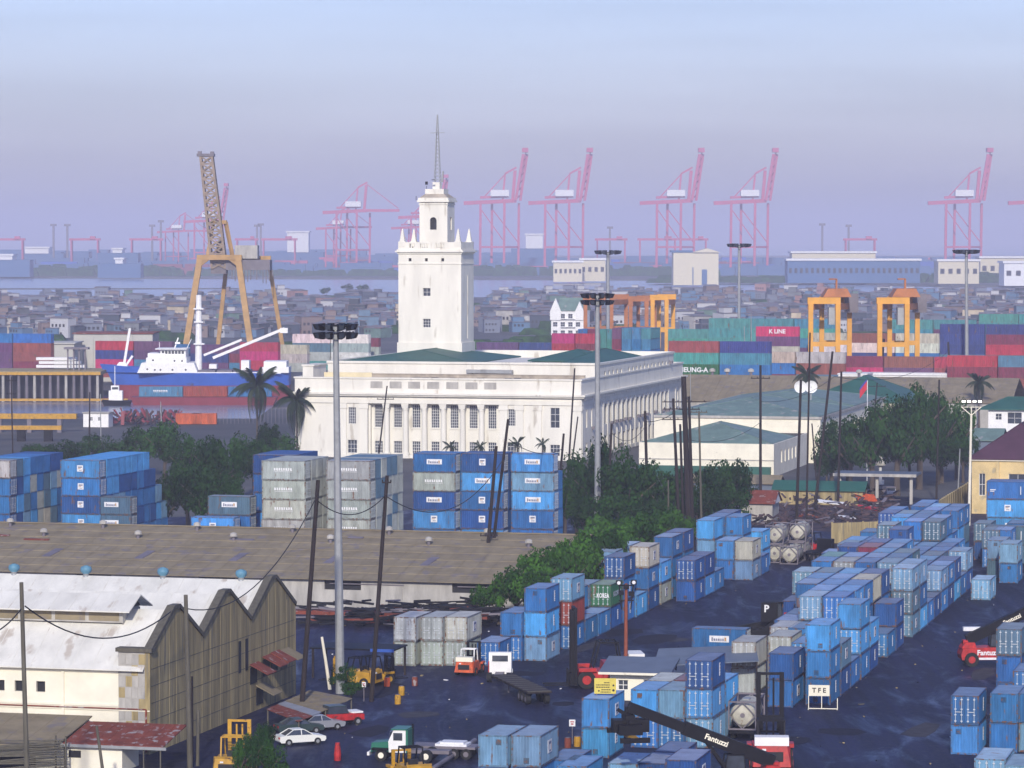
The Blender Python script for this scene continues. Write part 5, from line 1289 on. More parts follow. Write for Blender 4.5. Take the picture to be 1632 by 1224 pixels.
t = thing('stone_monument', 'small pale pointed monument on a column above the gate roof', 'monument', G(1403,772))
MB().tube([(0,0,0),(0,0,.8),(0,0,.81),(0,0,3.2)], [.7,.7,.3,.26], 10).build('column', M['whitep'], t); MB().tube([(0,0,3.2),(0,0,3.5),(0,0,3.9),(0,0,4.6),(0,0,5.6)], [.3,1.0,.95,.45,.04], 12).build('spire', M['concl'], t)
t = thing('parked_jeep', 'small white-fronted jeep on the road under the gate', 'jeep', G(1415,792), .2); MB().extr([(-1.9,.5),(1.9,.5),(1.9,1.1),(.7,1.2),(.4,1.9),(-1.8,1.9)],'x',-.85,.85).build('body', M['gmet'], t); MB().box(-.8,.8,-1.94,-1.9,.7,1.5).build('rear_panel', M['label'], t); MB().box(-.7,.7,-1.96,-1.941,1.25,1.75).build('window', M['glass'], t)
# ================================================================ vehicles and yard machines (local: +y is the machine's front)
def wheel(par, x, y, r, w, rimc='gmet', name='wheel'):
    o = MB().tube([(x-w/2,y,r),(x+w/2,y,r)], r, 16).build(name, M['rubber'], par)
    sg = 1 if x > 0 else -1
    MB().tube([(x+sg*(w/2-.02),y,r),(x+sg*(w/2+.02),y,r)], r*.5, 12).build('rim', M[rimc], o); return o
def forklift(p, rz, body, label, s=1.0, mast=3.4, cw=None, cab='black', carry=0.4, mastm='black', rim=None, open_mast=True):
    t = thing('forklift', label, 'forklift', p, rz); t.scale = (s,)*3
    b = MB(); b.hexa([(-1.0,-2.3,.45),(1.0,-2.3,.45),(1.05,-.2,.45),(-1.05,-.2,.45),(-.95,-2.2,1.35),(.95,-2.2,1.35),(1.0,-.3,1.45),(-1.0,-.3,1.45)])
    b.box(-1.05,1.05,-.2,1.1,.45,1.0); b.hexa([(-1.0,-2.75,.4),(1.0,-2.75,.4),(1.05,-2.3,.4),(-1.05,-2.3,.4),(-.8,-2.6,1.5),(.8,-2.6,1.5),(.95,-2.3,1.6),(-.95,-2.3,1.6)])
    b.box(-1.25,-1.0,.2,1.2,1.0,1.2); b.box(1.0,1.25,.2,1.2,1.0,1.2)
    b.build('body', M[body], t)
    if cw: MB().box(-.9,.9,-2.62,-1.7,1.5,1.95).build('counterweight_cover', M[cw], t)
    MB().box(-.6,.6,-2.78,-2.74,.7,1.2).build('rear_grille', M['dark'], t)
    b = MB()
    for x in (-.7,.7):
        b.bar((x,-1.3,1.35),(x,-1.1,2.6),.09); b.bar((x,.35,1.0),(x,-.05,2.6),.09); b.bar((x,-1.15,2.6),(x,0,2.6),.09)
    for y in (-1.1,-.75,-.4,-.05): b.bar((-.75,y,2.62),(.75,y,2.62),.07)
    b.build('overhead_guard', M[cab], t)
    MB().box(-.35,.35,-1.0,-.45,1.0,1.25).box(-.35,.35,-1.12,-.98,1.2,1.8).build('seat', M['dark'], t)
    MB().disc((0,.15,1.5),(0,-.7,.7),.2,12,depth=.04).build('steering_wheel', M['dark'], t)
    b = MB()
    for x in (-.62,.62):
        b.box(x-.12,x+.12,1.25,1.42,.15,mast); b.box(x-.07 if x > 0 else x-.02, x+.02 if x > 0 else x+.07,1.42,1.55,.15,mast-.2)
    for z in (.3,mast*.5,mast-.15): b.box(-.55,.55,1.27,1.4,z,z+.14)
    b.bar((-.18,1.34,.2),(-.18,1.34,mast-.3),.1); b.bar((.18,1.34,.2),(.18,1.34,mast-.3),.1)
    b.build('mast', M[mastm], t)
    b = MB(); b.box(-.75,.75,1.56,1.66,carry,carry+.12); b.box(-.75,.75,1.56,1.66,carry+.6,carry+.72); b.box(-.7,-.62,1.56,1.64,carry+.12,carry+.6); b.box(.62,.7,1.56,1.64,carry+.12,carry+.6); b.build('carriage', M['black'], t)
    for x in (-.45,.45): MB().box(x-.08,x+.08,1.66,3.1,carry-.02,carry+.06).box(x-.08,x+.08,1.66,1.74,carry+.06,carry+.9).build('fork', M['black'], t)
    for x, y, r_ in ((-1.0,.75,.52),(1.0,.75,.52),(-.95,-1.7,.42),(.95,-1.7,.42)): wheel(t, x, y, r_, .36, rim or body)
    MB().box(-.5,-.3,-2.7,-2.63,1.25,1.35).build('tail_lamp', M['label'], t); return t
YR = -PHI
g = G(952, 1094)
forklift(g, math.pi/2+.1, 'red', 'red forklift with very tall black mast facing left, forks down', 1.75, 4.6, 'whitep', carry=.15)
forklift(G(1228,1222), -.05, 'red', 'red forklift with white rear cover and tall open mast, lower right', 1.6, 4.9, 'whitep', carry=1.6)
forklift(G(750,1073), -.25, 'orange', 'orange forklift with cream top working at the grey containers', 1.0, 3.2, 'cream', cab='whitep')
forklift(G(376,1238), -.1, 'yellow', 'yellow forklift with wide yellow ladder-like mast at the bottom edge', 1.35, 3.4, None, cab='yellow', mastm='yellow')
forklift(G(1290,884), .9, 'red', 'small red forklift with white hood beside the tank containers', 1.2, 3.3, 'whitep')
forklift(G(560,1092), 1.2, 'yellow', 'yellow forklift in the shadow behind the light mast', 1.1, 2.7, None, mastm='yellow')
forklift(G(600,1090), -1.0, 'yellow', 'second yellow forklift, right of the black leaning pole', 1.1, 2.6, None, mastm='black')
forklift(G(650,1246), .4, 'yellow', 'yellow machine with bent arm at the bottom edge before the green truck', 1.15, 2.2, None, mastm='yellow')
def reach(p, rz, label, boom_to, body='red', txt='Fantuzzi', boomc='black', s=1.0, spread=True, strip=False):
    t = thing('reach_stacker', label, 'reach stacker', p, rz); t.scale = (s,)*3
    b = MB(); b.extr([(-4.0,.7),(3.4,.7),(3.4,1.3),(1.2,1.5),(.6,2.0),(-1.6,2.0),(-3.9,1.9),(-4.1,1.2)], 'x', -1.25, 1.25)
    b.extr([(-4.0,1.9),(-2.4,1.9),(-2.6,2.5),(-3.6,2.5)], 'x', -.9, .9)
    b.extr([(1.4,1.45),(3.6,1.3),(3.2,1.9),(2.0,1.95)], 'x', -1.75, -1.25); b.extr([(1.4,1.45),(3.6,1.3),(3.2,1.9),(2.0,1.95)], 'x', 1.25, 1.75)
    b.build('body', M[body], t)
    MB().box(-1.27,-1.24,-2.6,.2,.72,.95).box(1.24,1.27,-2.6,.2,.72,.95).build('side_stripe', M['label'], t)
    tm_ = text_mesh(txt, .75, M['label'])
    for sx in (-1, 1):
        o = obj('lettering', tm_, t, (sx*1.262, -1.2, 1.45)); o.rotation_euler = (math.pi/2, 0, sx*math.pi/2)
    b = MB(); b.box(-.65,.65,-.9,.7,1.95,2.1); b.extr([(-.9,2.1),(.8,2.1),(.55,3.35),(-.8,3.35)], 'x', -.62, .62, 1); b.box(-.7,.7,-.85,.62,3.35,3.45)
    for x in (-.66,.62): b.bar((x+.02,.8,2.1),(x+.02,.57,3.38),.08); b.bar((x+.02,-.9,2.1),(x+.02,-.8,3.38),.08)
    b.build('cab', [M['black'], M['glass']], t)
    for x in (-1.45,1.45): wheel(t, x, 2.4, .85, .55, body); wheel(t, x*.85, -3.0, .75, .5, body)
    piv = Vector((0,-3.3,2.7)); tip = Vector(boom_to)
    b = MB(); b.bar(piv, piv.lerp(tip,.62), .95, 1.1); b.build('boom', M[boomc], t)
    MB().bar(piv.lerp(tip,.55), tip, .72, .82).build('inner_boom', M[boomc], t)
    for sx in (-1,1):
        o = obj('lettering', text_mesh(txt, .62, M['cream']), t, piv.lerp(tip,.40)+Vector((sx*.49,0,0))); d_ = (tip-piv); el = math.atan2(d_.z, d_.y)
        o.rotation_euler = (math.pi/2, 0, math.pi/2) if sx > 0 else (math.pi/2, 0, -math.pi/2)
        o.rotation_mode = 'QUATERNION'
        xa = Vector((0, sx*math.cos(el), sx*math.sin(el))); na = Vector((sx,0,0)); ya = na.cross(xa)
        o.rotation_quaternion = Matrix((xa, ya, na)).transposed().to_quaternion()
    if strip:
        for sx in (-1,1): MB().bar(piv.lerp(tip,.62)+Vector((sx*.38,0,.05)), piv.lerp(tip,.97)+Vector((sx*.38,0,.05)), .03, .3).build('pale_strip', M['concl'], t)
        MB().bar(piv.lerp(tip,.5)+Vector((.3,0,-1.2)), piv.lerp(tip,1.1)+Vector((.3,0,-1.5)), .5, .4).build('yellow_beam', M['yellow'], t)
        MB().box(-.9,-.3,-3.6,-1.2,3.6,4.0).bar((-.6,1.0,2.6),(-.3,1.9,3.4),.2).build('white_cover', M['label'], t)
    for x in (-.6,.6):
        MB().bar((x,0.2,1.7), piv.lerp(tip,.5), .26).build('lift_cylinder', M['black'], t); MB().bar(Vector((x,.2,1.7)).lerp(piv.lerp(tip,.5),.5), piv.lerp(tip,.5), .16).build('piston_rod', M['rod'], t)
    MB().bar(piv+Vector((0,0,-.9)), piv, .9).build('pivot_frame', M[body], t)
    b = MB(); b.bar(tip, tip+Vector((0,.1,-1.5)), .5); b.box(tip.x-1.6,tip.x+1.6,tip.y-.9,tip.y+1.0,tip.z-2.1,tip.z-1.3); b.box(tip.x-.7,tip.x+.7,tip.y-1.6,tip.y+1.3,tip.z-2.0,tip.z-1.0); b.bar(tip+Vector((0,-.8,-1.2)), tip+Vector((0,.9,-.2)), .3); b.box(tip.x-.9,tip.x+.9,tip.y-.4,tip.y+.4,tip.z-1.3,tip.z-.6); b.bar(tip+Vector((-1.2,.2,-1.4)), tip+Vector((0,0,-.3)), .18); b.bar(tip+Vector((1.2,.2,-1.4)), tip+Vector((0,0,-.3)), .18); b.build('rotator', M['black'], t)
    if spread:
        b = MB(); L_ = 3.0; zz = tip.z-2.4; n = 12
        b.box(tip.x-L_,tip.x+L_,tip.y-.28,tip.y+.28,zz,zz+.3,0)
        for k in range(n): x = tip.x-L_+k*2*L_/n; b.box(x,x+L_/n,tip.y-.3,tip.y+.3,zz-.01,zz+.31,1)
        for x in (-L_,L_): b.box(tip.x+x-.15,tip.x+x+.15,tip.y-1.2,tip.y+1.2,zz-.1,zz+.3,0)
        b.build('spreader', [M['black'], M['yellow']], t)
    return t
reach(G(1168,1268), 1.72, 'reach stacker with long black boom raised to the left over blue containers', (0, 8.6, 7.4))
reach(G(1590,1060), -1.52, 'red reach stacker with white lettering, black boom pointing right', (0, 8.5, 8.2), strip=True)
# dark machine behind the grey containers, with P panel
g = G(1228, 1030)
t = thing('container_handler', 'black container handler with a white P panel behind the grey containers', 'container handler', g, 1.4)
b = MB(); b.extr([(-3.6,.8),(3.2,.8),(3.2,1.8),(.8,2.1),(-.4,2.9),(-2.4,2.9),(-3.6,2.2)], 'x', -1.3, 1.3); b.build('body', M['black'], t)
b = MB(); b.box(-1.0,1.0,-1.4,.6,2.95,3.15); b.extr([(-1.4,3.15),(.6,3.15),(.4,4.9),(-1.2,4.9)],'x',-.9,.9,1)
for x in (-.95,.9):
    for y in (-1.4,.5): b.box(x,x+.08,y,y+.1,3.15,4.9)
b.box(-1.1,1.1,-1.5,.7,4.9,5.05); b.build('cab', [M['black'],M['glass']], t)
pb_ = MB().box(-1.6,-1.3,-.9,.9,2.9,5.0).build('radiator', M['black'], t); o = obj('lettering', text_mesh('P', 1.1, M['label']), t, (-1.615,.3,4.3)); o.rotation_euler = (math.pi/2,0,-math.pi/2)
MB().box(-1.4,-1.0,-2.6,-1.6,2.9,3.9).build('engine_cover', M['red'], t); MB().bar((-1,-2.9,2.5),(-1,-3.0,5.3),.12).build('exhaust', M['gmet'], t); MB().bar((0,-2,3),(0,4.6,1.6),.8).build('boom', M['black'], t)
for x in (-1.3,1.3): wheel(t,x,2.2,.8,.5); wheel(t,x,-2.6,.75,.5)
# trucks and cars
def sedan(p, rz, body, label, L=4.4):
    t = thing('parked_car', label, 'car', p, rz, 'cars parked by the sheet canopy'); h = L/2
    b = MB(); b.extr([(-h,.45),(-h+.15,.3),(h-.15,.3),(h,.5),(h-.1,.75),(h*.45,.92),(-h*.5,.95),(-h+.05,.9)], 'x', -.85, .85); b.build('body', M[body], t)
    b = MB(); b.hexa([(-.78,-h*.72,.93),(.78,-h*.72,.93),(.78,h*.42,.92),(-.78,h*.42,.92),(-.6,-h*.38,1.38),(.6,-h*.38,1.38),(.6,h*.08,1.38),(-.6,h*.08,1.38)]); b.build('windows', M['glass'], t)
    MB().hexa([(-.62,-h*.4,1.37),(.62,-h*.4,1.37),(.62,h*.1,1.37),(-.62,h*.1,1.37),(-.56,-h*.36,1.43),(.56,-h*.36,1.43),(.56,h*.06,1.43),(-.56,h*.06,1.43)]).build('roof', M[body], t)
    b = MB()
    for x in (-.79,.79):
        sg = 1 if x > 0 else -1
        for y0_, y1_ in ((-h*.74,-h*.38),(-.12,-.12),(h*.42,h*.08)): b.bar((x,y0_,.94),(sg*.61,y1_,1.39),.06)
    b.build('pillars', M[body], t)
    for x in (-.8,.8):
        for y in (-h*.62,h*.62): wheel(t,x,y,.32,.22,'steel')
    for x in (-.6,.6): MB().box(x-.15,x+.15,h-.08,h+.01,.55,.7).build('headlight', M['label'], t); MB().box(x-.15,x+.15,-h-.01,-h+.05,.65,.8).build('tail_lamp', M['red'], t)
    return t
M['silver'] = mat('silver_paint', (.36,.37,.39), .35, .4); M['carw'] = mat('car_white', (.72,.72,.66), .35); M['greenp'] = mat('truck_green', (.02,.14,.09), .4); M['darkcar'] = mat('dark_green_paint', (.03,.05,.05), .35)
sedan(G(478,1186), -1.15, 'carw', 'white sedan parked with its nose under the canopy')
sedan(G(452,1176)+Vector((1.2,3.0,0)), -1.2, 'darkcar', 'dark sedan parked behind the white one')
sedan(G(510,1163), -1.1, 'silver', 'brownish silver car half under the canopy')
# red jeep with white roof piece
t = thing('red_jeep', 'red jeep with white hood parked past the sheet canopy', 'jeep', G(545,1155), -1.1)
MB().extr([(-1.9,.5),(1.9,.5),(1.9,1.0),(.6,1.15),(.5,1.1),(-1.9,1.15)],'x',-.85,.85).build('body', M['red'], t); MB().box(-.8,.8,.6,1.8,1.12,1.26).build('hood', M['whitep'], t)
MB().extr([(-1.7,1.15),(.4,1.15),(.1,1.8),(-1.6,1.8)],'x',-.75,.75).build('cab', M['glass'], t); MB().box(-.78,.78,-1.6,.1,1.8,1.88).build('roof', M['darkcar'], t)
for x in (-.85,.85):
    for y in (-1.2,1.2): wheel(t,x,y,.38,.26,'steel')
# white tractor with flat trailer
t = thing('truck_tractor', 'white truck cab seen from behind, coupled to a bare flat trailer', 'truck', G(796,1086), -.05)
b = MB(); b.extr([(1.2,.6),(3.2,.6),(3.2,2.0),(2.9,2.7),(1.3,2.8),(1.2,2.0)],'x',-1.15,1.15); b.box(-1.2,1.2,3.2,3.35,.5,.9); b.build('cab', M['whitep'], t)
MB().box(-.8,.8,1.15,1.19,1.9,2.5).build('rear_window', M['glass'], t); MB().box(-.45,.45,-1.8,1.2,.6,.85).build('chassis', M['gmet'], t)
MB().box(-1.22,-1.1,1.1,1.6,.7,1.9).build('side_panel', M['red'], t)
for x in (-1.0,1.0):
    wheel(t,x,2.4,.5,.3); wheel(t,x,-.6,.5,.5)
t2 = thing('flat_trailer', 'bare dark flat-bed trailer curving behind the white truck', 'trailer', G(831,1110), .27)
b = MB(); b.box(-1.2,1.2,-6.6,7.2,1.15,1.3); 
b.build('deck', M['wood'], t2)
for k in range(27): MB().box(-1.18,1.18,-6.5+k*.5,-6.07+k*.5,1.3,1.345).build('plank', M['wood2'] if k % 3 == 0 else M['wood'], t2)
MB().box(-.5,-.3,-5,5,.75,1.15).box(.3,.5,-5,5,.75,1.15).build('chassis', M['black'], t2)
for y in (-5.6,-4.4,-3.2):
    for x in (-.95,.95): wheel(t2,x,y,.5,.45)
for x in (-.6,.6): MB().box(x-.06,x+.06,2.5,2.7,.1,.8).build('landing_leg', M['gmet'], t2)
# green and white truck tractor, facing left
t = thing('truck_tractor', 'green truck with white door and green bonnet facing left, lower centre', 'truck', G(655,1212), 1.35)
b = MB(); b.extr([(.2,.8),(1.7,.8),(1.75,1.75),(1.3,2.7),(.2,2.75)],'x',-1.05,1.05,0); b.extr([(1.75,.8),(3.4,.75),(3.3,1.55),(1.75,1.7)],'x',-.8,.8,1); b.box(-1.12,1.12,0.1,1.5,2.75,2.85,1); b.box(-1.06,1.06,.0,.2,.8,2.75,1); b.build('cab', [M['whitep'],M['greenp']], t)
for sx in (-1,1): MB().box(sx*1.06-.02,sx*1.06+.02,.5,1.3,1.85,2.5).build('door_window', M['glass'], t); MB().box(sx*1.05-.25,sx*1.05+.25,1.8,3.2,1.0,1.15).build('fender', M['black'], t)
MB().box(-.8,.8,1.62,1.7,1.85,2.55).build('windscreen', M['glass'], t); MB().box(-1.2,1.2,3.4,3.6,.5,.8).build('bumper', M['whitep'], t); MB().box(-.5,.5,-3.5,.2,.7,1.0).build('chassis', M['gmet'], t); MB().bar((.6,0,1.0),(.6,0,3.1),.14).build('exhaust', M['black'], t)
for x in (-.95,.95): wheel(t,x,2.4,.52,.3,'cream'); wheel(t,x,-1.6,.55,.5,'cream')
t = thing('flat_trailer', 'small trailer loaded with white panels behind the green truck', 'trailer', G(708,1207), 1.35)
MB().box(-1.1,1.1,-3,3,.9,1.1).build('deck', M['gmet'], t); MB().box(-.9,.9,-2.2,.6,1.1,1.3).box(-.8,.7,-1.9,.2,1.3,1.45).build('white_panels', M['label'], t)
for x in (-.95,.95):
    for y in (-2.2,-1.1): wheel(t,x,y,.48,.4)
# long dark pipe along the bottom container pair
a, q = G(690,1232), G(757,1186); t = MB(); t.tube([a+Vector((0,0,.35)), q+Vector((0,0,.35))], .22, 10); t.build('pipe', M['gmet'], label='long dark pipe lying left of the bottom container pair', cat='pipe')
# sheet canopy
t = thing('sheet_canopy', 'large slanting sheet canopy, grey with a rust-red strip, over parked cars', 'canopy', G(492,1146), 0)
c_ = [AT(425,1130,318), AT(476,1150,311), AT(562,1113,322), AT(494,1100,329)]; c_ = [p-G(492,1146) for p in c_]
for i in range(12):
    f0, f1 = i/12, (i+1)/12-.004; P0, P1 = c_[0].lerp(c_[3], f0), c_[0].lerp(c_[3], f1); Q0, Q1 = c_[1].lerp(c_[2], f0), c_[1].lerp(c_[2], f1)
    z_ = Vector((0,0,.03*(i % 2))); mm = 'rusty' if i in (0,1,2) else ('asb' if i > 4 else 'zincd')
    if mm == 'zincd' and 'zincd' not in M: M['zincd'] = mat('dull_grey_sheet', (.27,.28,.31), .6, noise=.25, scale=.6)
    b = MB(); b.hexa([P0+z_-Vector((0,0,.06)),P1+z_-Vector((0,0,.06)),Q1+z_-Vector((0,0,.06)),Q0+z_-Vector((0,0,.06)),P0+z_,P1+z_,Q1+z_,Q0+z_]); b.build('roof_sheet', M[mm], t)
for c0_ in c_ + [c_[0].lerp(c_[3],.5), c_[1].lerp(c_[2],.5)]: MB().bar((c0_.x*.97,c0_.y,0),(c0_.x*.97,c0_.y,c0_.z-.05),.12).build('post', M['wood2'], t)
# tank containers
def tank(p, rz, label):
    t = thing('tank_container', label, 'tank container', p, rz, 'tank containers')
    b = MB()
    for sx in (-1,1):
        for sy in (-1,1): b.box(sx*1.22-.06,sx*1.22+.06,sy*2.97-.06,sy*2.97+.06,0,2.59)
        b.box(sx*1.22-.05,sx*1.22+.05,-2.91,2.91,0,.14); b.box(sx*1.22-.05,sx*1.22+.05,-2.91,2.91,2.47,2.59)
    for sy in (-1,1):
        b.box(-1.16,1.16,sy*2.97-.05,sy*2.97+.05,0,.14); b.box(-1.16,1.16,sy*2.97-.05,sy*2.97+.05,2.45,2.59)
        for x0_,z0_,x1_,z1_ in ((-1.16,1.3,0,.1),(1.16,1.3,0,.1),(-1.16,1.3,0,2.5),(1.16,1.3,0,2.5)): b.bar((x0_,sy*2.95,z0_),(x1_,sy*2.95,z1_),.08)
    b.bar((1.22,-2.9,.1),(1.22,0,2.5),.07); b.bar((1.22,2.9,.1),(1.22,0,2.5),.07)
    b.build('frame', M['gmet'], t)
    MB().tube([(0,-2.85,1.3),(0,-2.75,1.3),(0,-2.45,1.3),(0,2.45,1.3),(0,2.75,1.3),(0,2.85,1.3)], [.35,.85,1.13,1.13,.85,.35], 20).build('tank', M['tankw'], t, smooth=False)
    MB().tube([(0,-2.9,1.3),(0,-2.84,1.3)],.22,10).build('manhole', M['gmet'], t); MB().box(-.3,.3,-.6,.6,2.4,2.5).build('walkway', M['steel'], t)
    return t
p0 = G(1234,897) + D*3; p1 = G(1258,899) + D*2.6; UP = Vector((0,0,2.62))
tank(p0, YR, 'lower left cream tank container beside the blue stack'); tank(p1, YR, 'lower right cream tank container, nearest the road'); tank(p0+UP, YR, 'upper left cream tank container with dark hatch'); tank(p1+D*6.6, YR, 'cream tank container half hidden behind the lower right one'); tank(p1+D*6.6+UP, YR, 'upper right cream tank container seen edge-on')
tank(G(1190,1172)+Vector((0,0,.9)), YR+.05, 'cream tank container left of the lower red forklift')
t = thing('flat_trailer', 'dark trailer chassis under the near tank container', 'trailer', G(1190,1172), YR+.05); MB().box(-1.15,1.15,-3.4,3.4,.62,.86).build('deck', M['black'], t)
for x in (-.9,.9):
    for y in (-2.4,-1.2,2.4): wheel(t,x,y,.45,.35)
t = thing('flat_trailer', 'blue-black trailer standing by the far tank containers', 'trailer', G(1300,892), YR-.4); MB().box(-1.2,1.2,-3,3,1.0,1.25).box(-1.2,1.2,2.2,3,1.25,2.8).build('deck', M['black'], t)
for x in (-.9,.9):
    for y in (-2.2,-1.1,2.2): wheel(t,x,y,.48,.35)
# signs
t = thing('notice_board', 'yellow notice board with lines of writing and black dots', 'sign', G(971,1209)+Vector((-.3,2.2,5.2)), -.05)
MB().box(-.95,.95,0,.06,.15,1.5).build('panel', mat('sign_yellow', (.62,.50,.09), .6, noise=.1, scale=3), t); MB().box(-.8,-.7,.07,.15,0,1.4).box(.7,.8,.07,.15,0,1.4).build('post', M['gmet'], t)
b = MB(); rr_ = random.Random(3)
for z, x0_, x1_ in ((1.12,-.1,.4),(.92,-.8,.4),(.72,-.8,.4),(.5,-.35,.5),(.3,-.4,.5)):
    x = x0_
    while x < x1_: l = rr_.uniform(.05,.14); b.box(x,min(x+l,x1_),-.012,-.002,z-.045,z+.045); x += l+.03
b.disc((.72,-.006,.88),(0,-1,0),.09,10,depth=.01); b.disc((.72,-.006,.45),(0,-1,0),.11,10,depth=.01); b.disc((-.55,-.006,.4),(0,-1,0),.08,10,depth=.01)
b.build('writing', M['dark'], t)
t = thing('lane_sign', 'white TFE sign in a cream stand before the blue stack', 'sign', G(1312,1130), YR+.12)
MB().box(-1.4,.6,-.05,.03,1.25,2.3).build('panel', M['cream'], t)
o = obj('lettering', text_mesh('T F E', .62, M['dark']), t, (-.4,-.062,1.78)); o.rotation_euler = (math.pi/2,0,0)
b = MB()
for x in (-1.4,-.15,1.35): b.bar((x,0,0),(x,0,1.25 if x < 1 else 1.05),.07)
b.bar((-1.4,0,.04),(1.35,0,.04),.08); b.bar((-1.4,-.6,.04),(-1.4,.6,.04),.08); b.bar((1.35,-.6,.04),(1.35,.6,.04),.08); b.build('stand', M['cream'], t)
def small_sign(px, py, h, label, w_=.55, hh_=.6):
    g = G(px, py); t = thing('small_sign', label, 'sign', g, -.1, 'small white signs'); MB().bar((0,.03,0),(0,.03,h),.06).build('post', M['gmet'], t); MB().box(-w_/2,w_/2,-.04,0,h-hh_,h).build('panel', M['label'], t)
    b = MB(); b.box(-w_*.3,w_*.3,-.05,-.041,h-hh_*.4,h-hh_*.25); b.box(-w_*.2,w_*.2,-.05,-.041,h-hh_*.75,h-hh_*.55); b.build('writing', M['red'], t)
small_sign(912,1186,2.2,'white sign post in the lane above the bottom pair'); small_sign(1164,1118,2.3,'white sign with red mark under the office awning'); small_sign(580,1118,1.9,'small white board among the weeds',.4,.5)
# drums and bollards near the sign post
for k, (px, py, c__, lb) in enumerate(((538,1212,'red','red post standing alone on the wet yard'),(905,1192,'rusty','rust-red drum beside the sign post'),(920,1190,'yellow','yellowish drum beside the sign post'),(617,1094,'orange','small orange cone-topped drum by the weeds'),(640,1108,'yellow','yellow weight block on the yard edge'),(661,1093,'rusty','rusty stake block on the yard edge'),(634,1122,'yellow','yellow-topped block nearest the light mast'))):
    t = thing('drum' if k else 'red_post', lb, 'drum' if k else 'post', G(px,py)); MB().tube([(0,0,0),(0,0,.45),(0,0,.46),(0,0,.9 if k else 1.5)], [.3,.3,.32,.28 if k else .2], 12).build('body', M[c__], t); MB().disc((0,0,.92 if k else 1.52),(0,0,1),.2,10,depth=.06).build('cap', M['gmet'] if k else M['red'], t)
# site office booths between the stacks
t = thing('site_office', 'small cream office with wide grey-blue sheet roof beside the yard', 'office', G(1056,1118), YR+.05)
box_house(t, 5.2, 4.6, 2.6, 'cream', [(-4.4,-3.4,1.0,2.0),(-1.9,-1.0,.2,2.1)], ()); b = MB(); b.hexa([(-6.2,-.9,2.7),(.9,-.9,2.7),(.9,5.2,3.6),(-6.2,5.2,3.6),(-6.2,-.9,2.8),(.9,-.9,2.8),(.9,5.2,3.7),(-6.2,5.2,3.7)]); b.build('roof', M['shade'], t); MB().box(-6.2,.9,-.98,-.9,2.62,2.85).build('fascia', M['cream'], t)
t = thing('awning', 'dark slanting blue-grey awning between office and grey containers', 'awning', G(1150,1120)+Vector((0,6,0)), YR+.1)
b = MB(); b.hexa([(-6.2,-2,2.9),(4.2,-2.2,3.6),(3.4,3.5,4.5),(-6.2,3,4.0),(-6.2,-2,3.0),(4.2,-2.2,3.7),(3.4,3.5,4.6),(-6.2,3,4.1)]); b.build('roof', M['shade'], t)
for x, y, z in ((-6,-1.8,2.9),(4,-2,3.6),(3.2,3.3,4.4),(-6,2.8,4)): MB().bar((x,y,0),(x,y,z),.14).build('post', M['wood'], t)
t = thing('parked_van', 'white van nose showing behind the office roof', 'van', G(1100,1092), .4); MB().extr([(-2,.4),(2,.4),(2,1.2),(1.2,2.1),(-2,2.2)],'x',-.9,.9).build('body', M['carw'], t); MB().extr([(1.22,1.4),(1.75,1.4),(1.22,1.98)],'x',-.92,.92).build('windscreen', M['glass'], t)
for x in (-.85,.85):
    for y in (-1.3,1.3): wheel(t,x,y,.35,.22)
# machinery and timber clutter left of the grey containers, by the shed wall
r = random.Random(9); b = MB()
for i in range(260):
    g = G(r.uniform(500,790), r.uniform(985,1002)); z = r.uniform(0,2.0); l = r.uniform(.8,4)
    b.bar(g+Vector((0,0,z+.2)), g+Vector((l*r.choice((1,-1)),r.uniform(-.6,.6),z+r.uniform(.1,.6))), r.uniform(.1,.45), r.uniform(.1,.3), r.choice((0,0,0,0,0,1,0,0,2)))
b.build('scrap_heap', [M['black'], M['gmet'], M['rusty']], kind='stuff')
t = thing('rail_wagon', 'long low rust-red flat wagon along the shed wall', 'wagon', G(660,1002)+Vector((0,3,0)), YR)
MB().box(-22,9,-1.2,1.2,1.1,1.5).build('frame', M['rusty'], t)
for x in (-20,-12,-4,4): MB().box(x,x+2.4,-1.0,1.0,.2,1.1).build('bogie', M['black'], t)
# dark trailer stack under the wall left of grey containers
t = thing('dark_shed_roof', 'low dark open shelter with blue edge left of the grey containers', 'shelter', G(628,1085), YR)
MB().box(-9,0,0,5,3.0,3.15).build('roof', M['black'], t); MB().box(-2.5,0,-.1,0,2.9,3.2).build('fascia', M['blueh'], t)
for x in (-8.8,-.3): MB().box(x,x+.2,.1,.3,0,3).build('post', M['wood'], t)
for x in (-8.8,-.3): MB().box(x,x+.2,4.6,4.8,0,3).build('post', M['wood'], t)

# worn patches, litter and puddled wheel ruts on the yard
r = random.Random(12); M['patch'] = mat('patched_asphalt', (.022,.022,.036), .8, noise=.5, scale=1.2, spec=.12); M['patch2'] = mat('old_concrete_patch', (.06,.058,.068), .8, noise=.5, scale=1.0, spec=.12)
k = 0
while k < 46:
    px, py = r.uniform(560,1600), r.uniform(905,1222)
    g = G(px, py)
    b = MB(); n = 7; w_, l_ = r.uniform(.8,3.2), r.uniform(1.5,7); ph = r.uniform(0,6)
    poly = [(g.x+math.cos(PHI)*w_*math.cos(t)*q+math.sin(PHI)*l_*math.sin(t)*q, g.y-math.sin(PHI)*w_*math.cos(t)*q+math.cos(PHI)*l_*math.sin(t)*q) for t, q in ((2*math.pi*i/n, r.uniform(.7,1.15)) for i in range(n))]
    ground_poly('pavement_patch', poly, .008+.0004*k, M['patch' if k % 3 else 'patch2']); k += 1
b = MB()
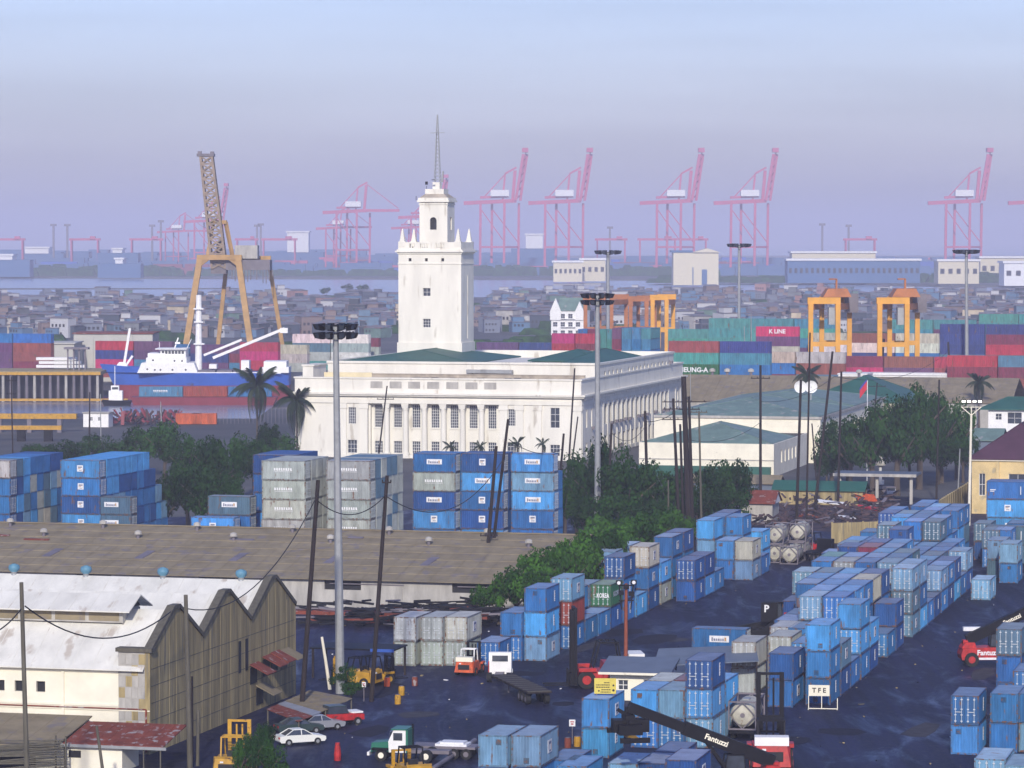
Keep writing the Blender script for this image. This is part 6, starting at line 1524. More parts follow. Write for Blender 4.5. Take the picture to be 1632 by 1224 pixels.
for i in range(150):
    px, py = r.uniform(520,1625), r.uniform(885,1223); g = G(px, py); s_ = r.uniform(.03,.11) if i % 14 else r.uniform(.12,.3); a_ = r.uniform(0,3)
    b.bar(g+Vector((0,0,.05)), g+Vector((math.cos(a_)*s_*2, math.sin(a_)*s_*2, .07)), s_, .08, r.choice((1,1,1,2,2,3,3,0)))
b.build('yard_litter', [M['label'], M['conc'], M['black'], M['wood2']], kind='stuff')
# ================================================================ harbour
def HY(px, py, Y): return AT(px, py, Y)
SY = 1000.0; s_ = FPX/SY
def hx(px, Y=SY): return (px-816)/FPX*Y
def hz_(py, Y=SY): return CAM_H - (py-380)*Y/FPX
# cargo ship lying broadside, bow to the left
t = thing('cargo_ship', 'cargo ship with white superstructure, blue hull and long white derricks', 'ship', (hx(320), SY, WZ), 0)
L0, L1 = hx(178)-hx(320), hx(462)-hx(320); zd = hz_(593)-WZ; zb = hz_(613)-WZ
def hull(b, z0, z1, m, bow0, bow1, w=7.5):
    n = 10; secs = []
    for i in range(n+1):
        f = i/n; x = L0 + (L1-L0)*f; ww = w*min(1, .12+1.9*f)*(1 if f < .85 else 1-.4*(f-.85)/.15)
        secs.append((x, ww))
    for i in range(n):
        (x0,w0),(x1,w1) = secs[i], secs[i+1]; sh0 = bow1 if i == 0 else 0; s0 = bow0 if i == 0 else 0
        q = [(x0-s0,-w0*.92,z0),(x1,-w1*.92,z0),(x1,w1*.92,z0),(x0-s0,w0*.92,z0),(x0-sh0,-w0,z1),(x1,-w1,z1),(x1,w1,z1),(x0-sh0,w0,z1)]; b.hexa(q, m)
b = MB(); hull(b, 0, zb, 1, -2, -.5); hull(b, zb+.004, zd, 0, -.5, 1.2); b.hexa([(L0-2.2,-1,zd),(L0+14,-6,zd),(L0+14,6,zd),(L0-2.2,1,zd),(L0-3.4,-1,zd+2.4),(L0+14,-6,zd+1.0),(L0+14,6,zd+1.0),(L0-3.4,1,zd+2.4)],0)
b.build('hull', [M['blueh'], M['redh']], t)
X = lambda px: hx(px)-hx(320)
Z = lambda py: hz_(py)-WZ
b = MB(); b.hexa([(X(222),-6.5,zd),(X(318),-6.5,zd),(X(318),6.5,zd),(X(222),6.5,zd),(X(229),-6.5,Z(577)),(X(312),-6.5,Z(577)),(X(312),6.5,Z(577)),(X(229),6.5,Z(577))])
b.box(X(236),X(300),-6,6,Z(577),Z(569)); b.box(X(238),X(266),-5,5,Z(569),Z(562)); b.box(X(258),X(298),-4.5,4.5,Z(569),Z(556)); b.box(X(250),X(300),-5.5,5.5,Z(556),Z(554.5))
b.build('superstructure', M['whitep'], t)
pm_ = MB().disc((0,0,0),(0,-1,0),.28,8,depth=.06).mesh('porthole', M['dark'])
for px, py in ((238,587),(250,588),(259,588),(278,588),(299,588),(281,574),(293,574),(247,573)): obj('porthole', pm_, t, (X(px), -6.52 if py > 580 else -6.02, Z(py)))
wm_ = MB().box(-.35,.35,-.05,0,0,.9).mesh('bridge_window', M['glass'])
for k in range(7): obj('bridge_window', wm_, t, (X(262)+k*.95, -4.5, Z(563)))
b = MB(); b.tube([(X(316),0,zd),(X(317),0,Z(470))],[1.05,.8],10); b.box(X(309),X(326),-1.6,1.6,Z(549),Z(547)); b.box(X(310),X(324),-1.5,1.5,Z(514),Z(512)); b.box(X(309),X(325),-1.5,1.5,Z(493),Z(491)); b.build('mast', M['whitep'], t)
b = MB(); b.bar((X(325),-.5,Z(566)),(X(386),-2,Z(541)),.65); b.build('derrick', M['whitep'], t); b = MB(); b.bar((X(340),-1.5,Z(570)),(X(455),-4,Z(523)),.8); b.box(X(448),X(460),-4.6,-3.4,Z(530),Z(522)); b.build('derrick', M['whitep'], t)
b = MB(); b.bar((X(196),0,zd+.6),(X(207),0,Z(523)),.7); b.bar((X(200),0,Z(583)),(X(211),0,Z(567)),.6); b.hexa([(X(182),-2,zd+1),(X(206),-2,zd+1),(X(206),2,zd+1),(X(182),2,zd+1),(X(190),-1,Z(577)),(X(200),-1,Z(577)),(X(200),1,Z(577)),(X(190),1,Z(577))]); b.build('fore_crane', M['whitep'], t)
b = MB(); b.bar((X(278),0,Z(555)),(X(284),0,Z(538)),.35); b.box(X(279),X(287),-.6,.6,Z(548),Z(545)); b.bar((X(254),0,Z(562)),(X(254),0,Z(545)),.12); b.bar((X(297),0,Z(556)),(X(305),0,Z(540)),.15); b.build('radar_mast', M['whitep'], t)
for x0_, x1_ in ((318,345),(348,372),(374,400)): MB().box(X(x0_),X(x1_),-5.5,5.5,zd,Z(589)).build('hatch', M['gmet'], t)
b = MB(); b.box(X(312),X(450),-7.2,-7.0,Z(594),Z(591.5)); b.box(X(385),X(398),-3,3,zd,Z(574)); b.box(X(334),X(346),-2.5,2.5,Z(587),Z(580)); b.box(X(420),X(462),-6,6,zd,Z(584)); b.box(X(422),X(458),-5,5,Z(584),Z(575)); b.build('deck_rail_and_houses', M['whitep'], t)
# barge with containers and small tug
t = thing('barge', 'low barge with red sides lying in front of the ship', 'barge', (at_y(300,968), 968, WZ))
MB().hexa([(-15,-4,0),(24,-4,0),(24,4,0),(-15,4,0),(-16,-4.4,2.2),(25,-4.4,2.2),(25,4.4,2.2),(-16,4.4,2.2)]).build('hull', M['redh'], t)
t = thing('tug', 'small white tug at the barge bow', 'tug', (at_y(186,962), 962, WZ)); MB().hexa([(-3.5,-1.6,0),(3.5,-1.6,0),(3.5,1.6,0),(-3.5,1.6,0),(-4.2,-1.9,1.6),(4,-1.9,1.4),(4,1.9,1.4),(-4.2,1.9,1.6)]).build('hull', M['black'], t); MB().box(-2.2,1.6,-1.3,1.3,1.5,4.2).box(-1.6,.6,-1,1,4.2,5.6).build('wheelhouse', M['whitep'], t); MB().bar((-.6,0,5.6),(-.6,0,11),.16).build('mast', M['whitep'], t); MB().box(-1.3,.4,-1.03,-1.0,4.5,5.2).build('window', M['glass'], t)
FHEAP = Heap()
def far_box(p, col, label, rz=0.0, cm=None, txt=None, grp='containers on the far quays', tc='label', tsz=1.6, endon=False, heap=False):
    cm = cm or CM40; c = tuple(v*rnd.uniform(.85,1.15) for v in CC[col]); 
    if heap: FHEAP.add(cm['far'], p, rz, col); return
    o = obj('shipping_container', cm['far'], None, p, rz, c, label, 'container', grp)
    if txt:
        q = obj('lettering', text_mesh(txt, tsz, M[tc]), o, (1.235, 0, cm['H']/2)); q.rotation_euler = (math.pi/2, 0, math.pi/2)
    return o
RZF = -PHI - math.pi/2                                  # long side towards the near shore
def fstack(px0, py_top, n, Y, cols, where, txt=None, cm=None, step=None, lz=0.0, grp='containers on the far quays', nn=1, rz=None):
    """n containers wide from px0, topmost roof at py_top, colours listed top row first; z fixed by depth"""
    cm = cm or CM40; X0 = at_y(px0, Y); zt_ = CAM_H - (py_top-380)*Y/FPX
    H_ = cm['H']+.02; k = 0
    for r_, row in enumerate(cols):
        for c_i, c in enumerate(row):
            if c is None: continue
            tx = txt.get((r_, c_i)) if txt else None
            z = zt_ - (r_+1)*H_
            p = Vector((X0, Y, 0)) + E*((cm['L']+.35)*(c_i+.5)); p.z = z
            far_box(p, c, '%s container, %s, %s' % (CNAME[c], ['top row','second row','third row','fourth row','fifth row'][r_] + (' ' + ['first','second','third','fourth','fifth','sixth'][c_i] if len(row) > 1 else ''), where), RZF if rz is None else rz, cm, tx, grp, heap=r_ > 1 and not tx)
    return zt_
# boxes on the barge
for k, (c, tx) in enumerate((('sea', None), ('rust', None), ('mid', None))):
    far_box(Vector((at_y(262,968)+k*12.5-1, 968, WZ+2.3)), c, '%s container on the red barge, %s' % (CNAME[c], ('with white lettering','in the middle','behind the palms')[k]), -math.pi/2, None, tx, 'containers on the barge')
for q_ in list(bpy.data.objects):
    if q_.get('label','').endswith('with white lettering') and q_.get('group') == 'containers on the barge': obj('lettering', MK['letters'][0], q_).scale = (1.01,1.6,1.15)
    
# pier with yellow rubbing strip at the left
t = thing('pier', 'dark open pier on piles with yellow edge strips at the left', 'pier', (at_y(95,985), 985, WZ))
x0_, x1_ = at_y(-20,985)-at_y(95,985), at_y(160,985)-at_y(95,985)
zt_ = CAM_H-(592-380)*985/FPX-WZ; b = MB(); b.box(x0_,x1_,0,25,zt_-1.0,zt_); b.build('deck', M['conc'], t)
MB().box(x0_,x1_,-.3,-.01,zt_-1.0,zt_-.2).build('fender_strip', M['yellow'], t); MB().box(x0_,x1_+8,-3.2,-2.2,.3,1.0).build('fender_strip', M['yellow'], t); MB().box(x0_,x1_,6,6.4,0,zt_-1).build('backing_wall', M['dark'], t)
for k in range(14): MB().tube([(x0_+2+k*(x1_-x0_-3)/13,.6,-2),(x0_+2+k*(x1_-x0_-3)/13,.6,zt_-1)], .42, 8).build('pile', M['concl'] if k % 4 == 1 else M['gmet'], t)
# stacked pale beams on the pier
for k in range(3): MB().box(-7.0+.8*k*(k<2),7.0-1.2*k,0,3,zt_+.5+1.1*k,zt_+1.3+1.1*k).build('pale_beam', M['label'], None, loc=(at_y(92,995),1000,WZ), label='%s pale long beam stacked on the pier' % ('lowest','middle','top')[k], cat='beam', group='pale beams on the pier')
t = thing('quay_platform', 'grey hopper platform standing right of the pale beams', 'platform', (at_y(122,996), 996, WZ+zt_)); MB().box(-3.5,3.5,-2,2,6.0,6.6).build('deck', M['gmet'], t)
for x in (-2.5,-.8,.8,2.5): MB().box(x-.2,x+.2,-1,-.6,0,6).build('leg', M['gmet'], t)
# yellow crane-jib beams lying on the near quay at the left
t = thing('long_yellow_beam', 'long yellow beam lying on the near quay behind the trees', 'beam', (at_y(60,800),800,0), -.03)
MB().box(-18,9,-1,1,3.2,4.4).build('girder', M['yellow'], t)
for x in (-16,-9,-2,5): MB().box(x-.5,x+.5,-.8,.8,0,3.2).build('support', M['gmet'], t)
t = thing('long_yellow_beam', 'shorter ochre beam below the long yellow beam', 'beam', (at_y(40,765),765,0), -.02)
MB().box(-12,8,-.8,.8,2.6,3.5).build('girder', M['yellow'], t)
for x in (-9,-1,5): MB().box(x-.9,x+.9,-.8,.8,0,2.6).build('support', M['black'], t)
t = thing('quay_hut', 'small white hut with two windows on the near quay', 'hut', (at_y(172,822),822,0), -PHI+.1); box_house(t, 6.2, 4, 3.3, 'whitep', [(-4.6,-3.9,1.5,2.4),(-2.6,-1.9,1.5,2.4)], ()); MB().box(-6.4,.3,-.3,4.3,3.3,3.55).build('roof', M['concl'], t)
r = random.Random(21); b = MB()
for i in range(110):
    g = Vector((at_y(r.uniform(185,285),840), r.uniform(825,850), 0)); b.bar(g+Vector((0,0,r.uniform(.2,1.6))), g+Vector((r.uniform(-2,2),r.uniform(-1,1),r.uniform(.6,3.6))), r.uniform(.2,.9), r.uniform(.2,.6), r.choice((0,1,1)))
b.build('red_scrap_heap', [M['redh'], M['junk']], kind='stuff')
for k, px in enumerate((300,325)): far_box(Vector((at_y(px,835),835,.1)), ('rust','rust')[k], ('left','right')[k]+' orange-brown container behind the dark trees', -math.pi/2, CM20, None, 'rust containers on the near quay').color = (.5,.10,.03,1)
b = MB()
for k in range(30): b.bar((at_y(345,840)+k*.9,838,0),(at_y(345,840)+k*.9,838,4.0),.07)
b.bar((at_y(345,840),838,3.8),(at_y(345,840)+27,838,3.8),.1); b.build('quay_railing', M['gmet'], label='tall railing on the quay left of the palms', cat='railing')
# mooring mud bank
ground_poly('mud_bank', [(at_y(60,905),900),(at_y(150,905),893),(at_y(170,905),905),(at_y(110,905),915)], WZ+.25, M['dirt'], .6)
# ---- left far quay: sheds, coloured containers
LQ = 'containers on the left far quay'
fstack(-40, 531, 2, 1040, [['mid','mid'],['violet','brown'],['violet','brown'],['violet','maroon'],[None,'maroon']], 'left far quay edge', grp=LQ)
def plain_shed(px0, px1, py0, py1, Y, m, label, rm='gmet', dep=20, nm='quay_shed'):
    X0, X1 = at_y(px0,Y), at_y(px1,Y); zt_ = CAM_H-(py0-380)*Y/FPX
    t = thing(nm, label, 'shed', (X1,Y,0), -PHI*.0); W_ = X1-X0
    n = max(2, int(W_/6))
    for k in range(n): MB().box(-W_+k*W_/n+.03,-W_+(k+1)*W_/n-.03,.02*(k%2),.3,0,zt_).build('wall_panel', M[m], t)
    MB().box(-W_,0,.32,dep,0,zt_-.1).build('body', M[m], t); MB().box(-W_-.4,.4,-.5,dep+.4,zt_,zt_+.35).build('roof', M[rm], t); return t
M['palewall'] = mat('pale_grey_wall', (.46,.45,.40), .85, noise=.15, scale=.1)
plain_shed(55,118,548,590,1062,'palewall','long pale grey shed behind the pier beams','palewall')
plain_shed(117,243,532,590,1085,'palewall','taller pale grey shed with brown roof line behind the ship','rusty')
fstack(153, 543, 2, 1052, [['red','violet'],['navy','violet'],['magenta','sea'],['brown','sea']], 'before the pale shed', {(1,0):'MAERSK' if 0 else 'SEALINK' if 0 else None}, CM20 if 0 else None, grp=LQ)
fstack(243, 548, 1, 1062, [['mid','violet','violet'],['navy','navy','maroon'],['mid','violet','sea']], 'behind the ship mast', grp=LQ)
fstack(383, 545, 1, 1048, [['red'],['magenta'],['red'],['maroon']], 'right of the crane leg', grp=LQ)
fstack(430, 549, 1, 1060, [['tan'],['tan'],['grey']], 'below the long derrick', grp=LQ)
fstack(467, 532, 1, 1075, [['white','white'],['slate','grey'],['grey','white'],['teal','grey']], 'behind the light mast lamps', grp=LQ)
fstack(545, 538, 1, 1085, [['maroon'],['grey'],['white']], 'left of the tower foot', grp=LQ)
# ---- tall lattice-jib harbour crane (tan)
CY = 1120.0; t = thing('harbour_crane', 'tall tan portal crane with steep grey lattice jib', 'crane', (at_y(372,CY), CY, 0))
cx_ = lambda px: at_y(px,CY)-at_y(372,CY); cz_ = lambda py: CAM_H-(py-380)*CY/FPX
b = MB()
def leg(x0,y0,z0_,x1,y1,z1_,w0=1.9,w1=2.4): b.bar((x0,y0,z0_),(x1,y1,z1_),w0,w0)
leg(cx_(292),-9,0,cx_(322),-6,cz_(410)); leg(cx_(410),-9,0,cx_(382),-6,cz_(410)); leg(cx_(338),9,0,cx_(360),6,cz_(412),1.3); leg(cx_(455),9,0,cx_(426),6,cz_(412),1.3)
b.box(cx_(317),cx_(388),-7,-5,cz_(414),cz_(406)); b.box(cx_(352),cx_(430),5,7,cz_(414),cz_(408)); b.box(cx_(317),cx_(322),-5,5,cz_(414),cz_(408)); b.box(cx_(383),cx_(388),-5,5,cz_(414),cz_(408))
b.bar((cx_(322),-6,cz_(420)),(cx_(334),-6,cz_(411)),1.6); b.bar((cx_(382),-6,cz_(420)),(cx_(370),-6,cz_(411)),1.6)
b.build('portal', M['tan'], t)
b = MB(); b.bar((cx_(332),-3,cz_(408)),(cx_(341),0,cz_(354)),1.0); b.bar((cx_(372),-3,cz_(408)),(cx_(360),0,cz_(354)),1.0); b.box(cx_(338),cx_(362),-1.5,1.5,cz_(357),cz_(351)); b.build('a_frame', M['tan'], t)
b = MB(); b.box(cx_(376),cx_(412),-4,4,cz_(412),cz_(391)); b.build('machine_house', M['concl'], t)
b = MB(); b.box(cx_(338),cx_(362),-4,4,cz_(436),cz_(412)); b.box(cx_(362),cx_(432),-5,6,cz_(430),cz_(414))
for k in range(14): b.bar((cx_(372)+k*1.0,-4.8,cz_(430)),(cx_(372)+k*1.0,-4.8,cz_(430)-rnd.uniform(1,4.5)),.3)
b.build('slewing_platform', M['gmet'], t)
b = MB(); A0 = Vector((cx_(351),-2,cz_(428))); A1 = Vector((cx_(331),-2,cz_(250))); n = 15
for i in range(n):
    f0, f1 = i/n, (i+1)/n; c0_, c1_ = A0.lerp(A1,f0), A0.lerp(A1,f1); w0 = 2.3-.1*i*.3; w1 = 2.3-.1*(i+1)*.3
    for sx, sy in ((-1,-1),(1,-1),(1,1),(-1,1)): b.bar(c0_+Vector((sx*w0,sy*w0,0)), c1_+Vector((sx*w1,sy*w1,0)), .72)
    b.bar(c0_+Vector((-w0,-w0,0)), c1_+Vector((w1,-w1,0)), .46); b.bar(c0_+Vector((w0,-w0,0)), c1_+Vector((-w1,-w1,0)), .46); b.bar(c0_+Vector((-w0,w0,0)), c1_+Vector((w1,w1,0)), .46); b.bar(c1_+Vector((-w1,-w1,0)), c1_+Vector((w1,-w1,0)), .5); b.bar(c1_+Vector((w1,-w1,0)), c1_+Vector((w1,w1,0)), .46)
b.box(A0.x-.9,A0.x+1.4,A0.y-.9,A0.y+1.2,A0.z,A0.z+9)
b.build('lattice_jib', M['jib'], t)
b = MB(); b.box(A1.x-3.0,A1.x+2.6,A1.y-2.4,A1.y+2.4,A1.z,A1.z+.9); b.box(A1.x-2.8,A1.x-1.6,A1.y-1,A1.y+1,A1.z+.9,A1.z+1.7); b.box(A1.x+1.2,A1.x+2.4,A1.y-1,A1.y+1,A1.z+.9,A1.z+1.6); b.build('jib_head', M['gmet'], t)
b = MB(); b.bar((cx_(352),0,cz_(354)), A1+Vector((1.5,0,-20)), .25); b.bar((cx_(341),0,cz_(353)),(cx_(324),2,cz_(340)),.2); b.build('stay', M['gmet'], t)
# ---- container yards behind the customs house
FQ = 'stacked containers in the yards behind the customs house'
def F(*a, **k): return fstack(*a, grp=FQ, **k)
F(1066, 543, 1, 830, [['brown','navy'],['teal','sea'],['green','mid']], 'beside the customs house side', txt={(0,1):'SEA HORSE' if 0 else 'HYUNDAI' if 0 else None, (2,0):'HEUNG-A'})
F(1190, 560, 1, 862, [['tan','tan'],['mid','brown'],['maroon','slate'],['brown','slate']], 'before the orange gantries')
F(1205, 520, 1, 975, [['magenta'],['violet'],['tan'],['mid']], 'left of the first orange gantry', txt={(0,0):'K LINE'})
F(1130, 507, 1, 1000, [['teal','teal','sea'],['teal','teal','teal'],['teal','teal','sea'],['sea','teal','violet']], 'behind the magenta one', txt={(0,1):'CHINA' if 0 else None})
F(1288, 530, 1, 985, [['tan','brown','tan'],['white','white','white'],['mid','navy','mid']], 'among the orange gantry legs')
F(1330, 567, 1, 865, [['maroon','brown','red','slate'],['magenta','violet','brown','slate'],['magenta','violet','violet','violet']], 'before the white block')
F(1498, 516, 1, 945, [['navy','navy','teal'],['navy','maroon','teal'],['navy','red','maroon'],['slate','brown','sea']], 'right of the second gantry')
F(1510, 566, 1, 850, [['red','slate','slate'],['maroon','maroon','maroon'],['teal','brown','brown']], 'at the right edge over the sheds')
F(1420, 509, 1, 1010, [['teal','teal'],['sea','violet'],['tan','white']], 'between gantry and far light mast', txt={})
F(1065, 524, 1, 1020, [['teal'],['teal'],['sea']], 'far teal pile by the gantry leg')
F(1560, 500, 1, 1080, [['teal','teal'],['teal','teal'],['sea','sea']], 'far right teal pile')
EN = -PHI
F(880, 531, 1, 905, [['magenta','red'],['red','maroon'],['brown','maroon']], 'red pile above the green roof', cm=CM20)
def endpile(px0, py, Y, cols, where, cm=CM40):
    zt_ = CAM_H-(py-380)*Y/FPX; X0 = at_y(px0,Y)
    for r_, row in enumerate(cols):
        for i, c in enumerate(row):
            p = Vector((X0,Y,0))+E*(2.6*(i+.5)+0); p.z = zt_-(r_+1)*(cm['H']+.02)
            far_box(p, c, '%s container end, %s of %s' % (CNAME[c], ['top','second','third','fourth'][r_]+(' tier, '+['first','second','third','fourth','fifth','sixth'][i]+' along'), where), -PHI, cm, None, FQ, heap=r_ > 1)
endpile(925, 524, 910, [['mid','maroon','teal','teal','teal'],['teal','teal','teal','teal','violet'],['teal','teal','teal','teal','red']], 'the teal pile', CM20)
endpile(983, 522, 900, [['violet','sea','sea','teal'],['maroon','sea','mid','sea'],['red','sea','sea','mid']], 'the pile under the far gantries')
F(760, 545, 1, 980, [['violet','navy'],['violet','mid'],['navy','mid']], 'right of the tower')
FHEAP.done('lower_container_tiers')
# gantry cranes (orange)
def gantry(px0, px1, py_t, Y, m, label, dep=14, grp='orange gantry cranes', hut=True, girders=True, s=1.0):
    X0, X1 = at_y(px0,Y), at_y(px1,Y); zt_ = CAM_H-(py_t-380)*Y/FPX; W_ = X1-X0
    t = thing('gantry_crane', label, 'gantry crane', (X0,Y,0), 0, grp); w_ = 1.25*s; off = 5.0
    for x, y in ((0,0),(W_*.62,0),(W_*.36,dep),(W_,dep)): MB().box(x-w_/2,x+w_/2,y-w_/2,y+w_/2,0,zt_).build('leg', M[m], t)
    b = MB(); b.bar((0,0,zt_-.8),(W_*.36,dep,zt_-.8),1.6*s); b.bar((W_*.62,0,zt_-.8),(W_,dep,zt_-.8),1.6*s); b.build('end_beam', M['rtgd'], t)
    b = MB(); b.bar((-.8,.5,zt_+.8),(W_*.68,.5,zt_+.8),1.5*s,1.7*s); b.bar((W_*.30,dep-.5,zt_+.8),(W_+.9,dep-.5,zt_+.8),1.5*s,1.7*s); b.build('girder', M[m], t)
    b = MB(); b.bar((0,0,zt_*.62),(W_*.62,0,zt_*.62),1.2*s); b.bar((W_*.36,dep,zt_*.62),(W_,dep,zt_*.62),1.2*s); b.build('tie_beam', M[m], t)
    if hut:
        b = MB(); b.hexa([(W_*.3,2,zt_+1.7),(W_*.95,2,zt_+1.7),(W_*.95,dep-2,zt_+1.7),(W_*.3,dep-2,zt_+1.7),(W_*.42,3,zt_+3.9),(W_*.86,3,zt_+3.9),(W_*.86,dep-3,zt_+3.9),(W_*.42,dep-3,zt_+3.9)]); b.box(W_*.6,W_*.64,4,5,zt_+3.9,zt_+6.5); b.box(W_*.45,W_*.62,4,5,zt_+6.2,zt_+6.6); b.build('trolley_house', M['rtgd'], t)
        MB().box(W_*.42,W_*.56,1,4,zt_-5.5,zt_-1).build('operator_cab', M['steel'], t); MB().box(W_*.88,W_+2,dep-4,dep,zt_-2.5,zt_+2.5).build('power_house', M['gmet'], t)
    return t
gantry(1292,1362,484,905,'rtg','left bright orange gantry crane with rounded trolley house')
gantry(1402,1472,484,900,'rtg','right bright orange gantry crane with rounded trolley house')
gantry(933,1000,478,1130,'rtgd','leftmost dark orange gantry crane, behind the light mast', hut=False)
gantry(1005,1046,480,1140,'rtgd','middle dark orange gantry crane', hut=False)
gantry(1040,1076,478,1100,'rtg','right one of the dark orange gantry trio', hut=False)
# many-gabled white building
t = bld('gabled_apartment', 'white many-floored building with teal roof and pointed gables', 'building', 930, 1500)
ops = [(-14+3.4*k+.3,-14+3.4*k+2.3,3.0+3.6*f,5.0+3.6*f) for k in range(4) for f in range(3)]
box_house(t, 14.5, 12, 13.5, 'whitep', ops, ()); gable(t, -11.5, 0, 0, 12, 13.5, 19, 'groof2', ribs=False)
for x0_, x1_, zz in ((-14.8,-10,19),(-3.6,.2,17.5)):
    MB().extr([(x0_,13.4),(x1_,13.4),((x0_+x1_)/2,zz)],'y',-.6,.4).build('gable', M['whitep'], t); MB().box(x0_,x1_,-.6,0,9.5,13.4).build('bay', M['whitep'], t)
for z in (3.0,6.7,10.2): MB().box(-10,-3.6,-1.2,0,z-.3,z).build('balcony', M['whitep'], t)
# ---- shanty town
r = random.Random(77); HV = []
for v in range(10):
    b = MB(); w_, l_, h_ = r.uniform(4.5,9), r.uniform(5,9), r.uniform(3.0,8.5)
    b.box(-w_/2,w_/2,-l_/2,l_/2,0,h_,0); e_ = r.uniform(.5,1.4)
    b.hexa([(-w_/2-.4,-l_/2-.4,h_),(w_/2+.4,-l_/2-.4,h_),(w_/2+.4,l_/2+.4,h_+e_),(-w_/2-.4,l_/2+.4,h_+e_),(-w_/2-.4,-l_/2-.4,h_+.15),(w_/2+.4,-l_/2-.4,h_+.15),(w_/2+.4,l_/2+.4,h_+e_+.15),(-w_/2-.4,l_/2+.4,h_+e_+.15)],1)
    if r.random() < .6: b.box(-w_/2+.3,w_*.1,-l_/2+.5,0,h_,h_+2.6,0); b.box(-w_/2,w_*.15,-l_/2+.2,.2,h_+2.6,h_+2.8,1)
    for k in range(r.randrange(2,5)): x = -w_/2+.7+k*1.7; b.box(x,x+.9,-l_/2-.04,-l_/2-.01,h_*.55,h_*.55+1.2,2)
    if h_ > 5: 
        for k in range(3): x = -w_/2+.7+k*1.9; b.box(x,x+.9,-l_/2-.04,-l_/2-.01,1.0,2.3,2)
    HV.append((b, w_, l_, h_))
M['hwall'] = mat('shanty_wall', (0,0,0), .9, noise=.3, scale=.4, objcol=True); M['hroof'] = mat('shanty_roof', (.20,.20,.225), .8, noise=.5, scale=.3, rust=(.22,.09,.06), rust_at=.55)
HM = [b.mesh('shanty_house', [M['hwall'], M['hroof'], M['dark']]) for b, *_ in HV]
WC = [('pale', (.42,.40,.37)), ('grey', (.17,.18,.19)), ('brownish', (.17,.12,.10)), ('bluish', (.12,.19,.27)), ('dark', (.055,.06,.07)), ('greenish', (.12,.20,.17)), ('pinkish', (.36,.20,.18)), ('cream', (.50,.42,.30)), ('dark', (.04,.05,.06)), ('grey', (.10,.11,.12))]
placed = []; ni = 0
rest = MB(); rest_m = []
def town_xy():
    while True:
        px = r.uniform(-30,1660); py = (478 if px < 640 else 470) + (r.random()**.8)*60
        Y = FPX*CAM_H/(py-380)
        if 620 < px < 765 and r.random() < .9: continue
        if Y < 1130 : continue
        if px < 470 and Y < 1180: continue
        return px, Y
for i in range(1900):
    px, Y = town_xy(); X_ = at_y(px, Y); k = r.randrange(10); sc_ = r.uniform(.7,1.25); rz_ = r.uniform(-.7,.7); wn_, wc = WC[r.randrange(10)]
    if i < 270:
        side_ = 'left of the tower' if px < 630 else ('between tower and gantries' if px < 1290 else 'at the right beyond the gantries')
        row_ = 'by the far water' if Y > 2100 else ('in the middle rows' if Y > 1500 else 'in the near rows')
        hh_ = HV[k]; sz_ = ('tall ' if hh_[3] > 6 else 'low ') + ('wide' if hh_[1] > 6.8 else 'narrow'); lb_ = '%s %s-walled house %s, shanty town %s' % (sz_, wn_, row_, side_)
        o = obj('shanty_house', HM[k], None, (X_,Y,0), rz_, wc, lb_, 'house', lb_.replace('walled house', 'walled houses')); o.scale = (sc_,sc_,sc_)
    else:
        b, *_ = HV[k]; n0 = len(rest.v); c_, s__ = math.cos(rz_)*sc_, math.sin(rz_)*sc_
        rest.v += [(X_+x*c_-y*s__, Y+x*s__+y*c_, z*sc_*.9) for x,y,z in b.v]; rest.f += [tuple(n0+q for q in f) for f in b.f]
        wi = r.randrange(5); rest.m += [(wi if m_ == 0 else 5 if m_ == 1 else 6) for m_ in b.m]
rest.build('shanty_roofs', [mat('far_wall%d' % q, c, .9) for q, c in enumerate(((.44,.44,.45),(.16,.18,.23),(.20,.15,.14),(.09,.17,.28),(.05,.065,.09)))] + [M['hroof'], M['dark']], kind='stuff')
belt('town_trees', -330, 480, 1300, 6.5, 150, 8, dep=1250)
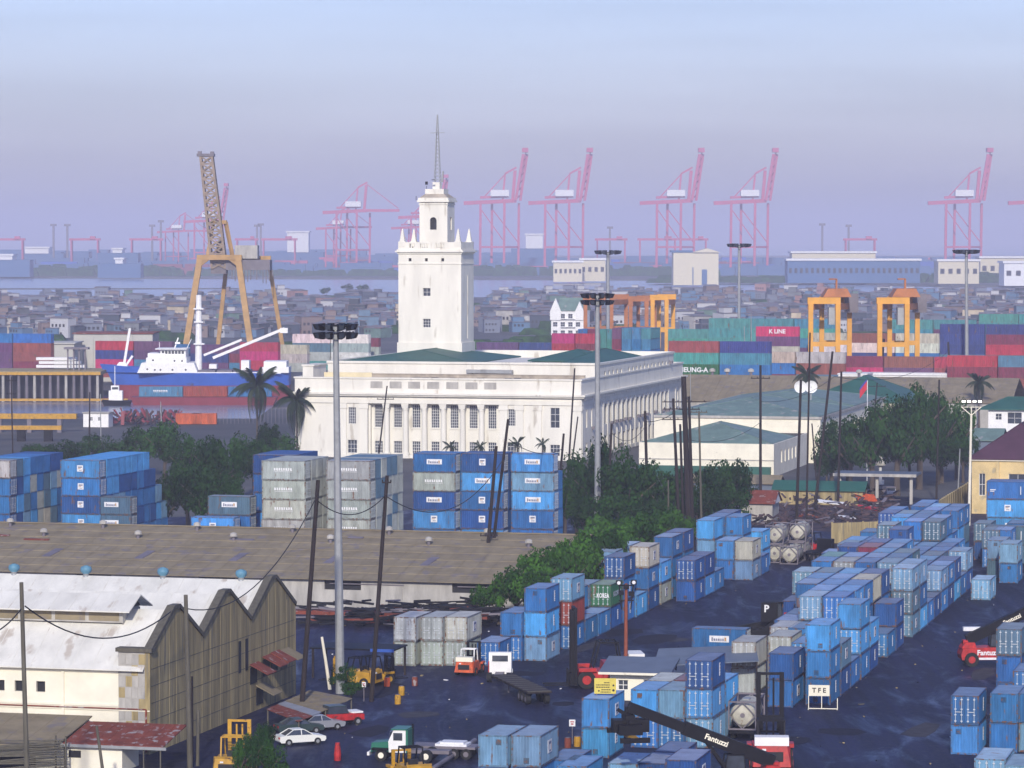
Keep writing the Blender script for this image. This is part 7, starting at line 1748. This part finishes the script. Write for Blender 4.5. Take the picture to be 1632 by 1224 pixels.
# ---- the container port on the far shore
FY = 4300.0
def stsc(px, label, up=True, Y=4250.0, k=1.0, m='pink', grp='quay cranes of the far port'):
    t = thing('quay_crane', label, 'quay crane', (at_y(px,Y), Y, 0.4), 0, grp); q = Y/FPX*k      # q metres per photo pixel
    def P(x, y, d=0): return Vector((x*q, d, (436-y)*q))
    b = MB()
    for x, d in ((-66,0),(-28,0),(-48,26),(-5,26)): b.bar(P(x,436,d), P(x+1,322,d), 5*q*.75)
    b.bar(P(-66,392,0),P(-28,392,0),3*q); b.bar(P(-48,392,26),P(-5,392,26),3*q); b.bar(P(-66,330,0),P(-30,380,0),1.6*q); b.bar(P(-48,330,26),P(-5,385,26),1.6*q)
    b.bar(P(-28,392,0),P(-5,392,26),3*q); b.bar(P(-66,392,0),P(-48,392,26),3*q)
    b.build('portal', M[m], t)
    b = MB(); b.bar(P(-92,322,13),P(-8,318,13),8*q,6*q); b.bar(P(-66,313,13),P(-20,311,13),5*q,4*q); b.build('girder', M[m], t)
    b = MB(); b.box(-49*q,-20*q,6,20,(436-311)*q,(436-301)*q); b.build('machinery_house', M['label'], t)
    b = MB(); b.bar(P(-14,318,13),P(-10,270,13),5*q); b.bar(P(-30,318,13),P(-26,275,13),3*q); b.bar(P(-26,275,13),P(-8,265,13),3*q); b.bar(P(-62,315,13),P(-26,276,13),1.8*q); b.build('a_frame', M[m], t)
    if up: b = MB(); b.bar(P(-9,318,9),P(3,244,9),4.4*q,5*q); b.bar(P(-2,318,17),P(9,244,17),4.4*q,5*q); b.bar(P(-4,300,13),P(8,236,13),2*q); b.box(1*q,11*q,6,20,(436-241)*q,(436-234)*q); [b.bar(P(-7+z_*1.9,314-z_*12,9),P(-1+z_*1.9,308-z_*12,17),1.6*q) for z_ in range(6)]; b.build('raised_boom', M[m], t)
    else: b = MB(); b.bar(P(-8,318,13),P(52,318,13),5*q); b.bar(P(-10,268,13),P(50,314,13),1.5*q); b.build('lowered_boom', M[m], t)
    return t
ST = [(831,'first raised-boom quay crane right of the tower'),(934,'second raised-boom quay crane right of the tower'),(1112,'raised-boom quay crane above the pale warehouse, left one'),(1230,'raised-boom quay crane above the far light mast'),(1572,'tallest raised-boom quay crane near the right edge'),(1700,'quay crane cut by the right edge')]
for px, lb in ST: stsc(px, lb)
stsc(706, 'quay crane hidden behind the tower, only its raised boom showing', True, 4400, .78)
stsc(356, 'faint quay crane behind the tan crane jib', True, 4600, .70)
stsc(592, 'quay crane with lowered boom left of the tower, peaked top', False, 4400, .85); stsc(560, 'wide low crane left of the peaked one', False, 4450, .62); stsc(680, 'quay crane with lowered boom just left of the tower', False, 4500, .62); stsc(300, 'faint low crane left of the tan crane', False, 4650, .55)
def rtgf(px, label, Y=4500.0, w=42, top=382, m='pink'):
    t = thing('yard_gantry', label, 'yard gantry', (at_y(px,Y), Y, 0.4), 0, 'low yard gantries of the far port'); q = Y/FPX; zt_ = CAM_H-(top-380)*q; zz = zt_
    b = MB(); [b.bar((x*q,d,0),(x*q,d,zz),3*q*.7) for x in (0,w) for d in (0,12)]; b.build('legs', M[m], t)
    MB().bar((-4*q,6,zz),((w+4)*q,6,zz),4.5*q,3.5*q).build('girder', M[m], t); MB().box(w*.7*q,w*.9*q,2,10,zz,zz+5*q).build('trolley', M[m], t)
for px, w_, lb in ((-6,42,'at the left frame edge'),(114,42,'second from the left frame edge'),(210,46,'left of the two faint masts'),(420,50,'right of the tan crane'),(378,30,'touching the tan crane'),(952,44,'between the second and third raised booms'),(1020,56,'under the third raised boom'),(1348,46,'alone over the long pale building'),(1085,40,'left of the pale warehouse roof')): rtgf(px, 'pinkish yard gantry, '+lb, w=w_)
for px, y_, lb in ((86,361,'left of a faint pair'),(108,361,'right of a faint pair'),(243,362,'left mast of the middle pair'),(257,355,'right mast of the middle pair'),(410,362,'right of the tan crane'),(416,360,'beside the one right of the tan crane'),(1310,360,'over the long pale building'),(1352,362,'over the lone yard gantry'),(972,365,'between raised booms')):
    Y = 4600.0; MB().bar((0,0,0),(0,0,CAM_H-(y_-380)*Y/FPX),2.6).box(-4,4,-2,2,CAM_H-(y_-380)*Y/FPX,CAM_H-(y_-380)*Y/FPX+3).build('floodlight_mast', M['gmet'], loc=(at_y(px,Y),Y,.4), label='thin far-port light mast, '+lb, cat='light mast', group='light masts of the far port')
r = random.Random(31); b = MB()
for i in range(620):
    px = r.uniform(-40,1680); Y = r.uniform(4150,5200) if px < 760 else r.uniform(4150,5000); q = Y/FPX
    l_ = r.uniform(16,60); h_ = r.uniform(8,20)*(1.0 if Y > 4500 else .8); X_ = at_y(px,Y); b.box(X_,X_+l_,Y,Y+12,.4,.4+h_,r.choice((0,1,2,2,2,2,3,4,4,4,4)))
M['fpb'] = mat('far_blue_grey', (.06,.13,.26), .9)  # blue of the distant haze is put into this base colour
b.build('far_port_stacks', [M['pink'], M['redh'], M['fpb'], M['blueh'], M['fpb']], kind='stuff')
b = MB()
for i in range(36): px = -100+i*27+r.uniform(-8,8); Y = r.uniform(4900,5600); X_ = at_y(px,Y); b.box(X_,X_+r.uniform(25,60),Y,Y+40,.4,24+r.uniform(-3,5),0)
b.build('far_port_sheds', [M['fpb']], kind='stuff')
def far_bld(px0, px1, py0, py1, m, label, Y=None, nm='far_building', rm='label', win=0, roofh=0):
    Y = Y or FPX*CAM_H/(py1-380); X0, X1 = at_y(px0,Y), at_y(px1,Y); zt_ = CAM_H-(py0-380)*Y/FPX; t = thing(nm, label, 'building', (X1,Y,.4)); W_ = X1-X0
    zlow = max(0, CAM_H-(py1-380)*Y/FPX-.4) if py1 < 425 else 0
    MB().box(-W_,0,0,35,zlow,zt_).build('wall', M[m], t)
    if zlow > .5: MB().box(-W_-20,20,1,34,0,zlow-.01).build('hull', M['fpb'], t)
    if roofh: MB().extr([(-W_*.5-3,zt_),(2,zt_),(-W_*.25,zt_+roofh)],'y',-2,36).build('gable_roof', M[rm], t); MB().box(-W_-2,-W_*.5-3,-1,36,zt_,zt_+roofh*.5).build('roof', M['fpb'], t)
    else: MB().box(-W_-1.5,1.5,-1.5,36,zt_,zt_+2).build('roof', M[rm], t)
    if win:
        wmm = MB().box(0,W_/win*.5,-.5,0,0,zt_*.22).mesh('window', M['dark'])
        for k in range(win): obj('window', wmm, t, (-W_+W_/win*(k+.25),-.02,zt_*.45))
    return t
M['pale2'] = mat('far_pale_wall', (.62,.56,.40), .85)
t = far_bld(1073,1145,403,439,'pale2','large pale yellow warehouse with gable below the quay cranes',3300,roofh=4,rm='pale2')
MB().box(-16,-11,-1,0,0,15).build('door', M['fpb'], t); MB().box(-25,-24,-1,0,0,17).build('downpipe', M['fpb'], t)
far_bld(1262,1395,404,432,'pale2','long pale two-storey building under the lone gantry',3600,win=14); far_bld(1255,1466,416,440,'fpb','long low grey building before the pale one',3450,win=24)
far_bld(1495,1560,417,440,'pale2','pale building behind the right light mast',3400,win=5); far_bld(1562,1640,412,432,'pale2','pale building at the right edge',3600,win=6); far_bld(1600,1660,420,446,'label','white low building at the far right edge',3250,win=4)
far_bld(882,928,419,434,'pale2','low pale jetty building right of the tower',3550,win=6); far_bld(925,965,415,430,'pale2','second low pale building right of the jetty one',3600,win=4)
far_bld(838,865,375,396,'label','white block of a ship between the first two raised booms',4700); far_bld(40,78,396,404,'label','thin white ship line at far left',4700); far_bld(180,195,398,403,'label','tiny white boat far left of the tan crane',4400); far_bld(184,196,414,420,'label','white boat on the far channel left',3900); far_bld(0,20,408,414,'label','small white craft at the far left edge',4000)
t = far_bld(458,492,371,402,'label','white ship bridge block behind the far port, left of the tower',4700); MB().box(-22,-8,4,12,20,52).build('funnel', M['fpb'], t)
# breakwater and moored craft in the channel
ground_poly('breakwater', [(-520,3150),(-250,3170),(-250,3180),(-520,3160)], -.6, M['town'], 2)
